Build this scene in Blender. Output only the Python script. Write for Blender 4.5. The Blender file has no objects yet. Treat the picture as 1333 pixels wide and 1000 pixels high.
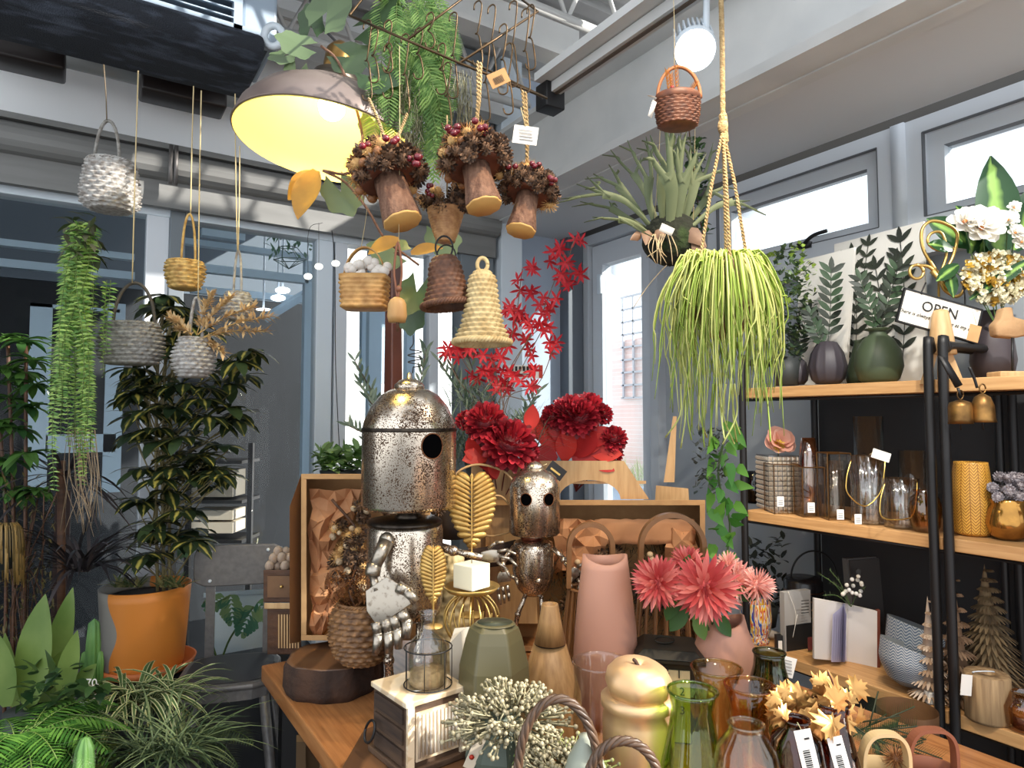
import bpy, math, random
from math import sin, cos, pi, radians as RAD
from mathutils import Vector, Matrix, Euler, noise
random.seed(7)
V = Vector
SC = bpy.context.scene
COL = SC.collection
F = 870.0; YAW = RAD(33.0); PIT = RAD(3.03); CAM = V((0, 0, 1.5))
FW = V((sin(YAW)*cos(PIT), cos(YAW)*cos(PIT), sin(PIT)))
RT = V((cos(YAW), -sin(YAW), 0)); UP = RT.cross(FW)
def ray(px, py): return FW + RT*((px-666.5)/F) + UP*((500-py)/F)
def at(px, py, dep): return CAM + ray(px, py)*dep
def onX(px, py, X): d = ray(px, py); return CAM + d*(X/d.x)
def onY(px, py, Y): d = ray(px, py); return CAM + d*(Y/d.y)
def onZ(px, py, Z): d = ray(px, py); return CAM + d*((Z-1.5)/d.z)
def depth_of(P): return (P-CAM).dot(FW)
def py_at(dep, z): return 500-F*((z-1.5)/dep-sin(PIT))/cos(PIT)
R_ = random.uniform
# ------------------------------------------------------------------ materials
MC = {}
def lin(c):
    return tuple(((x/255)/12.92 if x/255 <= .04045 else ((x/255+.055)/1.055)**2.4) for x in c)
def base_mat(name):
    m = bpy.data.materials.new(name); m.use_nodes = True
    nt = m.node_tree; b = nt.nodes['Principled BSDF']; return m, nt, b
def mat(name, c, c2=None, r=.55, metal=0, scale=8, bump=0, bscale=40, kind='noise', leaf=0, lo=.35, hi=.65, stretch=(1,1,1), r2=None, emit=0, uvf=None, alpha=None, coat=0, spec=None, rotz=0):
    if name in MC: return MC[name]
    m, nt, b = base_mat(name); N = nt.nodes; L = nt.links
    b.inputs['Roughness'].default_value = r; b.inputs['Metallic'].default_value = metal
    if spec is not None: b.inputs['Specular IOR Level'].default_value = spec
    if coat: b.inputs['Coat Weight'].default_value = coat
    c = (*lin(c), 1); tc = N.new('ShaderNodeTexCoord')
    col = None
    if c2:
        c2 = (*lin(c2), 1)
        mp = N.new('ShaderNodeMapping'); mp.inputs['Scale'].default_value = stretch
        if rotz:
            m0 = N.new('ShaderNodeMapping'); m0.inputs['Rotation'].default_value = (0, 0, rotz); L.new(tc.outputs['Object'], m0.inputs['Vector']); L.new(m0.outputs[0], mp.inputs['Vector'])
        else: L.new(tc.outputs['Object'], mp.inputs['Vector'])
        ramp = N.new('ShaderNodeValToRGB'); ramp.color_ramp.elements[0].position = lo; ramp.color_ramp.elements[1].position = hi
        ramp.color_ramp.elements[0].color = c; ramp.color_ramp.elements[1].color = c2
        if kind == 'noise':
            t = N.new('ShaderNodeTexNoise'); t.inputs['Scale'].default_value = scale; t.inputs['Detail'].default_value = 6
            L.new(mp.outputs[0], t.inputs['Vector']); L.new(t.outputs['Fac'], ramp.inputs[0])
        elif kind == 'wave':
            t = N.new('ShaderNodeTexWave'); t.inputs['Scale'].default_value = scale; t.inputs['Distortion'].default_value = 5; t.inputs['Detail'].default_value = 3
            L.new(mp.outputs[0], t.inputs['Vector']); L.new(t.outputs['Fac'], ramp.inputs[0])
        elif kind == 'island':
            t = N.new('ShaderNodeNewGeometry'); L.new(t.outputs['Random Per Island'], ramp.inputs[0])
        elif kind in ('uvmid', 'uvlong'):
            s = N.new('ShaderNodeSeparateXYZ'); L.new(tc.outputs['UV'], s.inputs[0])
            a = N.new('ShaderNodeMath'); a.operation = 'SUBTRACT'; a.inputs[1].default_value = .5
            L.new(s.outputs[0 if kind == 'uvmid' else 1], a.inputs[0])
            ab = N.new('ShaderNodeMath'); ab.operation = 'ABSOLUTE'; L.new(a.outputs[0], ab.inputs[0])
            nz = N.new('ShaderNodeTexNoise'); nz.inputs['Scale'].default_value = scale; L.new(tc.outputs['Object'], nz.inputs['Vector'])
            mm = N.new('ShaderNodeMath'); mm.operation = 'MULTIPLY_ADD'; mm.inputs[1].default_value = .5; L.new(nz.outputs['Fac'], mm.inputs[0]); L.new(ab.outputs[0], mm.inputs[2])
            L.new(mm.outputs[0], ramp.inputs[0])
        L.new(ramp.outputs[0], b.inputs['Base Color']); col = ramp.outputs[0]
    else:
        b.inputs['Base Color'].default_value = c
    if bump:
        t2 = N.new('ShaderNodeTexNoise'); t2.inputs['Scale'].default_value = bscale; t2.inputs['Detail'].default_value = 4
        L.new(tc.outputs['Object'], t2.inputs['Vector'])
        bp = N.new('ShaderNodeBump'); bp.inputs['Strength'].default_value = bump; bp.inputs['Distance'].default_value = .01
        L.new(t2.outputs['Fac'], bp.inputs['Height']); L.new(bp.outputs[0], b.inputs['Normal'])
    if leaf:
        tr = N.new('ShaderNodeBsdfTranslucent')
        if col: L.new(col, tr.inputs[0])
        else: tr.inputs[0].default_value = c
        mx = N.new('ShaderNodeMixShader'); mx.inputs[0].default_value = leaf
        L.new(b.outputs[0], mx.inputs[1]); L.new(tr.outputs[0], mx.inputs[2]); L.new(mx.outputs[0], N['Material Output'].inputs[0])
    if emit:
        b.inputs['Emission Color'].default_value = c; b.inputs['Emission Strength'].default_value = emit
    MC[name] = m; return m
def glass(name, c, edge=None, gl=.06, rough=.02, thick=.5):
    """thin coloured glass: clear facing us, denser and shinier at grazing angles"""
    if name in MC: return MC[name]
    m, nt, b = base_mat(name); N = nt.nodes; L = nt.links; N.remove(b)
    edge = edge or tuple(x*.55 for x in c); p45 = lambda q: tuple(x**.5 for x in lin(q))
    lw = N.new('ShaderNodeLayerWeight'); lw.inputs[0].default_value = .35
    mc = N.new('ShaderNodeMix'); mc.data_type = 'RGBA'
    mc.inputs['A'].default_value = (*p45(c), 1); mc.inputs['B'].default_value = (*p45(edge), 1)
    L.new(lw.outputs['Facing'], mc.inputs['Factor'])
    tr = N.new('ShaderNodeBsdfTransparent'); L.new(mc.outputs['Result'], tr.inputs[0])
    g = N.new('ShaderNodeBsdfGlossy'); g.inputs['Roughness'].default_value = rough; g.inputs[0].default_value = (.95, .95, .95, 1)
    fr = N.new('ShaderNodeMath'); fr.operation = 'POWER'; fr.inputs[1].default_value = 4.0; lf = N.new('ShaderNodeLayerWeight'); lf.inputs[0].default_value = .5
    L.new(lf.outputs['Facing'], fr.inputs[0])
    ad = N.new('ShaderNodeMath'); ad.operation = 'MULTIPLY_ADD'; ad.inputs[1].default_value = .6; ad.inputs[2].default_value = gl
    ad.use_clamp = True; L.new(fr.outputs[0], ad.inputs[0])
    mx = N.new('ShaderNodeMixShader'); L.new(ad.outputs[0], mx.inputs[0]); L.new(tr.outputs[0], mx.inputs[1]); L.new(g.outputs[0], mx.inputs[2])
    L.new(mx.outputs[0], N['Material Output'].inputs[0]); MC[name] = m; return m
# ------------------------------------------------------------------ mesh builder
def frame_of(d, hint=None):
    d = V(d).normalized(); h = V(hint) if hint is not None else V((0, 0, 1))
    if abs(d.dot(h.normalized())) > .97: h = V((1, 0, 0)) if abs(d.x) < .9 else V((0, 1, 0))
    s = d.cross(h).normalized(); return d, s, s.cross(d).normalized()
class M:
    def __init__(s): s.v = []; s.f = []; s.uv = {}; s.mi = []; s.cur = 0
    def add(s, vs, fs, uvs=None):
        o = len(s.v); s.v += [V(x) for x in vs]
        for f in fs: s.f.append(tuple(i+o for i in f)); s.mi.append(s.cur)
        if uvs:
            for i, u in enumerate(uvs): s.uv[o+i] = u
        return s
    def box(s, c, d, rz=0, rot=None, taper=1):
        x, y, z = V(d)/2; c = V(c)
        R = rot.to_matrix() if rot else Matrix.Rotation(rz, 3, 'Z')
        P = [V((a*x*(taper if e > 0 else 1), b*y*(taper if e > 0 else 1), e*z)) for a in (-1, 1) for b in (-1, 1) for e in (-1, 1)]
        return s.add([c+R@p for p in P], [(0,1,3,2),(4,6,7,5),(0,4,5,1),(2,3,7,6),(0,2,6,4),(1,5,7,3)])
    def prism(s, pts, o, ux, uy, th):
        """extruded 2D outline: point = o + a*ux + b*uy, thickness vector th"""
        o, ux, uy, th = V(o), V(ux), V(uy), V(th); n = len(pts)
        vs = [o+ux*a+uy*b for a, b in pts]; vs += [p+th for p in vs]
        return s.add(vs, [tuple(range(n))[::-1], tuple(range(n, 2*n))]+[(i, (i+1) % n, n+(i+1) % n, n+i) for i in range(n)])
    def hex(s, a):  # eight corners: bottom four then top four
        return s.add(a, [(3,2,1,0),(4,5,6,7),(0,1,5,4),(1,2,6,5),(2,3,7,6),(3,0,4,7)])
    def tube(s, pts, r, n=6, caps=True, twist=None):
        pts = [V(p) for p in pts]; k = len(pts)
        if k < 2: return s
        rr = r if isinstance(r, (list, tuple)) else [r]*k
        vs = []; side = None
        for i, p in enumerate(pts):
            t = (pts[min(i+1, k-1)]-pts[max(i-1, 0)])
            if t.length < 1e-9: t = V((0, 0, 1))
            t.normalize()
            if side is None: _, side, _ = frame_of(t)
            side = (side-t*side.dot(t))
            if side.length < 1e-6: _, side, _ = frame_of(t)
            side.normalize(); b = t.cross(side)
            for j in range(n):
                a = 2*pi*j/n; vs.append(p+(side*cos(a)+b*sin(a))*rr[i])
        fs = [(i*n+j, i*n+(j+1) % n, (i+1)*n+(j+1) % n, (i+1)*n+j) for i in range(k-1) for j in range(n)]
        if caps: fs += [tuple(range(n))[::-1], tuple((k-1)*n+j for j in range(n))]
        return s.add(vs, fs)
    def band(s, P, off, th):
        """flat strap swept along P: half-width vector off, half thickness th"""
        vs = []; k = len(P); off = V(off)
        for i, p in enumerate(P):
            t = (P[min(i+1, k-1)]-P[max(i-1, 0)]).normalized(); n_ = t.cross(off).normalized()*th
            vs += [p-off-n_, p+off-n_, p+off+n_, p-off+n_]
        fs = [(i*4+j, i*4+(j+1) % 4, i*4+4+(j+1) % 4, i*4+4+j) for i in range(k-1) for j in range(4)]+[(3, 2, 1, 0), (k*4-4, k*4-3, k*4-2, k*4-1)]
        return s.add(vs, fs)
    def rope(s, pts, r, turns=20, strands=3, n=5, rs=None):
        pts = [V(p) for p in pts]; L = resample(pts, max(12, int(turns*8)))
        for q in range(strands):
            out = []
            for i, p in enumerate(L):
                t = (L[min(i+1, len(L)-1)]-L[max(i-1, 0)]); d, a, b = frame_of(t, (0, 1, .01))
                ph = 2*pi*(turns*i/len(L)+q/strands); out.append(p+(a*cos(ph)+b*sin(ph))*r*.55)
            s.tube(out, rs or r*.6, n)
        return s
    def lathe(s, prof, c=(0, 0, 0), n=32, rf=None, ax=None, cap0=True, cap1=True, sx=1, sy=1):
        """prof: list of (radius, height); rf(theta, i) multiplies/changes radius; ax: matrix 3x3"""
        c = V(c); vs = []; k = len(prof)
        for i, (r, z) in enumerate(prof):
            for j in range(n):
                a = 2*pi*j/n; q = rf(a, i)*r if rf else r
                p = V((q*cos(a)*sx, q*sin(a)*sy, z)); vs.append(c+(ax@p if ax else p))
        fs = [(i*n+j, i*n+(j+1) % n, (i+1)*n+(j+1) % n, (i+1)*n+j) for i in range(k-1) for j in range(n)]
        if cap0 and prof[0][0] > 1e-5: fs.append(tuple(range(n))[::-1])
        if cap1 and prof[-1][0] > 1e-5: fs.append(tuple((k-1)*n+j for j in range(n)))
        return s.add(vs, fs, [(j/n, i/max(1, k-1)) for i in range(k) for j in range(n)])
    def ball(s, c, r, n=8, m=6, sc=(1, 1, 1), jit=0):
        vs = []; c = V(c)
        for i in range(m+1):
            t = pi*i/m
            for j in range(n):
                a = 2*pi*j/n; q = r*(1+R_(-jit, jit)) if jit else r
                vs.append(c+V((q*sin(t)*cos(a)*sc[0], q*sin(t)*sin(a)*sc[1], q*cos(t)*sc[2])))
        return s.add(vs, [(i*n+j, (i+1)*n+j, (i+1)*n+(j+1) % n, i*n+(j+1) % n) for i in range(m) for j in range(n)])
    def leaf(s, p, d, L, W, nrm=(0, 0, 1), bend=0, seg=4, shape='oval', fold=.15, twist=0):
        p = V(p); d = V(d).normalized(); _, sd, up = frame_of(d, nrm)
        vs = []; uv = []; pos = p.copy(); cur = d.copy()
        for i in range(seg+1):
            t = i/seg
            if shape == 'oval': w = max(.04, sin(pi*min(1, .06+t*.94))**.8)
            elif shape == 'lance': w = max(.02, (1-t)**.6*min(1, t*6+.25))
            elif shape == 'strap': w = min(1, .5+t*3)*(1 if t < .7 else max(.03, (1-t)/.3))
            elif shape == 'heart': w = max(.02, (1-t)**.75*min(1, t*8+.5))
            elif shape == 'petal': w = max(.1, min(1, t*1.6+.15)*(1 if t < .75 else (1-t)/.25*.65+.35))
            else: w = 1
            w *= W/2
            sv = sd
            if twist: sv = Matrix.Rotation(twist*t, 3, cur)@sd
            nn = sv.cross(cur).normalized()
            vs += [pos-sv*w+nn*fold*w, pos.copy(), pos+sv*w+nn*fold*w]; uv += [(0, t), (.5, t), (1, t)]
            cur = (cur+V((0, 0, -1))*bend/seg)
            if cur.length < 1e-6: cur = V((0, 0, -1))
            cur.normalize(); pos = pos+cur*(L/seg)
        fs = []
        for i in range(seg):
            a = i*3; fs += [(a, a+1, a+4, a+3), (a+1, a+2, a+5, a+4)]
        return s.add(vs, fs, uv)
    def quad(s, a, b, c, d): return s.add([a, b, c, d], [(0, 1, 2, 3)], [(0, 0), (1, 0), (1, 1), (0, 1)])
    def bloom(s, c, R, n=60, axis=(0, 0, 1), L=.5, W=.25, cover=.9, core=.35, shape='petal', bend=0, seg=3, jit=.15, cup=.0):
        """petals radiating from a centre over a cap of directions"""
        c = V(c); ax, e1, e2 = frame_of(axis)
        for i in range(n):
            t = (i+.5)/n; ct = 1-t*(1+cover)*1.0
            ct = max(-1, min(1, ct)); st = math.sqrt(max(0, 1-ct*ct)); a = i*2.39996
            d = ax*(ct+R_(-jit, jit)*.5)+(e1*cos(a)+e2*sin(a))*(st+R_(-jit, jit)*.5); d.normalize()
            d2 = (d+ax*cup*(1-t)).normalized()
            s.leaf(c+d*R*core, d2, R*L*R_(.85, 1.12), R*W, nrm=ax if abs(d.dot(ax)) < .9 else e1, bend=bend, seg=seg, shape=shape, fold=.35)
        return s
    def build(s, name, mats, parent=None, smooth=True, loc=None, bev=0, sub=0, solid=0):
        me = bpy.data.meshes.new(name); me.from_pydata([tuple(v) for v in s.v], [], s.f)
        for m_ in (mats if isinstance(mats, (list, tuple)) else [mats]): me.materials.append(m_)
        if isinstance(mats, (list, tuple)) and len(mats) > 1: me.polygons.foreach_set('material_index', s.mi)
        me.polygons.foreach_set('use_smooth', [smooth]*len(s.f))
        if s.uv:
            ul = me.uv_layers.new(name='UVMap'); n = len(me.loops); vi = [0]*n; me.loops.foreach_get('vertex_index', vi)
            buf = []
            for i in vi: buf += s.uv.get(i, (.5, .5))
            ul.data.foreach_set('uv', buf)
        me.update(); o = bpy.data.objects.new(name, me); COL.objects.link(o)
        if smooth == 'auto' or (smooth and bev): pass
        if bev:
            b = o.modifiers.new('bev', 'BEVEL'); b.width = bev; b.segments = 2; b.limit_method = 'ANGLE'; b.angle_limit = RAD(40)
            b.harden_normals = False
        if sub: b = o.modifiers.new('sub', 'SUBSURF'); b.levels = sub; b.render_levels = sub
        if solid: b = o.modifiers.new('sol', 'SOLIDIFY'); b.thickness = solid; b.offset = 0
        if parent: o.parent = parent
        if loc is not None: o.location = loc
        return o
def resample(pts, n):
    pts = [V(p) for p in pts]; ds = [0]
    for a, b in zip(pts, pts[1:]): ds.append(ds[-1]+(b-a).length)
    out = []; j = 0
    for i in range(n):
        t = ds[-1]*i/(n-1)
        while j < len(pts)-2 and ds[j+1] < t: j += 1
        q = (t-ds[j])/max(1e-9, ds[j+1]-ds[j]); out.append(pts[j].lerp(pts[j+1], min(1, q)))
    return out
def smooth_path(pts, n=16):
    pts = [V(p) for p in pts]
    if len(pts) < 3: return resample(pts, n)
    out = []; P = [pts[0]*2-pts[1]]+pts+[pts[-1]*2-pts[-2]]
    per = max(2, n//(len(pts)-1))
    for i in range(1, len(P)-2):
        for j in range(per):
            t = j/per; a, b, c, d = P[i-1:i+3]
            out.append(.5*((2*b)+(c-a)*t+(2*a-5*b+4*c-d)*t*t+(3*b-a-3*c+d)*t**3))
    out.append(pts[-1]); return out
def arc(c, rx, rz, a0, a1, n=16, e1=V((1, 0, 0)), e2=V((0, 0, 1))):
    return [V(c)+e1*(rx*cos(a0+(a1-a0)*i/n))+e2*(rz*sin(a0+(a1-a0)*i/n)) for i in range(n+1)]
def tag(o, label, cat, group=None, kind=None):
    if label: o['label'] = label
    if cat: o['category'] = cat
    if group: o['group'] = group
    if kind: o['kind'] = kind
    return o
class T:
    """a thing anchored at a photo pixel and a distance; its parts are modelled in local metres"""
    def __init__(s, name, label, cat, px, py, dep, z=None, group=None, rz=None):
        if z is not None: py = py_at(dep, z)
        s.dep = dep; s.k = dep/F; s.px = px; s.py = py; s.loc = at(px, py, dep)
        s.o = bpy.data.objects.new(name, None); s.o.empty_display_size = .05; COL.objects.link(s.o)
        s.rz = -YAW; s.o.location = s.loc; s.o.rotation_euler = (0, 0, s.rz)
        s.inv = Matrix.Rotation(-s.rz, 3, 'Z'); tag(s.o, label, cat, group)
    def p(s, X, Y, d=0): return s.inv@(at(X, Y, s.dep+d)-s.loc)
    def w(s, P): return s.inv@(V(P)-s.loc)
    def n(s, L): return [s.p(*q) for q in L]
    def lprof(s, prof, d=0): return [(h*(s.dep+d)/F, s.p(s.px, Y, d).z) for h, Y in prof]
    def cx(s, X, d=0, Y=None): q = s.p(X, s.py if Y is None else Y, d); return V((q.x, q.y, 0))
    def lathe(s, name, mt, X, prof, d=0, Y=None, n=32, rf=None, sub=None, m=None, **k):
        bk = {q: k.pop(q) for q in ('bev', 'smooth', 'sub_', 'solid') if q in k}
        mm = m or M(); Y = Y or sum(q[1] for q in prof)/len(prof)
        mm.lathe(s.lprof(prof, d), s.cx(X, d, Y), n, rf, **k)
        return None if m else mm.build(name, mt, sub or s.o, **bk)
    def part(s, name, m, mt, sub=None, **k): return m.build(name, mt, sub or s.o, **k)
def inst(o, parent, loc, rot=(0, 0, 0), sc=1):
    c = o.copy(); COL.objects.link(c); c.parent = parent; c.location = loc; c.rotation_euler = rot
    c.scale = (sc, sc, sc) if not isinstance(sc, (tuple, list)) else sc; return c
def pane_material(): return glass('window_glass', (246, 250, 251), edge=(225, 236, 240), gl=.008, rough=.0)
def struct(name, m, mt, parent=None, **k):
    o = m.build(name, mt, parent, **k)
    if not parent: o['kind'] = 'structure'
    return o
def weave(prof, n=24, per=4, amp=.04, rows=14):
    """turn a profile into woven rows; returns (profile, n segments, radius function)"""
    P = [V((r, z, 0)) for r, z in prof]; Q = resample(P, rows*3+1)
    def rf(a, i):
        row, ph = divmod(i, 3); h = (0.0, 1.0, 1.0)[ph]
        return 1+amp*(h*(.5+.5*cos(n/2*a*2+pi*row))-.5*(ph == 0))
    return [(q.x, q.y) for q in Q], n*per, rf
# ------------------------------------------------------------------ palette
grey_paint = mat('grey_paint', (186, 191, 197), r=.5)
grey_wall = mat('grey_wall', (160, 167, 174), (170, 176, 182), r=.6, scale=3)
frame_paint = mat('frame_paint', (206, 211, 217), r=.35)
white_frame = mat('white_frame', (214, 224, 232), r=.35)
steel_white = mat('steel_white', (214, 214, 212), (200, 201, 200), r=.5, scale=4)
deck_grey = mat('deck_grey', (196, 196, 194), (180, 180, 180), r=.6, scale=5)
dark_wall = mat('dark_wall', (44, 44, 46), (52, 51, 52), r=.7, scale=3)
black_metal = mat('black_metal', (30, 29, 30), r=.45, metal=.3)
charcoal = mat('charcoal_metal', (112, 108, 106), (100, 97, 95), r=.42, metal=.3, scale=60)
wood_shelf = mat('shelf_oak', (184, 138, 88), (204, 160, 108), r=.5, scale=9, stretch=(14, .8, 14), rotz=-YAW)
wood_table = mat('table_wood', (150, 96, 54), (182, 126, 78), r=.35, scale=7, stretch=(12, .7, 5), rotz=-YAW)
wood_dark = mat('dark_wood', (66, 42, 28), (92, 60, 38), r=.6, scale=12, stretch=(1, 1, 4), bump=.4)
wood_light = mat('light_wood', (204, 168, 122), (186, 148, 102), r=.55, scale=10, stretch=(9, 9, .8))
kraft = mat('kraft_board', (188, 146, 98), (176, 134, 88), r=.8, scale=30)
kraft_paper = mat('kraft_paper', (206, 150, 104), (190, 132, 90), r=.75, scale=6, leaf=.12)
jute = mat('jute_twine', (190, 164, 120), (160, 134, 92), r=.9, scale=60, bump=.6, bscale=200)
brass = mat('brass', (212, 180, 112), (190, 154, 84), r=.34, metal=.85, scale=15)
gold_leaf = mat('gold_leaf', (208, 172, 102), (184, 142, 74), r=.46, metal=.65, scale=20)
string_mat = mat('string', (196, 176, 132), r=.9)
white_tag = mat('white_card', (236, 233, 226), r=.6)
ink = mat('black_ink', (24, 24, 26), r=.6)
gpane = pane_material()
W = 2.25; D = 2.76; FLZ = 0
# ------------------------------------------------------------------ camera, world, render look
cd = bpy.data.cameras.new('camera'); co = bpy.data.objects.new('camera', cd); COL.objects.link(co)
cd.sensor_width = 36; cd.lens = F/1333*36; co.location = CAM; co.rotation_euler = (pi/2+PIT, 0, -YAW)
cd.clip_start = .05; cd.clip_end = 200; SC.camera = co
w = bpy.data.worlds.new('world'); SC.world = w; w.use_nodes = True
wn = w.node_tree.nodes; wl = w.node_tree.links; bg = wn['Background']
tcw = wn.new('ShaderNodeTexCoord'); sx = wn.new('ShaderNodeSeparateXYZ'); rw = wn.new('ShaderNodeValToRGB')
wl.new(tcw.outputs['Generated'], sx.inputs[0]); wl.new(sx.outputs[2], rw.inputs[0]); wl.new(rw.outputs[0], bg.inputs[0])
rw.color_ramp.elements[0].position = 0; rw.color_ramp.elements[0].color = (.86, .90, .94, 1)
rw.color_ramp.elements[1].position = .6; rw.color_ramp.elements[1].color = (.86, .92, 1.0, 1)
bg.inputs[1].default_value = 1.65
vs_ = SC.view_settings; vs_.view_transform = 'Standard'; vs_.look = 'None'; vs_.exposure = 0.3; vs_.gamma = 1; vs_.use_curve_mapping = False
try:
    SC.cycles.max_bounces = 8; SC.cycles.transparent_max_bounces = 24; SC.cycles.sample_clamp_indirect = 6; SC.cycles.use_denoising = True
    SC.cycles.caustics_reflective = False; SC.cycles.caustics_refractive = False
except Exception: pass
def light(kind, name, loc, e, col=(1, 1, 1), aim=None, size=.1, spot=60, blend=.4):
    l = bpy.data.lights.new(name, kind); o = bpy.data.objects.new(name, l); COL.objects.link(o)
    o.location = loc; l.energy = e; l.color = col
    if kind == 'SPOT': l.spot_size = RAD(spot); l.spot_blend = blend; l.shadow_soft_size = size
    if kind == 'POINT': l.shadow_soft_size = size
    if kind == 'AREA': l.size = size
    if aim is not None: o.rotation_euler = (V(aim)-V(loc)).to_track_quat('-Z', 'Y').to_euler()
    return o
sun = light('SUN', 'sun', (3, -4, 5), 7.5, (1, .95, .87)); sun.data.angle = RAD(1.0)
sd_ = V((.64, -.68, .47)).normalized(); sun.rotation_euler = (-sd_).to_track_quat('-Z', 'Y').to_euler()
light('SPOT', 'track_spot_table', (.75, .35, 2.6), 46, (1, .80, .56), aim=(.85, 1.25, .85), spot=75, size=.04)
light('SPOT', 'track_spot_table_back', (1.35, .55, 2.65), 46, (1, .82, .6), aim=(1.15, 1.5, .95), spot=60, size=.04)
light('SPOT', 'sun_stand_in_top_shelf', (1.2, .1, 2.5), 60, (1, .97, .9), aim=(1.95, .9, 1.75), spot=42, size=.02)  # added spot, stands in for sunlight the wall keeps off the top shelf
light('SPOT', 'track_spot_shelf', (.7, .5, 2.6), 30, (1, .86, .68), aim=(2.0, 1.0, 1.1), spot=50, size=.04)
# ------------------------------------------------------------------ shell
m = M().box((1, 1.5, -.05), (9, 9, .1)); struct('floor', m, mat('concrete_floor', (66, 66, 68), (56, 56, 58), r=.5, scale=4))
ZC = 3.25
m = M()
m.box((.6, 2.3, ZC+.1), (5.2, 2.0, .05))
for i in range(12): m.box((.6, 1.4+i*.16, ZC+.06), (5.2, .075, .05))
struct('ceiling', m, deck_grey, smooth=False)
# I-beam along the window wall: web, flange, soffit
zfl = 1.5+.584*1.62
m = M().box((1.63, 1.25, zfl+.16), (.012, 3.4, .36)).box((1.60, 1.25, zfl+.0), (.16, 3.4, .03)).box((1.63, 1.25, zfl+.34), (.15, 3.4, .02))
struct('trim_1', m, steel_white, smooth=False)
m = M().box((1.88, 1.25, zfl+.005), (.46, 3.4, .02)); struct('trim_2', m, mat('soffit_grey', (206, 207, 208), r=.6), smooth=False)
m = M().box((2.12, 1.25, zfl+.02), (.03, 3.4, .03)); struct('trim_3', m, frame_paint, smooth=False)
# purlins and truss
zp = 2.98
for i, yy in enumerate((2.62, 2.05, 1.48, .9)):
    m = M().box((.4, yy, zp+.1), (2.5, .05, .03)).box((.4, yy, zp-.06), (2.5, .09, .02)).box((.4, yy, zp+.02), (2.5, .012, .15))
    struct('beam_%d' % (i+1), m, steel_white, smooth=False)
for i, yy in enumerate((2.35, 1.75)):
    m = M(); m.tube([(-.2, yy, zp-.12), (1.6, yy, zp-.12)], .018, 8)
    for k in range(7):
        x0 = -.2+k*.26; m.tube([(x0, yy, zp-.12), (x0+.13, yy, zp+.16)], .008, 6).tube([(x0+.13, yy, zp+.16), (x0+.26, yy, zp-.12)], .008, 6)
    struct('beam_%d' % (i+5), m, steel_white)
# wall_right (X = W) : windows, glass door, dark lower wall
def zX(px, py): return onX(px, py, W).z
yd0 = onX(868, 600, W).y; yd1 = onX(768, 600, W).y        # door opening
ywA = onX(1160, 250, W).y; ywB = onX(1190, 250, W).y       # mullion between windows
yw0 = onX(930, 300, W).y
z_gt = zX(1155, 227); z_gb = zX(1155, 283); z_ft = zX(1276, 133); z_dt = zX(830, 290)
def wall_box(y0, y1, z0, z1, x0=W, x1=W+.1): return ((x0+x1)/2, (y0+y1)/2, (z0+z1)/2), (abs(x1-x0), abs(y1-y0), abs(z1-z0))
m = M().box(*wall_box(-.55, yw0, 0, z_gb-.09)).box(*wall_box(-.55, D+.1, z_ft, 2.95)).box(*wall_box(yd1, D+.1, 0, z_ft)).box(*wall_box(yw0, yd0, 0, z_ft))
struct('wall_right', m, grey_wall, smooth=False)
m = M().box(*wall_box(-.55, D, z_ft+.0, zfl+.12, W-.03, W)); struct('trim_4', m, mat('dark_band', (84, 82, 80), r=.6), smooth=False)
def window(name, y0, y1, z0, z1):
    fr = M(); t = .05
    for a, b, c_, d_ in ((y0, y1, z1-t, z1), (y0, y1, z0, z0+t), (y0, y0+t, z0+t, z1-t), (y1-t, y1, z0+t, z1-t)):
        fr.box(*wall_box(a, b, c_, d_, W-.045, W+.06))
    t2 = .10; 
    for a, b, c_, d_ in ((y0+t, y1-t, z1-t2, z1-t), (y0+t, y1-t, z0+t, z0+t2-.02), (y0+t, y0+t2, z0+t2-.02, z1-t2), (y1-t2, y1-t, z0+t2-.02, z1-t2)):
        fr.box(*wall_box(a, b, c_, d_, W-.015, W+.04))
    o = struct(name, fr, frame_paint, smooth=False)
    M().box(*wall_box(y0+t2, y1-t2, z0+t2-.02, z1-t2, W+.01, W+.016)).build('pane', gpane, o)
    g = M(); e = .0018
    for a, b, c_, d_ in ((y0+t, y1-t, z1-t-e, z1-t+e), (y0+t-e, y0+t+e, z0+t, z1-t), (y1-t-e, y1-t+e, z0+t, z1-t), (y0+t, y1-t, z0+t-e, z0+t+e)): g.box(*wall_box(a, b, c_, d_, W-.046, W-.03))
    for a, b, c_, d_ in ((y0+t2, y1-t2, z1-t2-e*.5, z1-t2), (y0+t2, y1-t2, z0+t2-.02, z0+t2-.02+e*.5)): g.box(*wall_box(a, b, c_, d_, W-.017, W+.012))
    g.build('gasket', mat('gasket_grey', (96, 98, 102), r=.6), o, smooth=False)
    return o
w1 = window('window_1', ywA-.03, yw0, z_gb-.09, z_ft)
w2 = window('window_2', -.6, ywB-.0, z_gb-.09, z_ft)
M().box(*wall_box(ywB, ywA-.03, z_gb-.09, z_ft, W-.055, W+.08)).build('trim_5', frame_paint)['kind'] = 'structure'
# window latch
lt = M(); q = onX(1062, 312, W-.05)
lt.tube(smooth_path([q+V((-.01, .045, -.012)), q+V((-.02, .02, .0)), q+V((-.022, -.01, .012)), q+V((-.02, -.055, .016))], 9), .007, 8).box(q+V((0, .045, -.012)), (.02, .05, .022))
lt.build('window_latch', black_metal, w1)
# sill band under the windows, seen between plants
m = M().box(*wall_box(-.6, yw0, z_gb-.16, z_gb-.09, W-.06, W)); struct('trim_6', m, frame_paint, smooth=False)
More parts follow.
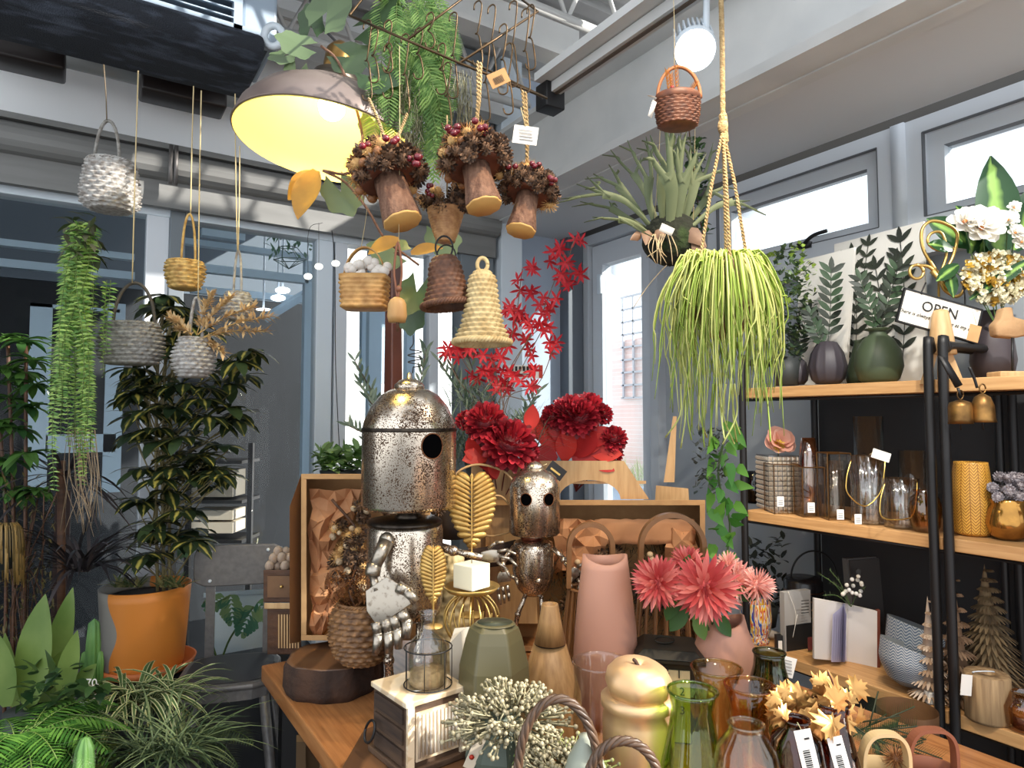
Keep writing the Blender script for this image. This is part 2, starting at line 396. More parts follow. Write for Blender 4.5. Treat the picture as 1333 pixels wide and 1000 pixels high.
# glass door (door_1)
fr = M(); zt = z_dt
for a, b, c_, d_ in ((yd0, yd1, zt-.05, zt), (yd0, yd0+.05, 0, zt-.05), (yd1-.05, yd1, 0, zt-.05)): fr.box(*wall_box(a, b, c_, d_, W-.05, W+.08))
d1 = struct('door_1', fr, grey_paint, smooth=False)
lf = M(); a0, a1 = yd0+.055, yd1-.055
for a, b, c_, d_ in ((a0, a1, zt-.16, zt-.055), (a0, a0+.075, .2, zt-.16), (a1-.075, a1, .2, zt-.16), (a0, a1, .02, .2)): lf.box(*wall_box(a, b, c_, d_, W-.02, W+.04))
lf.build('door_leaf', frame_paint, d1, smooth=False)
M().box(*wall_box(a0+.075, a1-.075, .2, zt-.16, W+.0, W+.006)).build('pane', gpane, d1)
q = onX(781, 370, W-.05); M().box(q, (.02, .028, .10)).build('hinge', white_frame, d1, bev=.003)
# pier of corner: grey panel + white columns
m = M().box(((onY(640, 400, D).x+W)/2, D+.06, 1.6), (W-onY(640, 400, D).x+.2, .1, 3.3)); struct('wall_left', m, mat('blue_grey_wall', (172, 184, 200), r=.6), smooth=False)
m = M().box((onY(662, 400, D-.08).x, D-.06, 1.6), (.12, .1, 3.3)); struct('column_1', m, white_frame, smooth=False, bev=.004)
m = M().box((onY(745, 400, D-.03).x, D-.02, 1.6), (.10, .08, 3.3)); struct('column_2', m, mat('steel_dark_grey', (92, 98, 106), r=.5), smooth=False, bev=.004)
xa, xb = onY(590, 400, D).x, onY(632, 400, D).x
m = M().box(((xa+xb)/2, D-.03, 1.6), (xb-xa, .09, 3.3)); struct('column_3', m, mat('mid_grey_steel', (112, 120, 126), r=.5), smooth=False, bev=.004)
# partition (Y = D): frames, glass, roller tube, top panels
def zY(px, py, Y=D): return onY(px, py, Y).z
z1_, z2_, z3_, z4_, z5_ = zY(0, 74), zY(0, 169), zY(0, 204), zY(0, 232), zY(0, 249)
XL = -1.2
m = M().box(((XL+xb)/2, D+.03, (z2_+z1_)/2+.25), (xb-XL, .02, z1_-z2_+.6)); struct('wall_top', m, mat('pale_panel', (250, 251, 252), r=.5), smooth=False)
m = M().tube([(XL, D-.10, z1_+.0), (xa, D-.10, z1_)], .028, 14); struct('trim_7', m, mat('pipe_grey', (160, 164, 164), r=.4))
m = M().tube([(XL, D-.10, z2_-.055), (xb, D-.10, z2_-.055)], .052, 16).box(((XL+xb)/2, D-.06, z2_+.01), (xb-XL, .14, .02)).box(((XL+xb)/2, D-.08, (z3_+z4_)/2-.01), (xb-XL, .03, .13))
struct('trim_8', m, mat('roller_grey', (126, 126, 124), (112, 112, 110), r=.6, scale=3, stretch=(1, 1, 8)), smooth=False)
m = M(); 
for px in (222, 229): m.box((onY(px, 200, D-.15).x, D-.16, (z2_+z3_)/2-.02), (.012, .02, .14))
struct('trim_9', m, charcoal)
m = M().box(((XL+xb)/2, D, z5_+.02), (xb-XL, .08, .07)); struct('trim_10', m, white_frame, smooth=False, bev=.003)
def mullion(i, pa, pb, mt, y=D, dz=.07, py=500):
    x0, x1 = onY(pa, py, y).x, onY(pb, py, y).x
    struct('trim_%d' % i, M().box(((x0+x1)/2, y, 1.25), (x1-x0, dz, 2.5)), mt, smooth=False, bev=.003)
mullion(11, 184, 214, frame_paint); mullion(12, 214, 234, mat('mid_grey_steel', (112, 120, 126)), dz=.1)
mullion(13, 407, 428, white_frame); mullion(14, 431, 447, frame_paint); mullion(15, 554, 566, frame_paint)
m = M().box(((XL+xb)/2, D, .30), (xb-XL, .08, .6)); struct('baseboard_left', m, mat('dark_sill', (58, 60, 64), r=.6), smooth=False)
for i, (pa, pb) in enumerate(((-160, 184), (234, 407), (447, 554), (566, 590))):
    x0, x1 = onY(pa, 500, D).x, onY(pb, 500, D).x; x0 = max(x0, XL)
    struct('window_%d' % (i+3), M().box(((x0+x1)/2, D, (z5_+.6)/2), (x1-x0, .008, z5_-.6)), gpane)
# ------------------------------------------------------------------ beyond the glass, left: neighbouring hall
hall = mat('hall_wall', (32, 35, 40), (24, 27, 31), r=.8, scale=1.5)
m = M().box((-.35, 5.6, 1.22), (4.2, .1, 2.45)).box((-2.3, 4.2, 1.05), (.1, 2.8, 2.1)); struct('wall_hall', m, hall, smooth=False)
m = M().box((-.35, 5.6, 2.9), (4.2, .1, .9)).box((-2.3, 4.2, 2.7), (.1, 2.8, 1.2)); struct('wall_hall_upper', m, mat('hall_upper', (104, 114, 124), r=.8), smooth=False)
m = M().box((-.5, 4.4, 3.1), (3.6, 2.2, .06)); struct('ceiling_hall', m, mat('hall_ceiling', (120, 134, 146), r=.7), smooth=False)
def hallbox(name, pa, pb, ya, yb, Y, mt, dy=.05):
    A = onY(pa, ya, Y); B = onY(pb, yb, Y); return M().box(((A.x+B.x)/2, Y, (A.z+B.z)/2), (abs(B.x-A.x), dy, abs(A.z-B.z)))
pale = mat('pale_blue_frame', (176, 196, 210), r=.5); lgt = mat('bright_panel', (235, 242, 246), r=.6)
m = hallbox('', -20, 175, 318, 332, 3.9, pale); m.v += []; 
for a in ((-20, 175, 335, 365), (40, 60, 395, 640), (140, 156, 395, 640), (40, 156, 395, 408), (60, 150, 566, 588)):
    b = hallbox('', a[0], a[1], a[2], a[3], 4.4, pale); m.add(b.v, b.f)
struct('door_2', m, pale, smooth=False)
m = hallbox('', 238, 400, 278, 296, 3.6, lgt)
for a in ((238, 400, 318, 332), (238, 400, 352, 360), (396, 406, 340, 760)): b = hallbox('', *a, 3.7, pale); m.add(b.v, b.f)
struct('trim_16', m, pale, smooth=False)
m = hallbox('', 248, 405, 372, 396, 4.4, pale); b = hallbox('', 262, 318, 298, 315, 3.6, lgt); m.add(b.v, b.f); struct('trim_17', m, pale, smooth=False)
# outside seen between the frames: bright facade
ext = mat('bright_facade', (252, 252, 252), r=.8)
m = M().box((3.2, 6.0, 1.8), (2.9, .1, 5.0)); struct('wall_facade', m, ext, smooth=False)
m = hallbox('', 448, 600, 380, 392, 3.6, pale)
for a in ((470, 520, 392, 500),): b = hallbox('', *a, 3.8, mat('facade_blue_grey', (170, 188, 205))); m.add(b.v, b.f)
for a in ((480, 492, 300, 700), (528, 536, 380, 700)): b = hallbox('', *a, 3.55, pale); m.add(b.v, b.f)
struct('trim_18', m, pale, smooth=False)
# outside right: brick building, grass, low fence
brick, nt, b = base_mat('pale_brick'); bt = nt.nodes.new('ShaderNodeTexBrick'); bt.inputs['Scale'].default_value = 8
bt.inputs['Color1'].default_value = (*lin((240, 205, 196)), 1); bt.inputs['Color2'].default_value = (*lin((246, 220, 212)), 1); bt.inputs['Mortar'].default_value = (.95, .93, .92, 1)
tcb = nt.nodes.new('ShaderNodeTexCoord'); mpb = nt.nodes.new('ShaderNodeMapping'); mpb.inputs['Rotation'].default_value = (pi/2, 0, pi/2)
nt.links.new(tcb.outputs['Object'], mpb.inputs[0]); nt.links.new(mpb.outputs[0], bt.inputs[0]); nt.links.new(bt.outputs[0], b.inputs['Base Color'])
m = M().box((7.0, 6.5, 1.35), (.2, 11, 2.7)); struct('wall_brick', m, brick, smooth=False)
m = M(); q = onX(845, 440, 6.85)
for i in range(6): m.box((6.86, q.y-.55+i*.22, q.z-.1), (.03, .03, 1.5))
for i in range(9): m.box((6.86, q.y, q.z-.85+i*.19), (.03, 1.2, .025))
struct('window_8', m, mat('lattice_grey', (190, 190, 196), r=.7), smooth=False)
m = M().box((5, 5, -.04), (5.4, 12, .06)); struct('ground', m, mat('pale_paving', (205, 208, 210), r=.8), smooth=False)
m = M()
for i in range(900):
    p = V((R_(6.0, 6.6), R_(3.2, 8.5), .62)); m.leaf(p, (R_(-.5, .5), R_(-.5, .5), 1), R_(.2, .5), .02, bend=.6, seg=2, shape='lance')
m.build('grass', mat('sunlit_grass', (176, 190, 110), (210, 214, 160), kind='island', leaf=.3)); tag(bpy.data.objects['grass'], 'sunlit grass along the brick building outside the door', 'grass', kind='stuff')
m = M().box((5.9, 5.5, .3), (.1, 7, .62)).box((5.86, 5.5, .64), (.12, 7, .05))
struct('trim_19', m, mat('pale_blue_kerb', (168, 186, 206), r=.6), smooth=False)
# ------------------------------------------------------------------ table
TZ = .80
tb = T('display_table', 'long warm brown wooden table that carries the robots, vases and gift boxes', 'table', 700, 0, 1.4, z=0.0)
m = M().hex([tb.w(p) for p in ((.46, -.1, TZ-.045), (1.62, -.1, TZ-.045), (1.62, 2.02, TZ-.045), (.46, 2.02, TZ-.045), (.46, -.1, TZ), (1.62, -.1, TZ), (1.62, 2.02, TZ), (.46, 2.02, TZ))])
tb.part('tabletop', m, wood_table, bev=.004, smooth=False)
for x, y in ((.52, .0), (1.56, 0), (1.56, 1.96), (.52, 1.96)):
    a = [tb.w((x+dx, y+dy, z)) for z in (0, TZ-.046) for dx, dy in ((-.02, -.02), (.02, -.02), (.02, .02), (-.02, .02))]
    tb.part('leg', M().hex(a), black_metal, smooth=False)
def bar(a, b, t=.02): return M().tube([tb.w(a), tb.w(b)], t, 4)
for a, b in (((.52, 1.96, .3), (.52, .0, .3)), ((.52, 1.96, .72), (.52, 0, .72)), ((.52, 1.96, .3), (1.56, 1.96, .3)), ((.52, 1.2, .30), (.52, .5, .70))):
    tb.part('rail', bar(a, b), black_metal, smooth=False)
# ------------------------------------------------------------------ shelf units
XS = 1.80; S1, S2, S3, S4 = 1.60, 1.21, .79, .37
shy = lambda px: onX(px, 600, XS).y
def shelf_unit(label, y0, y1, first):
    o = T('shelf_unit', label, 'shelf', 1100, 0, 1.7, z=0.0, group=None)
    Wd = lambda a: o.w(a)
    for z in (S1, S2, S3, S4):
        a = [Wd((x, y, zz)) for zz in (z-.032, z) for x, y in ((XS, y0), (XS+.36, y0), (XS+.36, y1), (XS, y1))]
        o.part('shelf_board', M().hex(a), wood_shelf, bev=.002, smooth=False)
    for y in (y0+.012, y1-.012):
        pth = smooth_path([(XS-.015, y, 0), (XS-.015, y, .9), (XS-.015, y, S1+.04), (XS+.005, y, S1+.075), (XS+.05, y, S1+.085), (XS+.32, y, S1+.085), (XS+.36, y, S1+.07), (XS+.37, y, S1+.03), (XS+.37, y, .8), (XS+.37, y, 0)], 54)
        o.part('post', M().tube([Wd(p) for p in pth], .0115, 8), black_metal)
    for z in (S1-.05, S2-.05, S3-.05, S4-.05):
        o.part('rail', M().tube([Wd((XS+.02, y0, z+.012)), Wd((XS+.02, y1, z+.012))], .005, 6), black_metal)
    return o
yA, yB, yC = shy(968), shy(1226), -.35
s1 = shelf_unit('tall oak and black shelf unit holding glass vases and blue bowls', yB+.005, yA, True)
s2 = shelf_unit('oak and black shelf unit cut by the frame edge, with herringbone vase', yC, yB-.005, False)
m = M().box((W-.02, (yA+yC)/2, .8), (.03, yA-yC, 1.62)); struct('wall_shelf_back', m, dark_wall, smooth=False)
# ------------------------------------------------------------------ black fabric duct / beam and air unit at top left
m = M()
dk = mat('dark_denim_cover', (34, 39, 48), (104, 114, 132), r=.8, scale=26, bump=.6, bscale=260, lo=.5, hi=.85, stretch=(.35, 1, 1.6))
Yb = 2.0
A0, A1, B0, B1 = onY(-40, 42, Yb), onY(332, 128, Yb), onY(-40, -120, Yb), onY(350, 60, Yb)
zb = onY(0, 54, Yb+.30).z; x0 = A0.x-.1; x1 = onY(345, 120, Yb).x
pr = [(0.02, 0.02), (.0, .05), (.01, .08), (.05, .095), (.30, .095), (.30, 0), (.06, 0)]
m.prism([(a, b) for a, b in pr], (x0, Yb, zb), (0, 1, 0), (0, 0, 1), (x1-x0, 0, 0))
du = m.build('ventilation_duct', dk, bev=.03); tag(du, 'dark speckled duct crossing the top corner above the hanging baskets', 'duct')
m = M()
for pa, pb in ((-30, 86), (182, 292)):
    xa_, xb_ = onY(pa, 90, D-.2).x, onY(pb, 90, D-.2).x
    q = M().box(((xa_+xb_)/2, D-.22, zY(100, 94, D-.2)+.0), (xb_-xa_, .12, .075)).build('ceiling_light', mat('brown_black', (34, 26, 24), r=.4), bev=.01)
    tag(q, 'dark box fixture under the duct, ' + ('beside the frame edge' if pa < 0 else 'beside the pendant lamp'), 'fixture', 'dark fixtures under the duct')
# louvred air unit
o = T('air_conditioner', 'white louvred air unit above the dark duct', 'air conditioner', 250, 10, 1.95)
Ya = 2.10; zl = onY(330, 44, Ya).z; xl0, xl1 = onY(60, 10, Ya).x, onY(362, 44, Ya).x
hb = lambda x0, x1, y0, y1, z0, z1: M().hex([o.w(p) for p in ((x0, y0, z0), (x1, y0, z0), (x1, y1, z0), (x0, y1, z0), (x0, y0, z1), (x1, y0, z1), (x1, y1, z1), (x0, y1, z1))])
ac = mat('ac_white', (160, 176, 192), r=.4)
zl -= .015
xd = xl1-.13
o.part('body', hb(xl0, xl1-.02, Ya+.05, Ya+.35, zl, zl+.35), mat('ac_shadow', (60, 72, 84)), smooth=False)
for a in ((xl0, xl1, Ya, Ya+.04, zl-.005, zl+.03), (xl0, xl1, Ya, Ya+.04, zl+.3, zl+.33), (xd, xd+.025, Ya, Ya+.04, zl, zl+.33), (xd-.33, xd-.315, Ya, Ya+.04, zl, zl+.33)):
    o.part('frame', hb(*a), ac, smooth=False)
o.part('end_cover', hb(xd+.025, xl1, Ya+.01, Ya+.3, zl+.005, zl+.33), ac, bev=.01, smooth=False)
for i in range(10):
    zz = zl+.045+i*.026; o.part('louvre', M().hex([o.w(p) for p in ((xl0, Ya+.0, zz), (xd, Ya+.0, zz), (xd, Ya+.03, zz+.012), (xl0, Ya+.03, zz+.012), (xl0, Ya, zz+.004), (xd, Ya, zz+.004), (xd, Ya+.03, zz+.016), (xl0, Ya+.03, zz+.016))]), ac, smooth=False)
q = o.w(at(356, 47, 2.0)); mm = M().tube(arc(q, .028, .032, 0, 2*pi, 20), .011, 8); o.part('pipe_ring', mm, white_frame)
# track rail and lights
xr = 1.2; zr = 1.5+.708*xr/cos(YAW)
ya_, yb_ = onZ(716, 120, zr).y, .45
m = M().box((xr, (ya_+yb_)/2, zr), (.035, ya_-yb_, .03)).box((xr, (ya_+yb_)/2, zr+.03), (.12, ya_-yb_, .025))
o = bpy.data.objects.new('track_rail', None); COL.objects.link(o); o.location = (xr, 1.2, zr); tag(o, 'white ceiling track rail with a black end box', 'track rail')
def rel(m, oo):
    for i, v in enumerate(m.v): m.v[i] = v-V(oo.location)
    return m
rel(m, o).build('rail', steel_white, o, smooth=False)
rel(M().box((xr, (ya_+yb_)/2, zr-.016), (.012, ya_-yb_, .004)), o).build('slot', mat('slot_brown', (90, 74, 60)), o, smooth=False)
rel(M().box((xr, ya_, zr-.02), (.07, .06, .08)), o).build('end_box', black_metal, o, bev=.004)
rel(M().box((xr+.06, .85, zr+.02), (.3, .16, .07)), o).build('driver_box', steel_white, o, bev=.004)
o = T('track_spotlight', 'bright lit white track spotlight behind the small brown basket', 'spotlight', 905, 66, 1.55)
fins = M()
ctr = o.p(905, 66); ax = (V((-.15, -.8, -.75))).normalized(); Rm = ax.to_track_quat('Z', 'Y').to_matrix()
o.part('housing', M().lathe([(.046, 0), (.05, -.02), (.044, -.04), (.03, -.05)], ctr, 28, ax=Rm, cap0=False), white_frame)
for i in range(9):
    a = i/8-.5; q = ctr+Rm@V((0, 0, -.085)); e = Rm@V((a*.085, 0, 0)); h = .045*math.sqrt(max(.1, 1-(a*1.7)**2))
    o.part('fin', M().box(q+e, (.004, h*2, .08), rot=Rm.to_quaternion().to_euler()), white_frame, smooth=False)
o.part('lens', M().lathe([(.044, 0), (0, .002)], ctr, 28, ax=Rm), mat('lamp_lens', (255, 248, 235), emit=14))
o.part('bracket', M().tube([ctr+V((.03, .02, .02)), ctr+V((.035, .02, .16)), ctr+V((.0, .02, .2))], .008, 6), white_frame)

mullion(21, 140, 146, frame_paint, y=D-.02, dz=.01, py=130) if False else None
# ================================================================== hanging things
CAMY = V((0, 1, 0))
def twine(t, X0, Y0, X1, Y1, d=0, r=.0016, name='cord', mt=None, two=0):
    m = M(); m.tube(smooth_path([t.p(X0, Y0, d), t.p((X0+X1)/2+R_(-1, 1), (Y0+Y1)/2, d), t.p(X1, Y1, d)], 10), r, 5)
    if two: m.tube([t.p(X0+two, Y0, d+.01), t.p(X1, Y1, d)], r, 5)
    t.part(name, m, mt or string_mat)
def wicker_basket(t, X, prof, mt, n=20, rows=14, amp=.07, sx=1, sy=1, ax=None, name='woven_body', rim=True, inner=True, sqr=0, d=0):
    lp = t.lprof(prof, d); Q, N, rf = weave(lp, n, 4, amp, rows)
    c = t.cx(X, d, sum(q[1] for q in prof)/len(prof))
    if sqr:
        r0 = rf; rf = lambda a, i: r0(a, i)*min(1.32, (abs(cos(a))**sqr+abs(sin(a))**sqr)**(-1/sqr))
    m = M().lathe(Q, c, N, rf, sx=sx, sy=sy, ax=ax, cap1=False)
    if inner:
        a = .92; m.lathe([(r*a, z+ (0.004 if i == 0 else 0)) for i, (r, z) in enumerate(lp)], c, 40, (lambda th, i: min(1.32, (abs(cos(th))**sqr+abs(sin(th))**sqr)**(-1/sqr))) if sqr else None, sx=sx, sy=sy, ax=ax, cap1=False)
    b = t.part(name, m, mt)
    if rim:
        r, z = lp[-1]; f = (lambda th: min(1.32, (abs(cos(th))**sqr+abs(sin(th))**sqr)**(-1/sqr)) if sqr else 1)
        pts = [c+V((r*f(2*pi*i/40)*cos(2*pi*i/40)*sx, r*f(2*pi*i/40)*sin(2*pi*i/40)*sy, z)) for i in range(41)]
        t.part('rim', M().rope(pts, r*.05+.0015, 16, 3, 5), mt, sub=b)
    return b
grey_wick = mat('grey_wicker', (150, 148, 142), (106, 100, 92), r=.6, scale=90)
silver_wick = mat('silver_wicker', (178, 176, 172), (126, 118, 110), r=.5, scale=90)
tan_wick = mat('tan_wicker', (206, 172, 104), (160, 122, 62), r=.6, scale=70)
brown_wick = mat('brown_wicker', (112, 72, 48), (78, 48, 32), r=.6, scale=60)
red_wick = mat('redbrown_wicker', (112, 66, 42), (82, 46, 30), r=.5, scale=60)
straw = mat('straw', (204, 182, 134), (170, 144, 96), r=.7, scale=50)
honey = mat('honey_splint', (196, 152, 90), (158, 112, 56), r=.55, scale=40)
G = 'wicker baskets hanging by the glass partition'
t = T('hanging_basket', 'grey wicker basket with tall loop handle hanging highest by the glass', 'basket', 144, 275, 1.75, group=G)
wicker_basket(t, 144, [(20, 276), (31, 268), (32, 250), (27, 212)], silver_wick, 16, 11, amp=.15)
t.part('handle', M().rope(arc(t.p(139, 212), 16*t.k, 56*t.k, 0, pi, 24), .004, 20), grey_wick)
twine(t, 139, 156, 135, 84, mt=mat('dark_cord', (100, 86, 64)))
t = T('hanging_basket', 'small tan wicker basket with tall thin handle in front of the partition mullion', 'basket', 240, 376, 1.75, group=G)
wicker_basket(t, 241, [(17, 377), (22, 362), (23, 350), (21, 342)], tan_wick, 12, 7, amp=.14)
t.part('handle', M().rope(arc(t.p(245, 342), 9*t.k, 64*t.k, 0, pi, 24), .003, 20), tan_wick)
twine(t, 248, 278, 252, 112)
t = T('hanging_basket', 'small round whitish wicker basket hanging below the pendant lamp', 'basket', 310, 415, 1.8, group=G)
wicker_basket(t, 309, [(12, 418), (19, 408), (19, 394), (14, 382)], silver_wick, 13, 8, amp=.14)
t.part('handle', M().rope(arc(t.p(309, 384), 5*t.k, 58*t.k, 0, pi, 20), .003, 16), silver_wick)
twine(t, 309, 326, 306, 122); twine(t, 310, 326, 312, 190)
t = T('hanging_basket', 'wide grey wicker trug with arched handle hanging behind the trailing fern', 'basket', 170, 475, 1.72, group=G)
wicker_basket(t, 171, [(30, 475), (37, 460), (36, 440), (30, 422)], grey_wick, 20, 10, sx=1.05, sy=.7, amp=.13)
t.part('handle', M().rope(arc(t.p(174, 424), 27*t.k, 56*t.k, 0, pi, 24), .004, 20), mat('handle_dark', (96, 88, 76), (60, 54, 46)))
twine(t, 172, 368, 180, 92)
t = T('hanging_basket', 'conical grey wicker basket holding dried golden foliage', 'basket', 252, 490, 1.68, group=G)
wicker_basket(t, 252, [(15, 492), (24, 480), (25, 462), (17, 441)], silver_wick, 15, 10, amp=.15)
t.part('handle', M().rope(arc(t.p(255, 443), 8*t.k, 56*t.k, 0, pi, 20), .004, 16), silver_wick)
twine(t, 258, 388, 262, 118)
t = T('dried_foliage', 'dried golden leafy sprigs standing in the conical grey basket', 'dried flowers', 252, 450, 1.68)
m = M(); st = M()
for a, b in (((262, 440), (352, 412)), ((262, 440), (345, 432)), ((258, 436), (300, 388)), ((256, 436), (275, 385)), ((250, 440), (222, 415)), ((252, 440), (232, 430)), ((265, 445), (290, 460)), ((256, 436), (330, 400))):
    P = smooth_path([t.p(*a, -.01), t.p((a[0]+b[0])/2, (a[1]+b[1])/2-5, R_(-.04, .01)), t.p(*b, R_(-.06, .02))], 18); st.tube(P, .0012, 4)
    for i, q in enumerate(P[3:]):
        for s_ in range(6): m.leaf(q, V((R_(-1, 1), R_(-1, 1), R_(-.5, 1.1)))+(P[-1]-P[0]).normalized()*.9, R_(.016, .03), .011, bend=.4, seg=2, shape='lance')
t.part('leaves', m, mat('dried_gold', (228, 204, 160), (204, 170, 122), kind='island', leaf=.12)); t.part('stem', st, tan_wick)
# trailing fern
def strands(t, leafm, stemm, tops, n, y1f, Lf=.016, Wf=.006, step=.0085, sway=10, dd=.06):
    m = M(); s = M()
    for i in range(n):
        X0, Y0 = random.choice(tops); X0 += R_(-7, 7); d0 = R_(-dd, dd); Xe, Ye = y1f(i)
        P = resample(smooth_path([t.p(X0, Y0, d0*.3), t.p((X0*.6+Xe*.4)+R_(-sway, sway)*.6, Y0+(Ye-Y0)*.3, d0), t.p(Xe+R_(-4, 4), Y0+(Ye-Y0)*.7, d0), t.p(Xe, Ye, d0)], 16), 40)
        s.tube(P[::3]+[P[-1]], .0009, 3); Ltot = sum((b-a).length for a, b in zip(P, P[1:])); Q = resample(P, max(6, int(Ltot/step)))
        ang = R_(0, pi)
        for j, q in enumerate(Q[1:]):
            sz = 1-.45*(j/len(Q)); u = V((cos(ang), sin(ang)*.8, 0))
            for sg in (-1, 1): m.leaf(q, u*sg+V((R_(-.2, .2), R_(-.3, .3), R_(-.1, .5))), Lf*sz, Wf*sz, nrm=(0, -1, .4), bend=.5, seg=2, shape='lance')
    t.part('foliage', m, leafm); t.part('stems', s, stemm)
fern_g = mat('fresh_fern', (92, 134, 58), (158, 188, 98), kind='island', leaf=.35, r=.5)
t = T('trailing_fern', 'long bright green trailing fern hanging beside the high grey basket', 'hanging plant', 105, 280, 1.62)
strands(t, fern_g, mat('fern_stem', (90, 110, 50)), [(104, 288), (112, 292), (100, 300), (118, 302)], 30, lambda i: (R_(70, 120), R_(450, 590) if i % 3 else R_(560, 650)), Lf=.026, Wf=.011, step=.0105, sway=16)
m = M()
for i in range(90): m.leaf(t.p(R_(84, 128), R_(282, 335), R_(-.06, .04)), (R_(-1, 1), R_(-1, 1), R_(-.8, .5)), .042, .017, bend=.6, seg=3, shape='lance')
t.part('dark_leaves', m, mat('fern_dark', (52, 66, 40), (96, 96, 74), kind='island', leaf=.2))
m = M()
for i in range(26):
    X = R_(85, 125); m.tube(smooth_path([t.p(X, 560, R_(-.03, .03)), t.p(X+R_(-8, 12), 620, 0), t.p(X+R_(-15, 20), R_(650, 700), R_(-.04, .04))], 9), .0008, 3)
t.part('dry_roots', m, mat('dry_root', (150, 130, 104)))
t = T('trailing_sprig', 'single thin green trailing strand beside the long fern', 'hanging plant', 140, 360, 1.6)
strands(t, fern_g, mat('fern_stem', (90, 110, 50)), [(140, 365)], 2, lambda i: (135+i*4, 490-i*30), Lf=.02, Wf=.009, sway=3, dd=.01)
# pendant lamp
t = T('pendant_lamp', 'pendant lamp with wide aged metal shade and glowing yellow inside', 'lamp', 405, 180, 1.55)
shade_m = mat('aged_zinc', (120, 104, 98), (148, 134, 126), r=.45, metal=.5, scale=6)
c = t.p(429, 160); axl = V((.10, .08, 1)).normalized(); Rl = axl.to_track_quat('Z', 'Y').to_matrix(); k = t.k*1.09
prof = [(106*k, -28*k), (106*k, -24*k), (101*k, -8*k), (84*k, 14*k), (60*k, 30*k), (34*k, 40*k), (25*k, 46*k)]
sh = M().lathe(prof, c, 56, ax=Rl, cap0=False, cap1=False); t.part('shade', sh, shade_m)
t.part('shade_lining', M().lathe([(r-.0025, z-.002) for r, z in prof]+[(0, 41*k)], c, 56, ax=Rl, cap0=False), mat('enamel_cream', (255, 234, 140), r=.4))
t.part('rim', M().tube([c+Rl@V((106*k*cos(a*2*pi/60), 106*k*sin(a*2*pi/60), -27*k)) for a in range(61)], .0022, 6), shade_m)
t.part('neck', M().lathe([(27*k, 45*k), (29*k, 50*k), (27*k, 58*k), (22*k, 62*k)], c, 28, ax=Rl), mat('dark_bronze', (70, 62, 52), r=.4, metal=.6))
t.part('socket', M().lathe([(16*k, 60*k), (17*k, 74*k), (16*k, 92*k), (12*k, 98*k), (6*k, 104*k)], c, 24, ax=Rl), mat('aged_brass_socket', (140, 108, 58), (90, 70, 40), r=.35, metal=.9, scale=20))
t.part('cord', M().tube([c+Rl@V((0, 0, 100*k)), t.p(413, 30, .12), t.p(413, -40, .2)], .0035, 8), black_metal)
t.part('bulb', M().ball(c+Rl@V((0, 0, 20*k)), 16*k, 16, 12), mat('bulb_glow', (255, 236, 170), emit=12))
Lw = Matrix.Rotation(-YAW, 3, 'Z')@(c+Rl@V((0, 0, -4*k)))+t.loc
light('POINT', 'pendant_bulb_light', Lw, 3.0, (1, .9, .58), size=.03)
# mushrooms of pine cones
cone_m = mat('pine_cone', (60, 43, 32), (116, 86, 62), kind='island', r=.7)
cone_proto = M().bloom((0, 0, 0), 1, 60, (0, 0, 1), L=.55, W=.42, core=.55, seg=2, cover=.95).ball((0, 0, 0), .6, 8, 6)
straw_proto = M().bloom((0, 0, 0), 1, 70, (0, 0, 1), L=.7, W=.10, core=.35, seg=2, cover=.5, shape='lance', jit=.3).ball((0, 0, 0), .45, 8, 6)
pod_proto = M().ball((0, 0, 0), 1, 12, 8, (1, 1, .9))
berry_m = mat('dark_red_berry', (122, 20, 34), (90, 14, 28), r=.2, scale=10, coat=.5); straw_m = mat('straw_flower', (206, 164, 104), (176, 126, 72), kind='island', r=.7)
bark_stem = mat('fibre_bark', (140, 104, 82), (98, 66, 50), r=.8, scale=14, stretch=(8, 8, .5), bump=.6, bscale=80); cut_m = mat('cut_wood_end', (214, 172, 104), (200, 152, 84), r=.6, scale=5)
PR = {}
def proto(key, m, mt, parent, name):
    if key not in PR:
        o = m.build(name, mt, parent); PR[key] = o; return o, True
    return PR[key], False
def place(key, m, mt, parent, name, loc, rot, sc):
    o, new = proto(key, m, mt, parent, name)
    if new: o.location = loc; o.rotation_euler = rot; o.scale = (sc,)*3; return o
    return inst(o, parent, loc, rot, sc)
def rrot(): return (R_(0, 6.28), R_(0, 6.28), R_(0, 6.28))
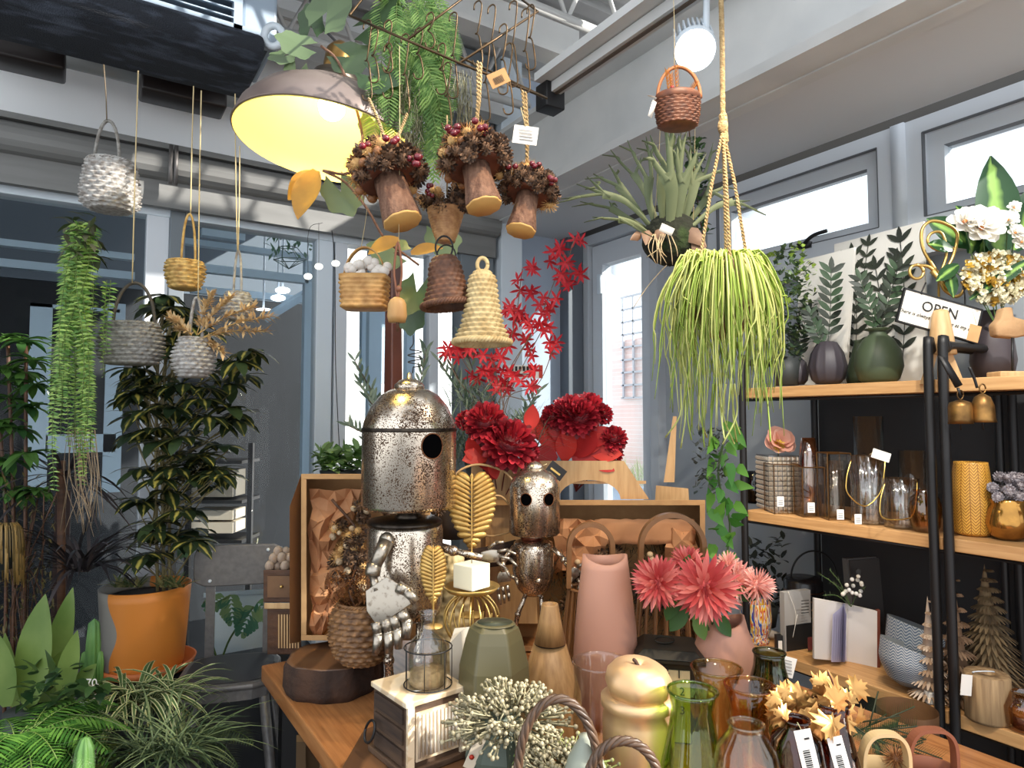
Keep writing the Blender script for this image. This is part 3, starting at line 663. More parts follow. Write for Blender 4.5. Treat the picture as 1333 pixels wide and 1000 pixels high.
def mushroom(label, X, Y, R, stem, dep, hang, ncone=52):
    t = T('pine_cone_mushroom', label, 'mushroom ornament', X, Y, dep, group='pine cone mushroom ornaments')
    k = t.k; c = t.p(X+1, Y+R*.12); (sx_, sy_, sw, ew) = stem; e = t.p(sx_, sy_, -.02); axs = (e-c).normalized()
    cap = M(); up = -axs; Rm = up.to_track_quat('Z', 'Y').to_matrix()
    cap.lathe([(R*.55*k, -.0*R*k), (R*.74*k, -.05*R*k), (R*.8*k, .2*R*k), (R*.62*k, .6*R*k), (R*.3*k, .85*R*k), (0, .9*R*k)], c, 28, ax=Rm)
    t.part('cap', cap, mat('cap_brown', (128, 74, 50), (96, 54, 38), r=.8, scale=20))
    L = (e-c).length
    t.part('stem', M().lathe([(sw*.9*k, -.05*L), (sw*k*.9, .3*L), (sw*k, .6*L), (ew*k*.98, .97*L), (ew*k*.95, L)], c, 26, ax=axs.to_track_quat('Z', 'Y').to_matrix(), rf=lambda a, i: 1+.04*sin(a*9)), bark_stem)
    t.part('cut_end', M().lathe([(ew*k*.96, L-.001), (ew*k*.93, L+.003), (0, L+.003)], c, 26, ax=axs.to_track_quat('Z', 'Y').to_matrix(), rf=lambda a, i: 1+.04*sin(a*9)), cut_m)
    for i in range(ncone):
        a = i*2.39996; tt = (i+.5)/ncone; ph = tt**.62*RAD(108); rr = sin(ph)*.86*R*k; h = (cos(ph)*.78+.16)*R*k
        q = c+Rm@V((rr*cos(a), rr*sin(a), h)); s_ = R*k*R_(.21, .28)
        j = i % 5
        if j in (0, 2, 3): place('cone', cone_proto, cone_m, t.o, 'pine_cone', q, rrot(), s_)
        elif j == 1: place('straw', straw_proto, straw_m, t.o, 'straw_flower', q, rrot(), s_*1.35)
        else: place('pod', pod_proto, mat('tan_pod', (160, 108, 66), (120, 78, 46), r=.5, scale=3), t.o, 'seed_pod', q, rrot(), s_*.5)
    for i in range(10):
        g = random.choice(((-.55, .62), (.25, .72), (.75, .25))) if i else (0, .8)
        q = c+V(((g[0]+R_(-.14, .14))*R*k, -R*.75*k+R_(-.01, .01), (g[1]+R_(-.12, .12))*R*k)); place('berry', pod_proto, berry_m, t.o, 'berry', q, (0, 0, 0), R*k*.10)
    m = M()
    for hx, hy in hang: m.rope([t.p(X, Y-R*.6), t.p((X+hx)/2+2, (Y-R*.6+hy)/2), t.p(hx, hy)], .003, 10, 2, 4)
    t.part('jute_loop', m, jute)
    return t
mushroom('pine cone mushroom ornament tilted in front of the lamp shade', 506, 228, 49, (524, 288, 23, 26), 1.22, ((480, 128), (530, 148)))
mushroom('largest pine cone mushroom ornament with pale cut stem end facing out', 618, 212, 48, (630, 268, 20, 24), 1.2, ((622, 80), (626, 82)))
mushroom('pine cone mushroom ornament with upright stem and a paper price tag', 686, 250, 38, (678, 300, 16, 20), 1.25, ((680, 118), (684, 120)), 44)
# cone basket under mushrooms
t = T('twine_pot_ornament', 'twine-wrapped tapered pot topped with pine cones among the mushrooms', 'ornament', 582, 300, 1.3)
wicker_basket(t, 580, [(12, 316), (17, 302), (23, 280), (24, 272)], mat('twine_wrap', (186, 140, 92), (150, 104, 62), scale=80), 6, 14, amp=.03, rim=False)
for i in range(16):
    q = t.p(582+R_(-32, 32), 258+R_(-16, 14), R_(-.04, .03)); place('cone' if i % 4 else 'straw', cone_proto, cone_m, t.o, 'pine_cone' if i % 4 else 'straw_flower', q, rrot(), 11*t.k)
for i in range(6): place('berry', pod_proto, berry_m, t.o, 'berry', t.p(556+R_(-7, 7), 248+R_(-8, 8), -.05), (0, 0, 0), 3.2*t.k)
t.part('cord', M().tube([t.p(582, 255), t.p(582, 150)], .0015, 5), jute)
t.part('hook', M().tube(arc(t.p(581, 333, -.02), 12*t.k, 14*t.k, -pi*.1, pi*1.1, 16), .0016, 6), black_metal)
t = T('price_tag', 'white price tag hanging from the jute of the mushroom with upright stem', 'tag', 684, 175, 1.2)
t.part('card', M().box(t.p(684, 176), (32*t.k, .001, 24*t.k), rot=Euler((0, RAD(8), 0))), white_tag, smooth=False)
t.part('string', M().tube([t.p(684, 165), t.p(678, 140)], .0008, 4), string_mat)
m = M()
for i in range(4): m.box(t.p(684+i*.3, 170+i*4, -.002), (18*t.k, .0006, 1.2*t.k), rot=Euler((0, RAD(8), 0)))
t.part('printing', m, mat('print_grey', (140, 140, 140)), smooth=False)
t = T('price_tag', 'brown paper price tag clipped to the wire rack', 'tag', 649, 100, 1.25)
t.part('card', M().box(t.p(649, 102), (26*t.k, .001, 20*t.k), rot=Euler((0, RAD(-25), 0))), kraft, smooth=False)
m = M()
for i in range(8): m.box(t.p(644+i*1.5, 106-i*.7, -.002), (.7*t.k, .0006, 9*t.k), rot=Euler((0, RAD(-25), 0)))
t.part('barcode', m, ink, smooth=False)
# wire rack with S hooks
t = T('wire_hanging_rack', 'bronze wire rack with S hooks above the mushroom ornaments', 'rack', 600, 60, 1.3)
wire = mat('bronze_wire', (96, 76, 52), (70, 56, 40), r=.4, metal=.8, scale=30)
m = M()
for L in ([(455, 20, 0), (598, 82, -.05), (700, 15, .05), (640, -30, .1), (480, -12, .15), (455, 20, 0)], [(480, -12, .15), (565, 58, .12), (712, 128, .1)], [(598, 82, -.05), (712, 128, .1)], [(530, 52, -.02), (640, -30, .1)]):
    m.tube(t.n(L), .0026, 6)
t.part('frame', m, wire)
for X, Y, Y2 in ((478, 30, 128), (487, 40, 105), (505, 30, 92), (527, 48, 146), (505, 60, 125), (575, 60, 120), (582, 85, 165), (590, 20, 125), (622, 5, 83), (640, 10, 100), (655, 35, 120), (668, 5, 110), (684, 15, 118), (691, 10, 88), (662, 60, 146), (545, 40, 100), (560, 20, 60), (632, 60, 155)):
    h = M(); mid = (Y+Y2)/2; r = 5
    h.tube(smooth_path(t.n([(X-5, Y+8, 0), (X-4, Y, 0), (X+2, Y-4, 0), (X+5, Y+4, 0), (X, mid-4, 0), (X-3, mid, .004), (X+2, mid+4, 0), (X+6, Y2-6, 0), (X+3, Y2+2, 0), (X-4, Y2+2, 0), (X-7, Y2-5, 0)]), 40), .0016, 5)
    t.part('hook', h, wire)
# tall hanging fern and grey moss
t = T('hanging_fern', 'green feathery fern garland with grey moss hanging above the mushrooms', 'hanging plant', 535, 10, 1.42)
m = M(); s = M()
for i in range(46):
    X0 = R_(500, 558); Y0 = R_(-30, 120); L = R_(60, 120); dx = R_(5, 45) if X0 > 520 else R_(-22, 25)
    P = resample(smooth_path([t.p(X0, Y0, R_(-.04, .04)), t.p(X0+dx*.6, Y0+L*.35, R_(-.06, .05)), t.p(X0+dx, Y0+L, R_(-.06, .06))], 12), 26); s.tube(P[::4], .0008, 3)
    for j, q in enumerate(P[1:-1]):
        tt = j/24; tan = (P[j+2]-P[j]).normalized(); sd = tan.cross(V((0, 1, .2))).normalized(); w_ = .03*sin(pi*min(1, .15+tt*.85))+.004
        for sg in (-1, 1): m.leaf(q, sd*sg+tan*.5, w_, .006, nrm=(0, -1, 0), bend=.3, seg=2, shape='lance')
for X0, Y0, X1, Y1 in ((575, 90, 560, 235), (565, 110, 575, 225), (545, 60, 583, 205), (550, 80, 567, 240), (540, 60, 550, 215)):
    P = resample(smooth_path([t.p(X0, Y0), t.p((X0+X1)/2+5, (Y0+Y1)/2), t.p(X1, Y1)], 12), 30)
    for j, q in enumerate(P[1:-1]):
        tan = (P[j+2]-P[j]).normalized(); sd = tan.cross(V((0, 1, .2))).normalized(); w_ = .034*sin(pi*min(1, .1+j/30*.9))+.004
        for sg in (-1, 1): m.leaf(q, sd*sg+tan*.7, w_, .007, nrm=(0, -1, 0), bend=.3, seg=2, shape='lance')
t.part('foliage', m, mat('fern_mid', (84, 122, 54), (134, 166, 88), kind='island', leaf=.35)); t.part('stems', s, mat('fern_stem', (90, 110, 50)))
m = M()
for i in range(260):
    X0 = random.choice((534, 598)) + R_(-16, 16)*(1 if i % 2 else .8); Y0 = R_(90, 200); m.tube([t.p(X0, Y0, R_(-.03, .03)), t.p(X0+R_(-5, 5), Y0+20, R_(-.03, .03)), t.p(X0+R_(-5, 5), Y0+R_(25, 50), R_(-.03, .03))], .0008, 3)
t.part('moss', m, mat('grey_moss', (118, 112, 84), (160, 156, 124), kind='island'))
# lobed leafy branch around lamp
def lobed(m, c, d, L, nrm, lob=5):
    d, s_, u = frame_of(d, nrm); pts = []; n = 26
    for i in range(n+1):
        a = -2.6+5.2*i/n; r = L*(.55+.38*cos(a*.55))*(1+.09*cos(a*lob*1.4)); pts.append(V(c)+d*(r*cos(a)+.18*L)+s_*(r*sin(a)*.75)+u*(.10*L*cos(a*2)))
    o = [V(c)+d*L*.25+u*(-.05*L)]+pts; m.add(o, [(0, i+1, i+2) for i in range(n)], [(.5, 0)]+[((.5+.5*sin(-2.6+5.2*i/n)), i/n) for i in range(n+1)])
t = T('vine_branch', 'vine branch with large serrated green and yellowing leaves around the lamp', 'vine', 440, 60, 1.42)
m = M(); y = M(); s = M()
for X, Y, L, dx, dz, d in ((420, 25, 46, .4, .8, 0), (445, 70, 46, 1, -.3, .03), (475, 35, 50, .8, .3, .04), (400, 60, 34, -.8, .1, -.03), (480, 95, 40, 1, -.5, -.03), (375, 70, 24, -.6, -.4, 0), (388, 90, 30, -.3, -1, 0), (485, 150, 40, .3, -.9, .05), (440, 240, 42, .4, -.9, .02), (500, 115, 28, .9, .1, .05), (545, 370, 48, -.2, -.9, .08), (520, 330, 40, -.8, .2, .08), (570, 300, 38, .4, -.6, .1), (535, 400, 34, 0, -1, .1), (405, 40, 30, -.1, 1, .05)):
    lobed(m, t.p(X, Y, d), (dx, R_(-.5, .2), dz), L*t.k, (R_(-.3, .3), -1, .35))
for X, Y, L, W_, dx, dz, d, tw in ((412, 222, 70, 34, -.35, -1, -.02, .4), (408, 224, 50, 26, -.75, -.8, .0, -.5), (520, 312, 46, 22, -.9, -.35, .02, .3), (535, 330, 44, 18, .95, .25, .02, -.3)): y.leaf(t.p(X, Y, d), (dx, -.15, dz), L*t.k, W_*t.k, nrm=(.3, -1, .3), bend=.25, seg=9, shape='oval', fold=.45, twist=tw)
for X, Y, L, dx, dz, d in (): lobed(y, t.p(X, Y, d), (dx, R_(-.3, .1), dz), L*t.k, (.2, -1, .3))
s.tube(smooth_path(t.n([(418, 60, .03), (440, 80, .02), (462, 135, .0), (472, 190, 0), (455, 225, 0), (420, 222, -.01)]), 24), .003, 6)
s.tube(smooth_path(t.n([(420, 222, -.01), (450, 238, .0), (478, 272, 0), (500, 310, .02), (525, 330, .05), (545, 345, .08)]), 24), .0028, 6)
t.part('leaves', m, mat('vine_green', (52, 76, 42), (92, 110, 76), kind='island', leaf=.12, r=.4)); t.part('yellow_leaves', y, mat('vine_yellow', (206, 154, 62), (170, 128, 60), scale=14, leaf=.35)); t.part('stem', s, bark_stem)
# splint basket of cotton
t = T('cotton_basket', 'honey splint basket filled with white cotton bolls and bow handle', 'basket', 475, 402, 1.28)
wicker_basket(t, 475, [(28, 403), (29, 380), (30, 362)], honey, 16, 7, amp=.075, sqr=5, sy=.75, rim=False)
t.part('rim', M().lathe([(31*t.k, t.p(475, 366).z), (31.5*t.k, t.p(475, 360).z), (29*t.k, t.p(475, 360).z), (29*t.k, t.p(475, 366).z)], t.cx(475, 0, 380), 48, lambda a, i: min(1.32, (abs(cos(a))**5+abs(sin(a))**5)**(-.2)), sy=.75, cap0=False, cap1=False), honey)
P = arc(t.p(475, 366), 27*t.k, 44*t.k, 0, pi, 24); m = M()
for a, b in zip(P, P[1:]):
    off = V((0, .007, 0)); n_ = (b-a).cross(V((0, 1, 0))).normalized()*.0012
    m.hex([a-off-n_, a+off-n_, b+off-n_, b-off-n_, a-off+n_, a+off+n_, b+off+n_, b-off+n_])
t.part('handle', M().band(P, (0, .007, 0), .0012), honey); twine(t, 470, 322, 478, 272, r=.0006)
for X, Y in ((455, 352), (466, 345), (478, 343), (490, 355), (500, 350), (470, 357), (486, 345)):
    q = T('cotton_boll', 'white cotton boll heaped in the honey splint basket', 'cotton', X, Y, 1.27, group='cotton bolls in the splint basket')
    m = M()
    for i in range(4): m.ball(q.p(X, Y)+V((R_(-1, 1), R_(-1, 1), R_(-1, 1)))*.006, 6.5*q.k, 10, 8)
    q.part('fluff', m, mat('cotton', (206, 198, 188), r=.95, bump=.5)); q.part('husk', M().bloom(q.p(X, Y+3), 7*q.k, 5, (0, 0, -1), L=.8, W=.5, cover=0), wood_dark)
# bells
def weave_bell(label, X, prof, mt, dep, n, rows, amp, loop, name='hanging_bell', ringm=None, lean=0):
    t = T(name, label, 'bell ornament', X, prof[-1][1], dep); lp = t.lprof(prof)
    Q, N, rf = weave(lp[::-1], n, 4, amp, rows); c = t.cx(X, 0, prof[0][1]); R0 = Matrix.Rotation(lean, 3, 'Y')
    pv = t.p(X, prof[0][1]); Q = [(r, z-pv.z) for r, z in Q]
    m = M().lathe(Q, pv, N, rf, ax=R0, cap0=False); m.lathe([(r*.9, z) for r, z in Q], pv, 40, ax=R0, cap0=False); t.part('bell_body', m, mt)
    t.part('rim', M().rope([pv+R0@V((Q[0][0]*1.02*cos(a*pi/24), Q[0][0]*1.02*sin(a*pi/24), Q[0][1])) for a in range(49)], .006, 18), mt)
    t.part('loop', M().tube(arc(pv+V((0, 0, loop*t.k*.8)), loop*t.k*.75, loop*t.k, 0, 2*pi, 20), .002 if ringm else .004, 6), ringm or mt); return t
weave_bell('dark brown splint bell ornament hanging on a black ring', 578, [(14, 334), (20, 345), (24, 372), (33, 398)], brown_wick, 1.25, 18, 10, .09, 15, ringm=black_metal, lean=RAD(-6))
weave_bell('pale straw woven bell ornament with flared rim', 628, [(9, 352), (17, 362), (20, 392), (26, 425), (35, 446)], straw, 1.22, 18, 15, .13, 9)
t = T('wooden_bell', 'small carved wooden bell on a leather cord', 'bell ornament', 518, 420, 1.2)
t.lathe('bell_body', mat('olive_wood', (196, 156, 100), (160, 118, 66), r=.5, scale=8, stretch=(3, 3, 1)), 517, [(11, 420), (13, 412), (12, 396), (9, 390), (4, 387)], n=20, sy=.8)
t.part('clapper', M().tube([t.p(517, 405), t.p(518, 432)], .003, 6), wood_dark)
m = M().tube(smooth_path(t.n([(517, 388), (515, 372), (513, 350), (518, 315), (523, 350), (521, 372), (518, 388)]), 30), .0022, 6); m.ball(t.p(519, 376), .006)
t.part('leather_cord', m, mat('leather', (120, 74, 50))); twine(t, 519, 315, 520, 60, r=.0006)
# little basket with wheat top right
t = T('hanging_basket', 'small reddish brown basket with dried wheat hanging under the bright spotlight', 'basket', 883, 165, 1.3)
wicker_basket(t, 882, [(24, 166), (27, 150), (28, 128)], red_wick, 18, 9, amp=.10, sy=.8, rim=False)
t.lathe('rim', red_wick, 882, [(28, 133), (29.5, 131), (29.5, 126), (28, 124)], n=32, sy=.8, cap0=False, cap1=False)
t.part('handle', M().tube(arc(t.p(884, 128), 28*t.k, 42*t.k, 0, pi, 24), .0035, 6), mat('cane', (150, 92, 50))); twine(t, 878, 88, 876, -20, r=.0006)
t2 = T('dried_wheat', 'dried orange wheat ears and red berries in the small reddish brown basket', 'dried flowers', 880, 125, 1.3)
for X0, X1, Y1 in ((872, 868, 95), (882, 880, 90), (895, 906, 112), (876, 873, 100)):
    m = M(); P = resample([t2.p(X0, 128), t2.p(X1, Y1)], 9)
    for q in P:
        for a in range(5): m.leaf(q, (cos(a*1.3)*.8, sin(a*1.3)*.8, 1), .012, .004, seg=2, shape='lance')
    t2.part('wheat_ear', m, mat('wheat', (214, 150, 78), (190, 120, 60), kind='island', leaf=.2))
for i in range(3): t2.part('berry', M().ball(t2.p(875, 126-i*6, -.02), .004), mat('red_berry', (150, 30, 26), r=.3))
t = T('price_tag', 'crumpled white tag tied to the small reddish brown basket', 'tag', 850, 135, 1.27)
t.part('card', M().box(t.p(849, 142), (7*t.k, .001, 22*t.k), rot=Euler((.2, RAD(14), .6))), white_tag); t.part('ribbon', M().leaf(t.p(855, 128), (-1, 0, .3), .02, .008).leaf(t.p(855, 128), (-.6, 0, -.5), .016, .008), white_tag)
# staghorn fern
t = T('staghorn_fern', 'grey-green staghorn fern mounted on a dark moss ball', 'hanging plant', 872, 320, 1.72)
ball_m = mat('dark_moss', (30, 34, 24), (70, 104, 40), r=.95, scale=5, bump=1, bscale=60, lo=.62, hi=.8)
t.part('moss_ball', M().ball(t.p(874, 312), 38*t.k, 28, 20, (1, .9, .9), jit=.03), ball_m)
m = M()
def antler(m, pts, w, tips, t=t):
    P = smooth_path(t.n(pts), 14); n = len(P)
    for i in range(n-1):
        pass
    def strip(P, w0, w1, tip=False):
        vs = []; 
        for i, q in enumerate(P):
            tt = i/(len(P)-1); wd = (w0+(w1-w0)*tt)*t.k/2
            if tip and tt > .6: wd *= max(.15, 1-((tt-.6)/.4)**1.5)
            tn = (P[min(i+1, len(P)-1)]-P[max(i-1, 0)]).normalized(); sd = tn.cross(V((0, 1, 0))).normalized()
            vs += [q-sd*wd+V((0, .004, 0)), q+V((0, -.002, 0)), q+sd*wd+V((0, .004, 0))]
        fs = []
        for i in range(len(P)-1): a = i*3; fs += [(a, a+1, a+4, a+3), (a+1, a+2, a+5, a+4)]
        m.add(vs, fs, [(j/2, i/len(P)) for i in range(len(P)) for j in range(3)])
    strip(P, w*.45, w*1.15)
    e = pts[-1]; b = pts[-2]
    cxt = sum(q[0] for q in tips)/len(tips); cyt = sum(q[1] for q in tips)/len(tips)
    for tp in tips:
        tp = (cxt+(tp[0]-cxt)*1.35, cyt+(tp[1]-cyt)*1.2, tp[2])
        sx2 = .28*w*(1 if tp[0] > cxt else -1); Q = smooth_path(t.n([((b[0]+2*e[0])/3, (b[1]+2*e[1])/3, e[2]), (e[0]+sx2, e[1], e[2]), ((e[0]+tp[0])/2+sx2*.9, (e[1]+tp[1])/2, (e[2]+tp[2])/2), tp]), 15); strip(Q, w*.5, w*.34, True)
        k2 = 1 if tp[0] > cxt else -1; m1 = ((e[0]+tp[0])/2+sx2*.9, (e[1]+tp[1])/2, (e[2]+tp[2])/2); Q = smooth_path(t.n([m1, (m1[0]+k2*4, m1[1]+(tp[1]-m1[1])*.4, tp[2]), (tp[0]+k2*11, tp[1]+7, tp[2]-.01)]), 10); strip(Q, w*.34, w*.22, True)
for pts, w_, tips in (
    ([(865, 300, -.03), (862, 250, -.05), (870, 215, -.05)], 16, [(852, 175, -.06), (868, 168, -.05), (882, 172, -.04)]),
    ([(872, 300, -.05), (875, 250, -.08), (868, 225, -.09)], 20, [(850, 195, -.1), (862, 160, -.1)]),
    ([(880, 300, -.04), (885, 260, -.06), (890, 225, -.07)], 18, [(885, 185, -.08), (905, 190, -.07), (895, 170, -.07)]),
    ([(855, 300, 0), (845, 260, 0), (845, 230, 0)], 12, [(820, 182, 0), (838, 178, 0)]),
    ([(888, 300, -.02), (900, 260, -.03), (905, 235, -.03)], 13, [(920, 200, -.03), (938, 215, -.03), (905, 185, -.03)]),
    ([(890, 300, .02), (915, 265, .02), (925, 250, 0)], 11, [(948, 240, 0), (935, 225, 0), (955, 262, 0)]),
    ([(850, 300, .02), (825, 265, .02), (805, 240, .02)], 11, [(775, 225, .02), (790, 215, 0)]),
    ([(850, 295, -.02), (815, 262, -.03), (785, 252, -.04)], 10, [(735, 256, -.06), (750, 240, -.05), (760, 232, -.04)]),
    ([(848, 300, .04), (820, 285, .04), (795, 270, .05)], 9, [(760, 262, .05), (788, 262, .05)]),
    ([(848, 305, -.05), (825, 290, -.08), (805, 285, -.1)], 8, [(780, 284, -.12), (830, 300, -.12)]),
    ([(895, 300, -.05), (930, 270, -.05), (955, 262, -.05)], 9, [(985, 272, -.05), (978, 262, -.05)]),
    ([(862, 300, .06), (840, 250, .08), (825, 225, .1)], 10, [(800, 195, .1), (830, 200, .1)]),
    ([(885, 300, .06), (900, 250, .08), (915, 225, .1)], 10, [(925, 185, .1), (905, 178, .1)]),
    ([(870, 300, .05), (860, 250, .1), (862, 220, .1)], 12, [(845, 185, .1), (875, 178, .1)])):
    antler(m, pts, w_, tips)
t.part('fronds', m, mat('staghorn_green', (98, 110, 76), (128, 138, 104), kind='noise', scale=5, leaf=.2, r=.6))
m = M()
for X, Y, L, dx, dz in ((845, 300, 26, -.3, -.6), (858, 298, 22, .1, -.9), (895, 300, 34, .9, -.6), (905, 312, 30, .5, -.9), (835, 306, 20, -1, -.1)): m.leaf(t.p(X, Y, -.06), (dx, -.5, dz), L*t.k, L*.8*t.k, nrm=(0, -1, 0), bend=.6, shape='heart', fold=-.4)
t.part('shield_fronds', m, mat('dry_shield', (122, 94, 72), (92, 66, 50), scale=20))
m = M()
for i in range(12):
    X = 862+R_(-12, 14); m.tube(smooth_path([t.p(X, 305, -.075), t.p(X+R_(-10, 10), 322, -.082), t.p(X+R_(-12, 12), R_(330, 348), -.07)], 8), .0012, 4)
m.tube(smooth_path(t.n([(868, 345, -.02), (852, 362, 0), (838, 380, 0), (825, 400, 0)]), 14), .0012, 4)
t.part('roots', m, mat('pale_root', (196, 176, 140)))
t.part('label_card', M().box(t.p(868, 299, -.09), (17*t.k, .001, 10*t.k), rot=Euler((0, RAD(25), 0))), white_tag); twine(t, 852, 290, 860, 150, d=-.02, r=.0008); twine(t, 902, 300, 905, 150, d=0, r=.0008)
t.o['label'] = 'grey-green staghorn fern mounted on a dark moss ball hanging before the door'
# small trailing plant behind the staghorn
t = T('trailing_ivy', 'dark small-leaved ivy seen behind the staghorn fronds', 'hanging plant', 905, 240, 2.0)
m = M()
for i in range(260): m.leaf(t.p(903+R_(-20, 22)*(.4+.6*((i % 26)/26)), 180+(i % 26)*5, R_(-.05, .05)), (R_(-1, 1), R_(-1, .3), R_(-1, .5)), .022, .014, seg=2)
t.part('foliage', m, mat('ivy_dark', (36, 70, 40), (70, 106, 56), kind='island', leaf=.2)); t.part('stem', M().tube(t.n([(897, 170), (905, 240), (915, 310)]), .002, 5), wood_dark)
# macrame plant
t = T('macrame_planter', 'jute macrame hanger with a yellow-green string cactus in a coir pot', 'hanging plant', 940, 400, 1.38)
m = M(); m.rope(t.n([(938, -30), (940, 60), (941, 160)]), .005, 34, 3, 5)
m.ball(t.p(941, 165), .011, 10, 8, (1, 1, 1.6)); m.rope(t.n([(941, 150), (943, 185)]), .008, 8, 3, 5)
for X, d in ((912, -.05), (950, -.08), (972, -.02), (945, .08)): m.rope([t.p(941, 170), t.p((941+X)/2, 240, d*.6), t.p(X, 335, d)], .0035, 18, 2, 4)
for i in range(160):
    Y = R_(0, 330); X = 940+(R_(-28, 30)*max(0, (Y-190)/140) if Y > 190 else 0); m.leaf(t.p(X, Y), (R_(-1, 1), R_(-1, 1), R_(-.3, 1)), .008, .0008, seg=1)
t.part('jute_hanger', m, jute)
t.lathe('coir_pot', mat('coir', (96, 70, 48), (130, 98, 66), scale=60, bump=.8, bscale=120), 940, [(18, 440), (34, 425), (40, 385), (40, 345), (36, 345)], n=32, rf=lambda a, i: 1+.015*sin(40*a))
m = M()
for i in range(330):
    a = R_(0, 2*pi); r0 = R_(.1, .95)*38; r1 = R_(38, 66) if i % 3 else R_(60, 84); yb = R_(440, 540) if i % 4 else R_(395, 460)
    if i % 23 == 0: yb = R_(545, 572)
    dx = cos(a); dy = sin(a); top = 333+R_(-9, 8); o1 = R_(-5, 5); o2 = R_(-14, 14)
    pts = [t.p(940+dx*r0, 348, dy*r0*t.k), t.p(940+dx*(r0+r1)/2, top, dy*(r0+r1)/2*t.k), t.p(940+dx*r1*.95, 365+R_(0, 20), dy*r1*t.k), t.p(940+dx*(r1+4)+o1, (370+yb)/2, dy*(r1+3)*t.k), t.p(940+dx*(r1)+o1+o2*.4, (370+yb*2)/3, dy*r1*t.k), t.p(940+dx*(r1-1)+o1+o2, yb, dy*r1*t.k)]
    P = smooth_path(pts, 16); m.tube(P, [.0024*(1-.75*(j/len(P))**2) for j in range(len(P))], 3)
for i in range(14):
    X = R_(885, 1000); m.tube(smooth_path([t.p(X, 500, R_(-.06, .06)), t.p(X+R_(-5, 5), 540, 0), t.p(X+R_(-22, 22), R_(560, 585), R_(-.05, .05))], 8), .002, 3)
t.part('strands', m, mat('string_cactus', (148, 176, 74), (206, 214, 132), kind='island', leaf=.2, r=.45))

t = T('hanging_light_cord', 'thin black cord with small white bulbs hanging beside the white mullion', 'light cord', 437, 345, 2.3)
t.part('cord', M().tube(smooth_path(t.n([(432, 300), (436, 345), (437, 480), (444, 620), (446, 640)]), 20), .0015, 4), black_metal)
for X, Y in ((437, 343), (415, 347), (401, 360)): t.part('bulb', M().ball(t.p(X, Y), 4.5*t.k, 12, 8, (1.2, 1, .9)), mat('small_bulb', (255, 250, 235), emit=2))
t.part('cord', M().tube(smooth_path(t.n([(401, 360), (402, 300), (420, 290)]), 10), .0008, 4).tube(t.n([(415, 345), (415, 290)]), .0008, 4), black_metal)
t = T('notice_card', 'small white notice with black lettering marks and red edge on the corner wall', 'notice', 684, 482, 2.45)
t.part('card', M().box(t.p(684, 484, 0), (44*t.k, .004, 17*t.k)), white_tag, smooth=False); m = M()
for i in range(7): m.box(t.p(667+i*5, 480, -.004), (3*t.k, .002, 6*t.k))
for i in range(2): m.box(t.p(678, 487+i*3, -.004), (26*t.k, .002, 1*t.k))
t.part('printing', m, ink, smooth=False); t.part('red_edge', M().box(t.p(704, 484, -.003), (5*t.k, .003, 17*t.k)), mat('tag_red', (196, 60, 40)), smooth=False)

# things standing in the hall beyond the glass
def hall_thing(name, label, cat, px, py, Y):
    dep = depth_of(onY(px, py, Y)); return T(name, label, cat, px, py, dep)
t = hall_thing('storage_shelf', 'dark storage shelf standing in the hall beyond the glass', 'shelf', 285, 690, 4.6)
fz = t.w((0, 0, 0)).z
for a in (245, 325):
    for d in (0, .25): t.part('post', M().box(t.p(a, 690, d)+V((0, 0, (fz+.1)/2+.2)), (.03, .03, abs(fz)+.6)), black_metal, smooth=False)
for y in (600, 650, 700): t.part('shelf_board', M().box(t.p(285, y, .12), (86*t.k, .3, .02)), black_metal, smooth=False)
for i, (y, h_) in enumerate(((628, 34), (668, 12), (684, 14))):
    q = hall_thing('storage_box', ('large grey box on the upper board of the hall shelf', 'flat beige box on the middle board of the hall shelf', 'flat pale box on the lower board of the hall shelf')[i], 'box', 285, y, 4.6); q.part('carton', M().box(q.p(285, y, .1), (54*q.k, .2, h_*q.k)), mat('hall_box', (118, 112, 100), (98, 94, 86)) if i == 0 else mat('beige_box', (196, 184, 164)), smooth=False)
for i, (X, Y) in enumerate(((368, 378), (362, 388), (343, 403))):
    q = hall_thing('ceiling_spotlight', ('upper bright white spotlight in the hall ceiling', 'lower bright white spotlight in the hall ceiling', 'flat white hanging lamp in the hall beyond the glass')[i], 'spotlight', X, Y, 4.2)
    q.part('head', M().ball((0, 0, 0), 7*q.k, 14, 8, (1.4, 1, .6 if i < 2 else .25)), mat('hall_spot', (240, 246, 255), emit=3)); q.part('stem', M().tube([V((0, 0, 0)), V((0, 0, .5))], .006, 6), white_frame)
t = hall_thing('lean_beam', 'pale diagonal beam crossing the hall pane beside the spotlights', 'beam', 385, 395, 4.3); t.part('beam', M().tube(t.n([(345, 415, 0), (405, 378, 0)]), .03, 4), pale, smooth=False)
# ================================================================== on the table
old_metal, nt, b = base_mat('antique_tin'); N = nt.nodes; L_ = nt.links
tc = N.new('ShaderNodeTexCoord'); n1 = N.new('ShaderNodeTexNoise'); n1.inputs['Scale'].default_value = 330; n1.inputs['Detail'].default_value = 6
n2 = N.new('ShaderNodeTexNoise'); n2.inputs['Scale'].default_value = 14; n2.inputs['Detail'].default_value = 4
L_.new(tc.outputs['Object'], n1.inputs[0]); L_.new(tc.outputs['Object'], n2.inputs[0])
ad = N.new('ShaderNodeMath'); ad.operation = 'MULTIPLY_ADD'; ad.inputs[1].default_value = .55; L_.new(n2.outputs['Fac'], ad.inputs[0]); L_.new(n1.outputs['Fac'], ad.inputs[2])
rp = N.new('ShaderNodeValToRGB'); e = rp.color_ramp.elements; e[0].position = .79; e[0].color = (.70, .61, .50, 1); e[1].position = .86; e[1].color = (*lin((98, 70, 46)), 1)
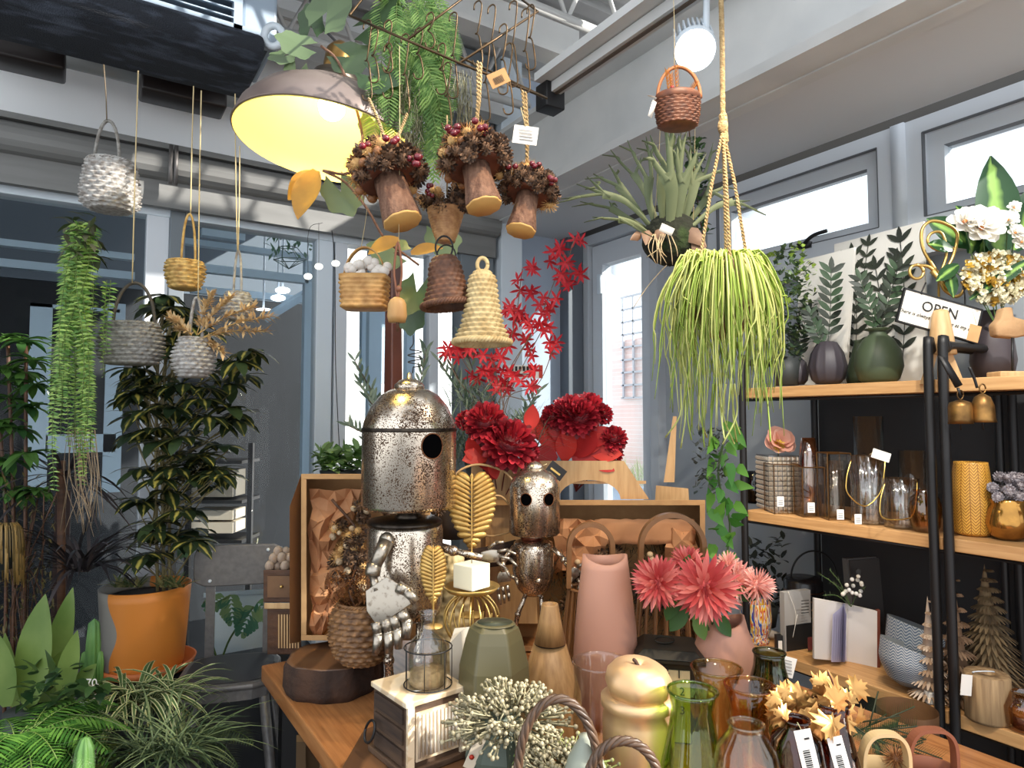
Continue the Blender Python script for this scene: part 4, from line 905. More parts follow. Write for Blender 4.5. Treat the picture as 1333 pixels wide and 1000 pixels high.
ee = e.new(.95); ee.color = (*lin((44, 32, 26)), 1); L_.new(ad.outputs[0], rp.inputs[0]); L_.new(rp.outputs[0], b.inputs['Base Color'])
rr_ = N.new('ShaderNodeValToRGB'); rr_.color_ramp.elements[0].position = .80; rr_.color_ramp.elements[0].color = (.23,)*3+(1,); rr_.color_ramp.elements[1].position = .95; rr_.color_ramp.elements[1].color = (.75,)*3+(1,)
L_.new(ad.outputs[0], rr_.inputs[0]); L_.new(rr_.outputs[0], b.inputs['Roughness'])
mr = N.new('ShaderNodeValToRGB'); mr.color_ramp.elements[0].position = .84; mr.color_ramp.elements[0].color = (.95,)*3+(1,); mr.color_ramp.elements[1].position = .97; mr.color_ramp.elements[1].color = (.2,)*3+(1,)
L_.new(ad.outputs[0], mr.inputs[0]); L_.new(mr.outputs[0], b.inputs['Metallic'])
tin_dark = mat('tin_dark', (70, 62, 54), (40, 34, 30), r=.35, metal=.8, scale=60)
def hand(t, parent, wrist, palm_c, tips, w, mt, d=0):
    """sheet-metal palm with jointed tube fingers"""
    m = M(); wv = t.p(*wrist); pc = t.p(*palm_c); a = (pc-wv); L = a.length; a.normalize(); s = a.cross(V((0, 1, 0))).normalized(); n_ = s.cross(a)
    pts = [(-.35*w, 0), (.35*w, 0), (.6*w, L*.9), (.55*w, L*1.7), (-.55*w, L*1.7), (-.6*w, L*.8)]
    m.prism(pts, wv-n_*.003, s, a, n_*.006)
    o = t.part('palm', m, mt, sub=parent, bev=.0015)
    for b0, j, tp in tips:
        B, J, E = t.p(*b0), t.p(*j), t.p(*tp)
        f = M().tube([B, B.lerp(J, .92)], [w*.17, w*.14], 10).tube([J, J.lerp(E, .95)], [w*.16, w*.10], 10).ball(J, w*.15, 8, 6)
        t.part('finger', f, mt, sub=parent)
pale_tin = mat('pale_tin', (172, 162, 148), (100, 84, 68), r=.3, metal=.9, scale=90, lo=.52, hi=.75)
def eye_patch(t, X, Y, Xc, R, ex, ez, Ym):
    c0 = t.cx(Xc, 0, Ym); zc = t.p(Xc, Y).z; R0 = R*t.k; a = math.asin((X-Xc)/R); n = 32; vs = []
    for q in (1, .8, .6, .4, .2):
        for i in range(n):
            th = 2*pi*i/n; aa = a+ex*q*t.k*cos(th)/R0; vs.append(V((c0.x+R0*1.012*sin(aa), c0.y-R0*1.012*cos(aa), zc+ez*q*t.k*sin(th))))
    vs.append(V((c0.x+R0*1.012*sin(a), c0.y-R0*1.012*cos(a), zc)))
    fs = [(q*n+i, q*n+(i+1) % n, q*n+n+(i+1) % n, q*n+n+i) for q in range(4) for i in range(n)]+[(4*n+i, 4*n+(i+1) % n, 5*n) for i in range(n)]
    t.part('eye', M().add(vs, fs), mat('eye_black', (6, 6, 7), r=.9, spec=0)); t.part('eye_rim', M().tube(vs[:n]+[vs[0]], .0012, 5), mat('copper_rust', (120, 74, 44), r=.6, metal=.5))
# ---- big robot
DB = 1.62
t = T('robot_figure', 'large antique tin robot figure with domed head and round black eye', 'robot figure', 533, 0, DB, z=TZ); k = t.k
hb_ = t.lathe('head', old_metal, 533, [(58, 660), (60.5, 655), (60.5, 562), (61, 560), (58, 548), (50, 530), (38, 515), (24, 507), (0, 505)], n=64, cap0=True)
t.lathe('head_seam', tin_dark, 533, [(60.6, 562), (61.6, 560), (60.8, 557)], n=64, cap0=False, cap1=False)
t.lathe('crown_cap', old_metal, 533, [(20, 508), (19, 501), (12, 495), (4, 493), (3, 486), (0, 484)], n=32)
m = M(); P = [t.p(537, 486), t.p(538, 478)]+[t.p(540+9*sin(i*1.1), 478-i*1.55, .008*cos(i*1.1)) for i in range(16)]+[t.p(538, 448), t.p(538, 436)]
t.part('spring_antenna', m.tube(smooth_path(P, 60), .0015, 5), black_metal)
eye_patch(t, 569, 579, 533, 60.6, 14.5, 15.5, 560)
t.lathe('neck', tin_dark, 532, [(22, 676), (14, 668), (13, 660), (20, 655)], n=28)
t.lathe('torso', old_metal, 527, [(40, 800), (47, 796), (49, 780), (49, 690), (47, 680)], n=56)
t.lathe('shoulder_plate', tin_dark, 527, [(48, 682), (49, 679), (46, 676), (20, 673)], n=48)
for X in (508, 548): t.part('leg', M().tube([t.p(X, 798), t.p(X-2, 860), t.p(X, 905)], [.012, .010, .012], 12).ball(t.p(X-2, 860), .014, 10, 8), old_metal); 
for X in (506, 550): t.part('foot', M().ball(t.p(X, py_at(DB, TZ), -.02)+V((0, 0, .018)), .03, 14, 8, (.9, 1.4, .6)), old_metal)
arm = M().tube([t.p(503, 705, -.09), t.p(489, 735, -.12)], [.018, .014], 14).ball(t.p(504, 704, -.08), .02, 12, 8)
ar = t.part('arm', arm, pale_tin); t.part('elbow', M().lathe([(.012, -.014), (.017, -.012), (.017, .012), (.012, .014)], t.p(486, 742, -.12), 16, ax=(V((.1, .4, 1))).to_track_quat('Z', 'Y').to_matrix()), pale_tin, sub=ar)
t.part('forearm', M().tube([t.p(485, 748, -.12), t.p(491, 770, -.14)], .009, 12), pale_tin, sub=ar)
hand(t, ar, (490, 760, -.14), (504, 784, -.15), [((490, 810, -.15), (493, 826, -.155), (489, 852, -.16)), ((502, 806, -.15), (506, 824, -.155), (506, 852, -.16)), ((512, 802, -.15), (518, 820, -.155), (519, 846, -.16)), ((522, 796, -.15), (530, 810, -.155), (529, 832, -.16)), ((518, 764, -.15), (530, 770, -.155), (543, 784, -.16))], .080, pale_tin)
ar2 = t.part('arm', M().tube([t.p(573, 712, .02), t.p(590, 717, -.02)], .011, 12).ball(t.p(590, 717, -.02), .013, 10, 8).tube([t.p(590, 717, -.02), t.p(628, 726, -.03)], .008, 12), old_metal)
hand(t, ar2, (626, 724, -.03), (640, 724, -.03), [((648, 718, -.03), (660, 716, -.04), (672, 722, -.05)), ((650, 724, -.03), (664, 728, -.04), (674, 738, -.05)), ((648, 732, -.03), (658, 740, -.04), (664, 752, -.05)), ((636, 714, -.03), (646, 706, -.04), (656, 706, -.05))], .026, pale_tin)
# ---- small robot
DS = 1.86
t = T('robot_figure', 'small antique tin robot figure with two black eyes and jointed arms', 'robot figure', 696, 0, DS, z=TZ); k = t.k
t.lathe('head', old_metal, 696, [(30, 695), (33, 692), (33, 634), (32, 630), (28, 621), (20, 614), (10, 610), (0, 609)], n=48)
t.lathe('crown_cap', old_metal, 696, [(12, 612), (11, 606), (6, 602), (0, 600)], n=24)
for X in (684, 713): eye_patch(t, X, 647, 696, 33.2, 7.5, 8, 638)
t.lathe('neck', mat('copper_neck', (150, 92, 76), r=.3, metal=.9), 692, [(14, 706), (15, 696), (15, 692)], n=24)
t.lathe('torso', old_metal, 694, [(12, 774), (20, 766), (25, 754), (27, 742), (27, 715), (25, 706), (18, 703)], n=44)
t.part('navel_knob', M().ball(t.p(701, 757, -.05), .011, 14, 10), old_metal)
for s_, X in ((-1, 675), (1, 704)):
    t.part('leg', M().tube([t.p(686 if s_ < 0 else 704, 770), t.p(674 if s_ < 0 else 706, 800), t.p(668 if s_ < 0 else 702, 835)], [.006, .007, .008], 10).ball(t.p(674 if s_ < 0 else 706, 800), .009, 8, 6), old_metal)
    t.part('foot', M().ball(t.p(664 if s_ < 0 else 704, py_at(DS, TZ), -.02)+V((0, 0, .012)), .022, 12, 8, (.9, 1.4, .5)), old_metal)
a1 = t.part('arm', M().tube([t.p(669, 712, -.03), t.p(658, 726, -.05)], .007, 10).ball(t.p(656, 728, -.05), .010, 8, 6).tube([t.p(655, 730, -.05), t.p(655, 745, -.06)], .007, 10), old_metal)
hand(t, a1, (655, 744, -.06), (656, 752, -.06), [((648, 762, -.06), (649, 774, -.06), (652, 788, -.06)), ((654, 764, -.06), (656, 774, -.06), (657, 786, -.06)), ((660, 762, -.06), (662, 772, -.06), (663, 783, -.06)), ((665, 750, -.06), (672, 754, -.06), (674, 762, -.07))], .032, pale_tin)
a2 = t.part('arm', M().tube([t.p(720, 714, -.03), t.p(733, 727, -.05)], .007, 10).ball(t.p(734, 729, -.05), .010, 8, 6).tube([t.p(735, 731, -.05), t.p(743, 742, -.06)], .007, 10), old_metal)
hand(t, a2, (743, 741, -.06), (748, 747, -.06), [((752, 738, -.06), (758, 735, -.07), (763, 742, -.08)), ((755, 746, -.06), (762, 746, -.07), (764, 754, -.08)), ((752, 754, -.06), (756, 760, -.07), (752, 768, -.08)), ((744, 752, -.06), (742, 760, -.07), (745, 767, -.07))], .029, pale_tin)
g = T('swing_tag', 'small black hang tag behind the small robot head', 'tag', 720, 612, 1.9)
g.part('card', M().box(g.p(724, 613), (24*g.k, .001, 16*g.k), rot=Euler((0, RAD(38), 0))), black_metal, smooth=False)
g.part('emblem', M().box(g.p(723, 614, -.002), (15*g.k, .0006, 2.5*g.k), rot=Euler((0, RAD(38), 0))), brass, smooth=False)
g.part('string', M().tube([g.p(712, 604), g.p(702, 608)], .0008, 4), string_mat)
# ---- kraft gift boxes standing on edge, open towards us
def open_box(label, x0, x1, y0, y1, dep, d1, skew0=0):
    t = T('gift_box', label, 'box', (x0+x1)/2, (y0+y1)/2, dep); th = 7
    def slab(a, b, c_, e_, dd0=0, dd1=d1):   # px rectangle extruded in depth
        return M().hex([t.p(a, e_, dd0), t.p(b, e_, dd0), t.p(b, e_, dd1), t.p(a, e_, dd1), t.p(a, c_, dd0), t.p(b, c_, dd0), t.p(b, c_, dd1), t.p(a, c_, dd1)])
    for q in ((x0, x1, y0, y0+th), (x0, x1, y1-th, y1), (x0, x0+th, y0+th, y1-th), (x1-th, x1, y0+th, y1-th)): t.part('side', slab(*q), kraft, smooth=False, bev=.001)
    t.part('back', slab(x0+th, x1-th, y0+th, y1-th, d1-.004, d1), kraft, smooth=False)
    return t
bA = open_box('open kraft gift box with crumpled paper behind the large robot', 392, 560, 617, 834, 1.80, .13)
bA.part('lid_board', M().hex([bA.p(*q) for q in ((377, 838, .06), (392, 836, .13), (392, 836, .14), (377, 838, .07), (377, 660, .06), (392, 618, .13), (392, 618, .14), (377, 660, .07))]), mat('kraft_dark', (150, 110, 74), r=.85), smooth=False)
bB = open_box('long open kraft gift box with paper and dark fir filling behind the small robot', 632, 918, 651, 848, 2.0, .16)
def crumple(label, X0, X1, Y0, Y1, dep, poly=None, nu=9, nv=9, amp=.022, group=None, seed=1, edge=None, jx=3, smooth=False):
    t = T('crumpled_paper', label, 'paper', (X0+X1)/2, (Y0+Y1)/2, dep, group=group); rnd = random.Random(seed); vs = []
    for j in range(nv+1):
        for i in range(nu+1):
            u, v = i/nu, j/nv
            if edge: xa_, xb_ = edge(v)
            else: xa_, xb_ = X0, X1
            X = xa_+(xb_-xa_)*u+rnd.uniform(-jx, jx); Y = Y0+(Y1-Y0)*v+rnd.uniform(-jx, jx)
            vs.append(t.p(X, Y, rnd.uniform(-amp, amp)+.03*(u-.5)**2))
    fs = []
    for j in range(nv):
        for i in range(nu):
            a = j*(nu+1)+i
            fs += [(a, a+1, a+nu+2), (a, a+nu+2, a+nu+1)] if (i+j) % 2 else [(a, a+1, a+nu+1), (a+1, a+nu+2, a+nu+1)]
    t.part('sheet', M().add(vs, fs), kraft_paper, smooth=smooth, solid=.0012); return t
crumple('crumpled kraft paper filling the upper corner of the tall gift box', 400, 470, 636, 745, 1.84, seed=3, nu=6, nv=8, edge=lambda v: (404+3*sin(v*9), 440+30*abs(cos(v*2.2))-v*10))
crumple('crumpled kraft paper filling the lower corner of the tall gift box', 404, 455, 735, 826, 1.83, seed=5, nu=5, nv=7, edge=lambda v: (405, 462-40*v))
crumple('wide smooth kraft paper roll across the top of the long gift box', 760, 905, 676, 708, 2.03, seed=8, nu=16, nv=5, amp=.004, jx=1, smooth=True, edge=lambda v: (775-30*v, 905))
crumple('crumpled kraft paper beside the small robot in the long gift box', 722, 790, 678, 745, 2.03, seed=9, nu=7, nv=6)
crumple('crumpled kraft paper at the end of the long gift box by the handle', 868, 908, 690, 770, 2.03, seed=12, nu=4, nv=7)
# dried wreath pieces inside the boxes
t = T('dried_wreath', 'dried wreath of cones, pale pods and straw flowers in the tall gift box', 'wreath', 460, 700, 1.82)
for i in range(46):
    X, Y = R_(430, 480), R_(655, 770); q = t.p(X, Y, R_(-.02, .03)); j = i % 5
    if j in (0, 1): place('cone', cone_proto, cone_m, t.o, 'pine_cone', q, rrot(), .02)
    elif j == 2: place('straw', straw_proto, straw_m, t.o, 'straw_flower', q, rrot(), .024)
    else: place('pod2', pod_proto, mat('pale_pod', (200, 180, 150), (160, 130, 96), scale=4), t.o, 'seed_pod', q, rrot(), R_(.007, .013))
t.part('twigs', M().tube(smooth_path(t.n([(432, 650), (468, 700), (455, 770)]), 12), .004, 6), wood_dark)
for X, Y in ((570, 662), (508, 668), (540, 664)): place('cone', cone_proto, cone_m, t.o, 'pine_cone', t.p(X, Y, .03), rrot(), .022)
t = T('fir_filling', 'dark fir twigs, cones and cream balls filling the long gift box', 'wreath', 830, 750, 2.05)
m = M()
for i in range(1500):
    q = t.p(R_(715, 905), R_(708, 835), R_(-.015, .07)); m.leaf(q, (R_(-1, 1), R_(-1, .3), R_(-.6, 1)), R_(.03, .06), .011, bend=.3, seg=1)
t.part('fir_needles', m, mat('fir_dark', (30, 42, 28), (62, 60, 40), kind='island'))
for i in range(60): place('cone', cone_proto, cone_m, t.o, 'pine_cone', t.p(R_(722, 900), R_(712, 820), R_(-.02, .04)), rrot(), R_(.02, .03))
for X, Y in ((768, 736), (752, 732), (846, 722), (848, 728), (778, 742)): place('pod3', pod_proto, mat('cream_ball', (206, 178, 140), r=.6), t.o, 'cream_ball', t.p(X, Y, -.03), (0, 0, 0), .010)
# ---- small carved wooden box with eggs at the table's far corner
t = T('carved_wooden_box', 'small carved wooden box at the far table corner beside the stool', 'box', 364, 0, 1.98, z=TZ)
def pbox(t, a, b, y0, y1, d0, d1): return M().hex([t.p(a, y1, d0), t.p(b, y1, d0), t.p(b, y1, d1), t.p(a, y1, d1), t.p(a, y0, d0), t.p(b, y0, d0), t.p(b, y0, d1), t.p(a, y0, d1)])
yb = py_at(1.98, TZ); by = yb-2
t.part('body', pbox(t, 348, 392, 792, by, -.02, .12), wood_dark, smooth=False, bev=.002)
t.part('lid', pbox(t, 344, 394, 785, 793, -.03, .13), wood_light, smooth=False, bev=.003)
for i in range(8): t.part('carved_slat', pbox(t, 362+i*3.6, 364+i*3.6, 800, by-8, -.026, -.02), wood_light, smooth=False)
t2 = T('wooden_drawer_box', 'small wooden drawer box stacked on the carved box', 'box', 364, 784, 1.98)
t2.part('body', pbox(t2, 343, 388, 742, 784, -.02, .11), wood_dark, smooth=False, bev=.002)
t2.part('drawer', pbox(t2, 348, 384, 750, 778, -.026, -.02), mat('mid_wood', (120, 86, 56), (96, 66, 42), scale=12), smooth=False)
t2.part('knob', M().ball(t2.p(366, 764, -.03), .005), brass)
for i, (X, Y, dd) in enumerate(((351, 737, 0), (361, 738, .02), (371, 737, 0), (380, 737, .02), (356, 727, .01), (367, 726, .01), (377, 727, .02), (362, 718, .02), (372, 719, .03))):
    q = T('wooden_egg', 'pale speckled egg heaped on the small wooden drawer box', 'egg', X, Y, 1.98+dd, group='eggs on the drawer box')
    q.part('shell', M().ball((0, 0, 0), 6*q.k, 14, 10, (1, 1, 1.2)), mat('egg_shell', (190, 170, 150), (150, 128, 110), scale=30, r=.5))
# ---- wood slice, wicker basket with dried flowers
bark = mat('bark', (74, 50, 36), (44, 30, 24), r=.9, scale=16, bump=1, bscale=30, stretch=(1, 1, .4))
ring_wood = mat('slice_top', (132, 92, 60), (92, 62, 40), r=.5, kind='wave', scale=3, coat=.2)
t = T('wood_slice', 'thick round bark-edged wood slice under the dark wicker basket', 'wood slice', 434, 0, 1.76, z=TZ)
rfb = lambda a, i: 1+.03*sin(5*a+1)+.02*sin(11*a)
pr = [(r*t.k, z) for r, z in ((58, .0), (62, .02), (61, .07), (58, .08))]
t.part('bark_edge', M().lathe(pr, (0, 0, 0), 56, rfb, cap1=False), bark); t.part('top_face', M().lathe([(58*t.k, .08), (52*t.k, .081), (0, .081)], (0, 0, 0), 56, rfb), ring_wood)
t = T('wicker_basket', 'round dark brown wicker basket on the bark-edged wood slice', 'basket', 472, 0, 1.68, z=TZ+.081)
wicker_basket(t, 472, [(22, 862), (34, 850), (41, 825), (39, 800), (32, 784)], mat('dark_wicker', (150, 108, 66), (92, 62, 38), scale=60), 18, 12, amp=.12)
t = T('dried_hydrangea', 'rusty brown dried flower heads filling the dark wicker basket', 'dried flowers', 455, 775, 1.68)
m = M()
for i in range(420):
    a, rr = R_(0, 2*pi), math.sqrt(R_(0, 1))*34; q = t.p(452+rr*cos(a)*.95, 765+rr*sin(a)*.75+4, R_(-.05, .03)); m.leaf(q, (R_(-1, 1), R_(-1, 1), R_(-.4, 1)), .013, .012, seg=1, shape='petal')
t.part('flower_heads', m, mat('rust_flower', (158, 104, 58), (112, 66, 38), kind='island', leaf=.2)); t.part('stems', M().tube([t.p(455, 770), t.p(470, 815)], .004, 5), wood_dark)
# ---- live edge slab, drawer box, glass bottle
t = T('wood_slab', 'bark-edged wood slab under the ribbed wooden drawer box', 'wood slab', 560, 0, 1.27, z=TZ)
pts = [(-.16, -.12), (-.15, .1), (-.08, .17), (.08, .16), (.17, .1), (.18, -.1), (.1, -.16), (-.06, -.17)]
t.part('slab', M().prism(pts, (0, 0, 0), (1, 0, 0), (0, 1, 0), (0, 0, .065)), ring_wood, bev=.005, smooth=False)
DBX = 1.27; t = T('drawer_box', 'square weathered wooden drawer box with ribbed front, below the caged bottle', 'box', 545, 0, DBX, z=TZ+.066); bz = -YAW+RAD(37)
ww = mat('weathered_wood', (98, 74, 54), (56, 40, 30), r=.75, scale=9, stretch=(1, 1, 6), bump=.4); wl_ = mat('whitewashed_wood', (218, 200, 172), (196, 172, 138), r=.65, kind='wave', scale=8, stretch=(1, 1, 5))
RZ = Matrix.Rotation(RAD(39), 3, 'Z')
def rb(c, d): return M().box(RZ@V(c), d, rz=RAD(39))
h = .115; wx = .125
t.part('body', rb((0, 0, h/2+.008), (wx, wx, h)), ww, smooth=False); t.part('base_board', rb((0, 0, .006), (wx+.016, wx+.016, .012)), ww, smooth=False, bev=.002); t.part('top_board', rb((0, 0, h+.011), (wx+.010, wx+.010, .010)), wl_, smooth=False, bev=.002)
for i in range(3): t.part('side_slat', rb((-wx/2-.002, 0, .03+i*.036), (.005, wx-.02, .026)), mat('weathered_slat', (80, 60, 44), (44, 32, 26), r=.8, scale=6, stretch=(1, 1, 9)), smooth=False)
for s_ in (-1, 1): t.part('corner_post', rb((s_*(wx/2-.006), -wx/2-.002, h/2+.008), (.014, .006, h)), wl_, smooth=False)
dr = t.part('drawer', rb((0, -wx/2-.002, h/2+.008), (wx-.034, .005, h-.03)), wl_, smooth=False)
for i in range(11): t.part('rib', M().tube([RZ@V((-.040+i*.008, -wx/2-.006, .03)), RZ@V((-.040+i*.008, -wx/2-.006, h-.012))], .003, 6), mat('rib_paint', (226, 218, 204), (190, 174, 150), scale=30), sub=dr)
t.part('ring_handle', M().tube(arc(RZ@V((-wx/2-.02, .04, .05)), .016, .02, 0, 2*pi, 20, e1=RZ@V((0, 1, 0)), e2=V((.3, 0, 1))), .0025, 6), black_metal)
clr = glass('clear_glass', (250, 250, 248), edge=(214, 216, 210), gl=.07)
t = T('glass_bottle', 'clear glass bottle of sand in a round wire cage on the drawer box', 'bottle', 557, 0, 1.265, z=TZ+.066+.132)
def lz(prof): return [(r*t.k, (t.py-y)*t.k) for r, y in prof]
b0 = t.py; 
def gl(t, name, prof, mt, n=40, th=.9, d=0, X=None, rf=None):
    o = t.lprof(prof, d); inn = [(max(.0005, r-.0018), z+(.003 if i == 0 else 0)) for i, (r, z) in enumerate(o)][::-1]
    return t.part(name, M().lathe(o+inn, t.cx(X or t.px, d, sum(q[1] for q in prof)/len(prof)), n, rf, cap1=True), mt)
yb = b0
gl(t, 'bottle', [(24, yb), (25, yb-4), (25, yb-48), (22, yb-58), (12, yb-68), (9, yb-74), (9, yb-90), (12, yb-93), (12, yb-95)], clr)
t.part('sand', M().lathe([(r*t.k, z*t.k) for r, z in ((22, 2), (23, 6), (23, 20), (0, 23))], (0, 0, 0), 32), mat('sand', (150, 128, 92), (120, 98, 66), r=.9, scale=90))
for y in (2, 49): t.part('wire_ring', M().tube(arc((0, 0, y*t.k), 31*t.k, 31*t.k, 0, 2*pi, 36, e2=V((0, 1, 0))), .0013, 6), black_metal)
for i in range(7): a = i*2*pi/7+.2; t.part('wire_bar', M().tube([V((31*t.k*cos(a), 31*t.k*sin(a), 2*t.k)), V((31*t.k*cos(a), 31*t.k*sin(a), 49*t.k))], .0009, 5), black_metal)
# ---- gold leaves, candle stand
def palm_leaf(t, X, Y0, Y1, w, mt, n=15, d=0, stem=None):
    m = M(); 
    for i in range(n):
        tt = (i+.5)/n; Yb = Y1+(Y0-Y1)*tt*.92; half = w*(sin(pi*(.12+.86*(1-tt)))**.7)*(1 if tt > .12 else .8); up_ = .45+.9*tt-(.9 if tt < .2 else 0)*(1-tt*4)
        for sg in (-1, 1):
            b_ = t.p(X, Yb, d); e = t.p(X+sg*half, Yb-half*up_*.55, d+.012); m.leaf(b_, (e-b_), (e-b_).length, (Y1-Y0)*.112*t.k, nrm=(0, -1, 0), bend=.12, seg=5, shape='petal', fold=-.5)
    b_ = t.p(X, Y0+(Y1-Y0)*.1, d); m.leaf(b_, (0, 0, 1), (Y1-Y0)*.11*t.k, w*.16*t.k, nrm=(0, -1, 0), seg=3, shape='oval')
    t.part('leaf_blade', m, mt, solid=.0012); s_ = [(X, Y0+4, d-.003), (X, Y1, d-.003)]+(stem or []); t.part('stem', M().tube(smooth_path(t.n(s_), 14), .0022, 6), mt)
t = T('gold_leaf_ornament', 'large gold metal palm leaf ornament standing between the two robots', 'ornament', 614, 700, 1.60); palm_leaf(t, 614, 617, 712, 31, gold_leaf, stem=[(614, 760, 0), (614, 800, 0)])
t.part('foot', M().lathe([(.03, -.003), (.03, .0), (.004, .004)], t.p(614, 800)+V((0, 0, 0)), 24), gold_leaf)
t = T('gold_leaf_ornament', 'small gold metal leaf ornament beside the caged glass bottle', 'ornament', 564, 780, 1.42); palm_leaf(t, 564, 710, 786, 17, gold_leaf, stem=[(564, 815, 0)])
t.part('foot', M().lathe([(.02, -.003), (.02, .0), (.003, .004)], t.p(564, 815), 24), gold_leaf)
t = T('candle_stand', 'gold plate on a wire globe stand carrying a square candle', 'candle stand', 614, 0, 1.5, z=TZ)
zt_ = 770
t.lathe('plate', brass, 614, [(0, 766), (30, 766), (35, 762), (36.5, 763), (31, 769), (8, 771)], n=48)
for i in range(8):
    a = i*pi/8; cxx = t.cx(614, 0, 810); zc = t.p(614, 805).z; t.part('wire_hoop', M().tube([V((cxx.x+36*t.k*cos(th)*cos(a), cxx.y+36*t.k*cos(th)*sin(a), zc+34*t.k*sin(th))) for th in [2*pi*j/36 for j in range(37)]], .0022, 6), brass)
yb = py_at(1.5, TZ); t.lathe('base', brass, 614, [(24, yb), (24, yb-3), (4, yb-5), (3, 838), (0, 837)], n=32)
t = T('square_candle', 'square ivory candle standing on the gold plate', 'candle', 614, 765, 1.49)
t.part('wax', M().box(t.p(614, 749), (34*t.k, 34*t.k, 31*t.k), rz=RAD(50)), mat('ivory_wax', (246, 236, 204), r=.45), bev=.002, smooth=False)
t.part('wick', M().tube([t.p(614, 734), t.p(614, 728)], .001, 5), ink)
# cream rope vase & rough wood behind
t = T('woven_cream_vase', 'cream knobbly woven vase half hidden behind the gold leaf', 'vase', 590, 0, 1.72, z=TZ)
yb = py_at(1.72, TZ); wicker_basket(t, 588, [(20, yb), (27, 800), (22, 750), (13, 722)], straw, 12, 16, amp=.12, rim=False)
t = T('driftwood', 'rough driftwood log lying behind the two robots', 'driftwood', 625, 725, 1.9)
t.part('log', M().tube(smooth_path(t.n([(588, 742, 0), (605, 733, .0), (628, 728, -.01), (650, 725, 0), (672, 722, 0)]), 30), [.028, .03]*16, 12) if False else M().tube(smooth_path(t.n([(588, 742, 0), (605, 733, .0), (628, 728, -.01), (650, 725, 0), (672, 722, 0)]), 30), .026, 12), bark)
t.part('branch', M().tube(smooth_path(t.n([(605, 722, -.02), (640, 716, -.02), (672, 708, 0)]), 12), .012, 10), bark)
# ---- wooden planters and red flowers behind
def planter(t, xb0, xb1, xt0, xt1, yt, yb, d0, d1, arch=True):
    pts = []
    cxm = (xb0+xb1)/2; r = (xb1-xb0)*.26
    o = [(xb0, yb), (xt0, yt), (xt1, yt), (xb1, yb)]
    if arch: o += [(cxm+r*cos(a), yb-r*.62*sin(a)) for a in [pi*i/14 for i in range(15)]]
    for dd in (d0, d1):
        vs = t.n([(x, y, dd) for x, y in o])+t.n([(x, y, dd+.008) for x, y in o]); n = len(o)
        t.part('front_board' if dd == d0 else 'rear_board', M().add(vs, [tuple(range(n)), tuple(range(n, 2*n))[::-1]]+[(i, n+i, n+(i+1) % n, (i+1) % n) for i in range(n)]), wood_light, smooth=False)
    for xb_, xt_ in ((xb0, xt0), (xb1, xt1)):
        s_ = 4 if xb_ == xb0 else -4
        t.part('end_board', M().hex([t.p(xb_, yb, d0+.008), t.p(xb_+s_, yb, d0+.008), t.p(xb_+s_, yb, d1), t.p(xb_, yb, d1), t.p(xt_, yt, d0+.008), t.p(xt_+s_, yt, d0+.008), t.p(xt_+s_, yt, d1), t.p(xt_, yt, d1)]), wood_light, smooth=False)
    t.part('floor_board', M().hex([t.p(xb0+4, yb-20, d0+.008), t.p(xb1-4, yb-20, d0+.008), t.p(xb1-4, yb-20, d1), t.p(xb0+4, yb-20, d1), t.p(xb0+4, yb-24, d0+.008), t.p(xb1-4, yb-24, d0+.008), t.p(xb1-4, yb-24, d1), t.p(xb0+4, yb-24, d1)]), wood_light, smooth=False)
t = T('wooden_planter', 'light wooden planter with arched cut-out standing on the long gift box', 'planter', 765, 640, 2.06); planter(t, 690, 845, 680, 812, 600, 650, 0, .1)
t = T('wooden_planter', 'tall light wooden planter behind the gold palm leaf', 'planter', 650, 760, 2.02)
planter(t, 606, 700, 614, 690, 598, 812, .02, .12, arch=False)
t = T('cane_hoop_lantern', 'dark round lantern with pale cane hoop behind the gold palm leaf', 'lantern', 608, 640, 1.95)
t.part('cane_hoop', M().tube(smooth_path(t.n([(585, 700), (583, 650), (593, 618), (620, 605), (652, 612), (668, 628), (675, 660)]), 30), .0035, 8), mat('cane_pale', (206, 168, 118), r=.5))
t.part('basket_body', M().lathe(t.lprof([(16, 700), (24, 680), (26, 650), (20, 625)]), t.cx(590, 0, 650), 24), mat('dark_fabric', (40, 38, 42)))
t.part('cane_loop', M().tube(smooth_path(t.n([(640, 645), (655, 648), (668, 668), (666, 690), (640, 698), (620, 692)]), 30), .003, 8), mat('cane_pale', (206, 168, 118)))
red_petal = mat('red_chrysanthemum', (120, 12, 28), (196, 48, 62), kind='island', r=.5, leaf=.15)
red_leaf = mat('red_leaf', (178, 26, 28), (214, 56, 46), kind='island', r=.5, leaf=.3)
def big_leaf(m, t, X, Y, L, dx, dz, d=0, W=.62, bend=.2): m.leaf(t.p(X, Y, d), (dx, R_(-.4, .1), dz), L*t.k, L*W*t.k, nrm=(R_(-.3, .3), -1, .3), bend=bend, seg=6, shape='oval', fold=.25)
def red_bouquet(label, heads, leaves, stem, dep):
    t = T('red_chrysanthemums', label, 'artificial flowers', heads[0][0], heads[0][1]+30, dep)
    for X, Y, R, d in heads:
        ax = (R_(-.3, .3), -.75, .7); t.part('flower_head', M().bloom(t.p(X, Y, d), R*t.k, 120, ax, L=.55, W=.34, core=.55, cover=.7, cup=.35, jit=.25).ball(t.p(X, Y, d), R*.55*t.k, 12, 8), red_petal)
    m = M(); 
    for q in leaves: big_leaf(m, t, *q)
    t.part('leaves', m, red_leaf); s = M()
    for X, Y, R, d in heads: s.tube(smooth_path([t.p(X, Y+8, d+.01), t.p((X+stem[0])/2, (Y+stem[1])/2, .03), t.p(*stem, .05)], 10), .002, 5)
    t.part('stems', s, mat('dark_red_stem', (90, 24, 26)))
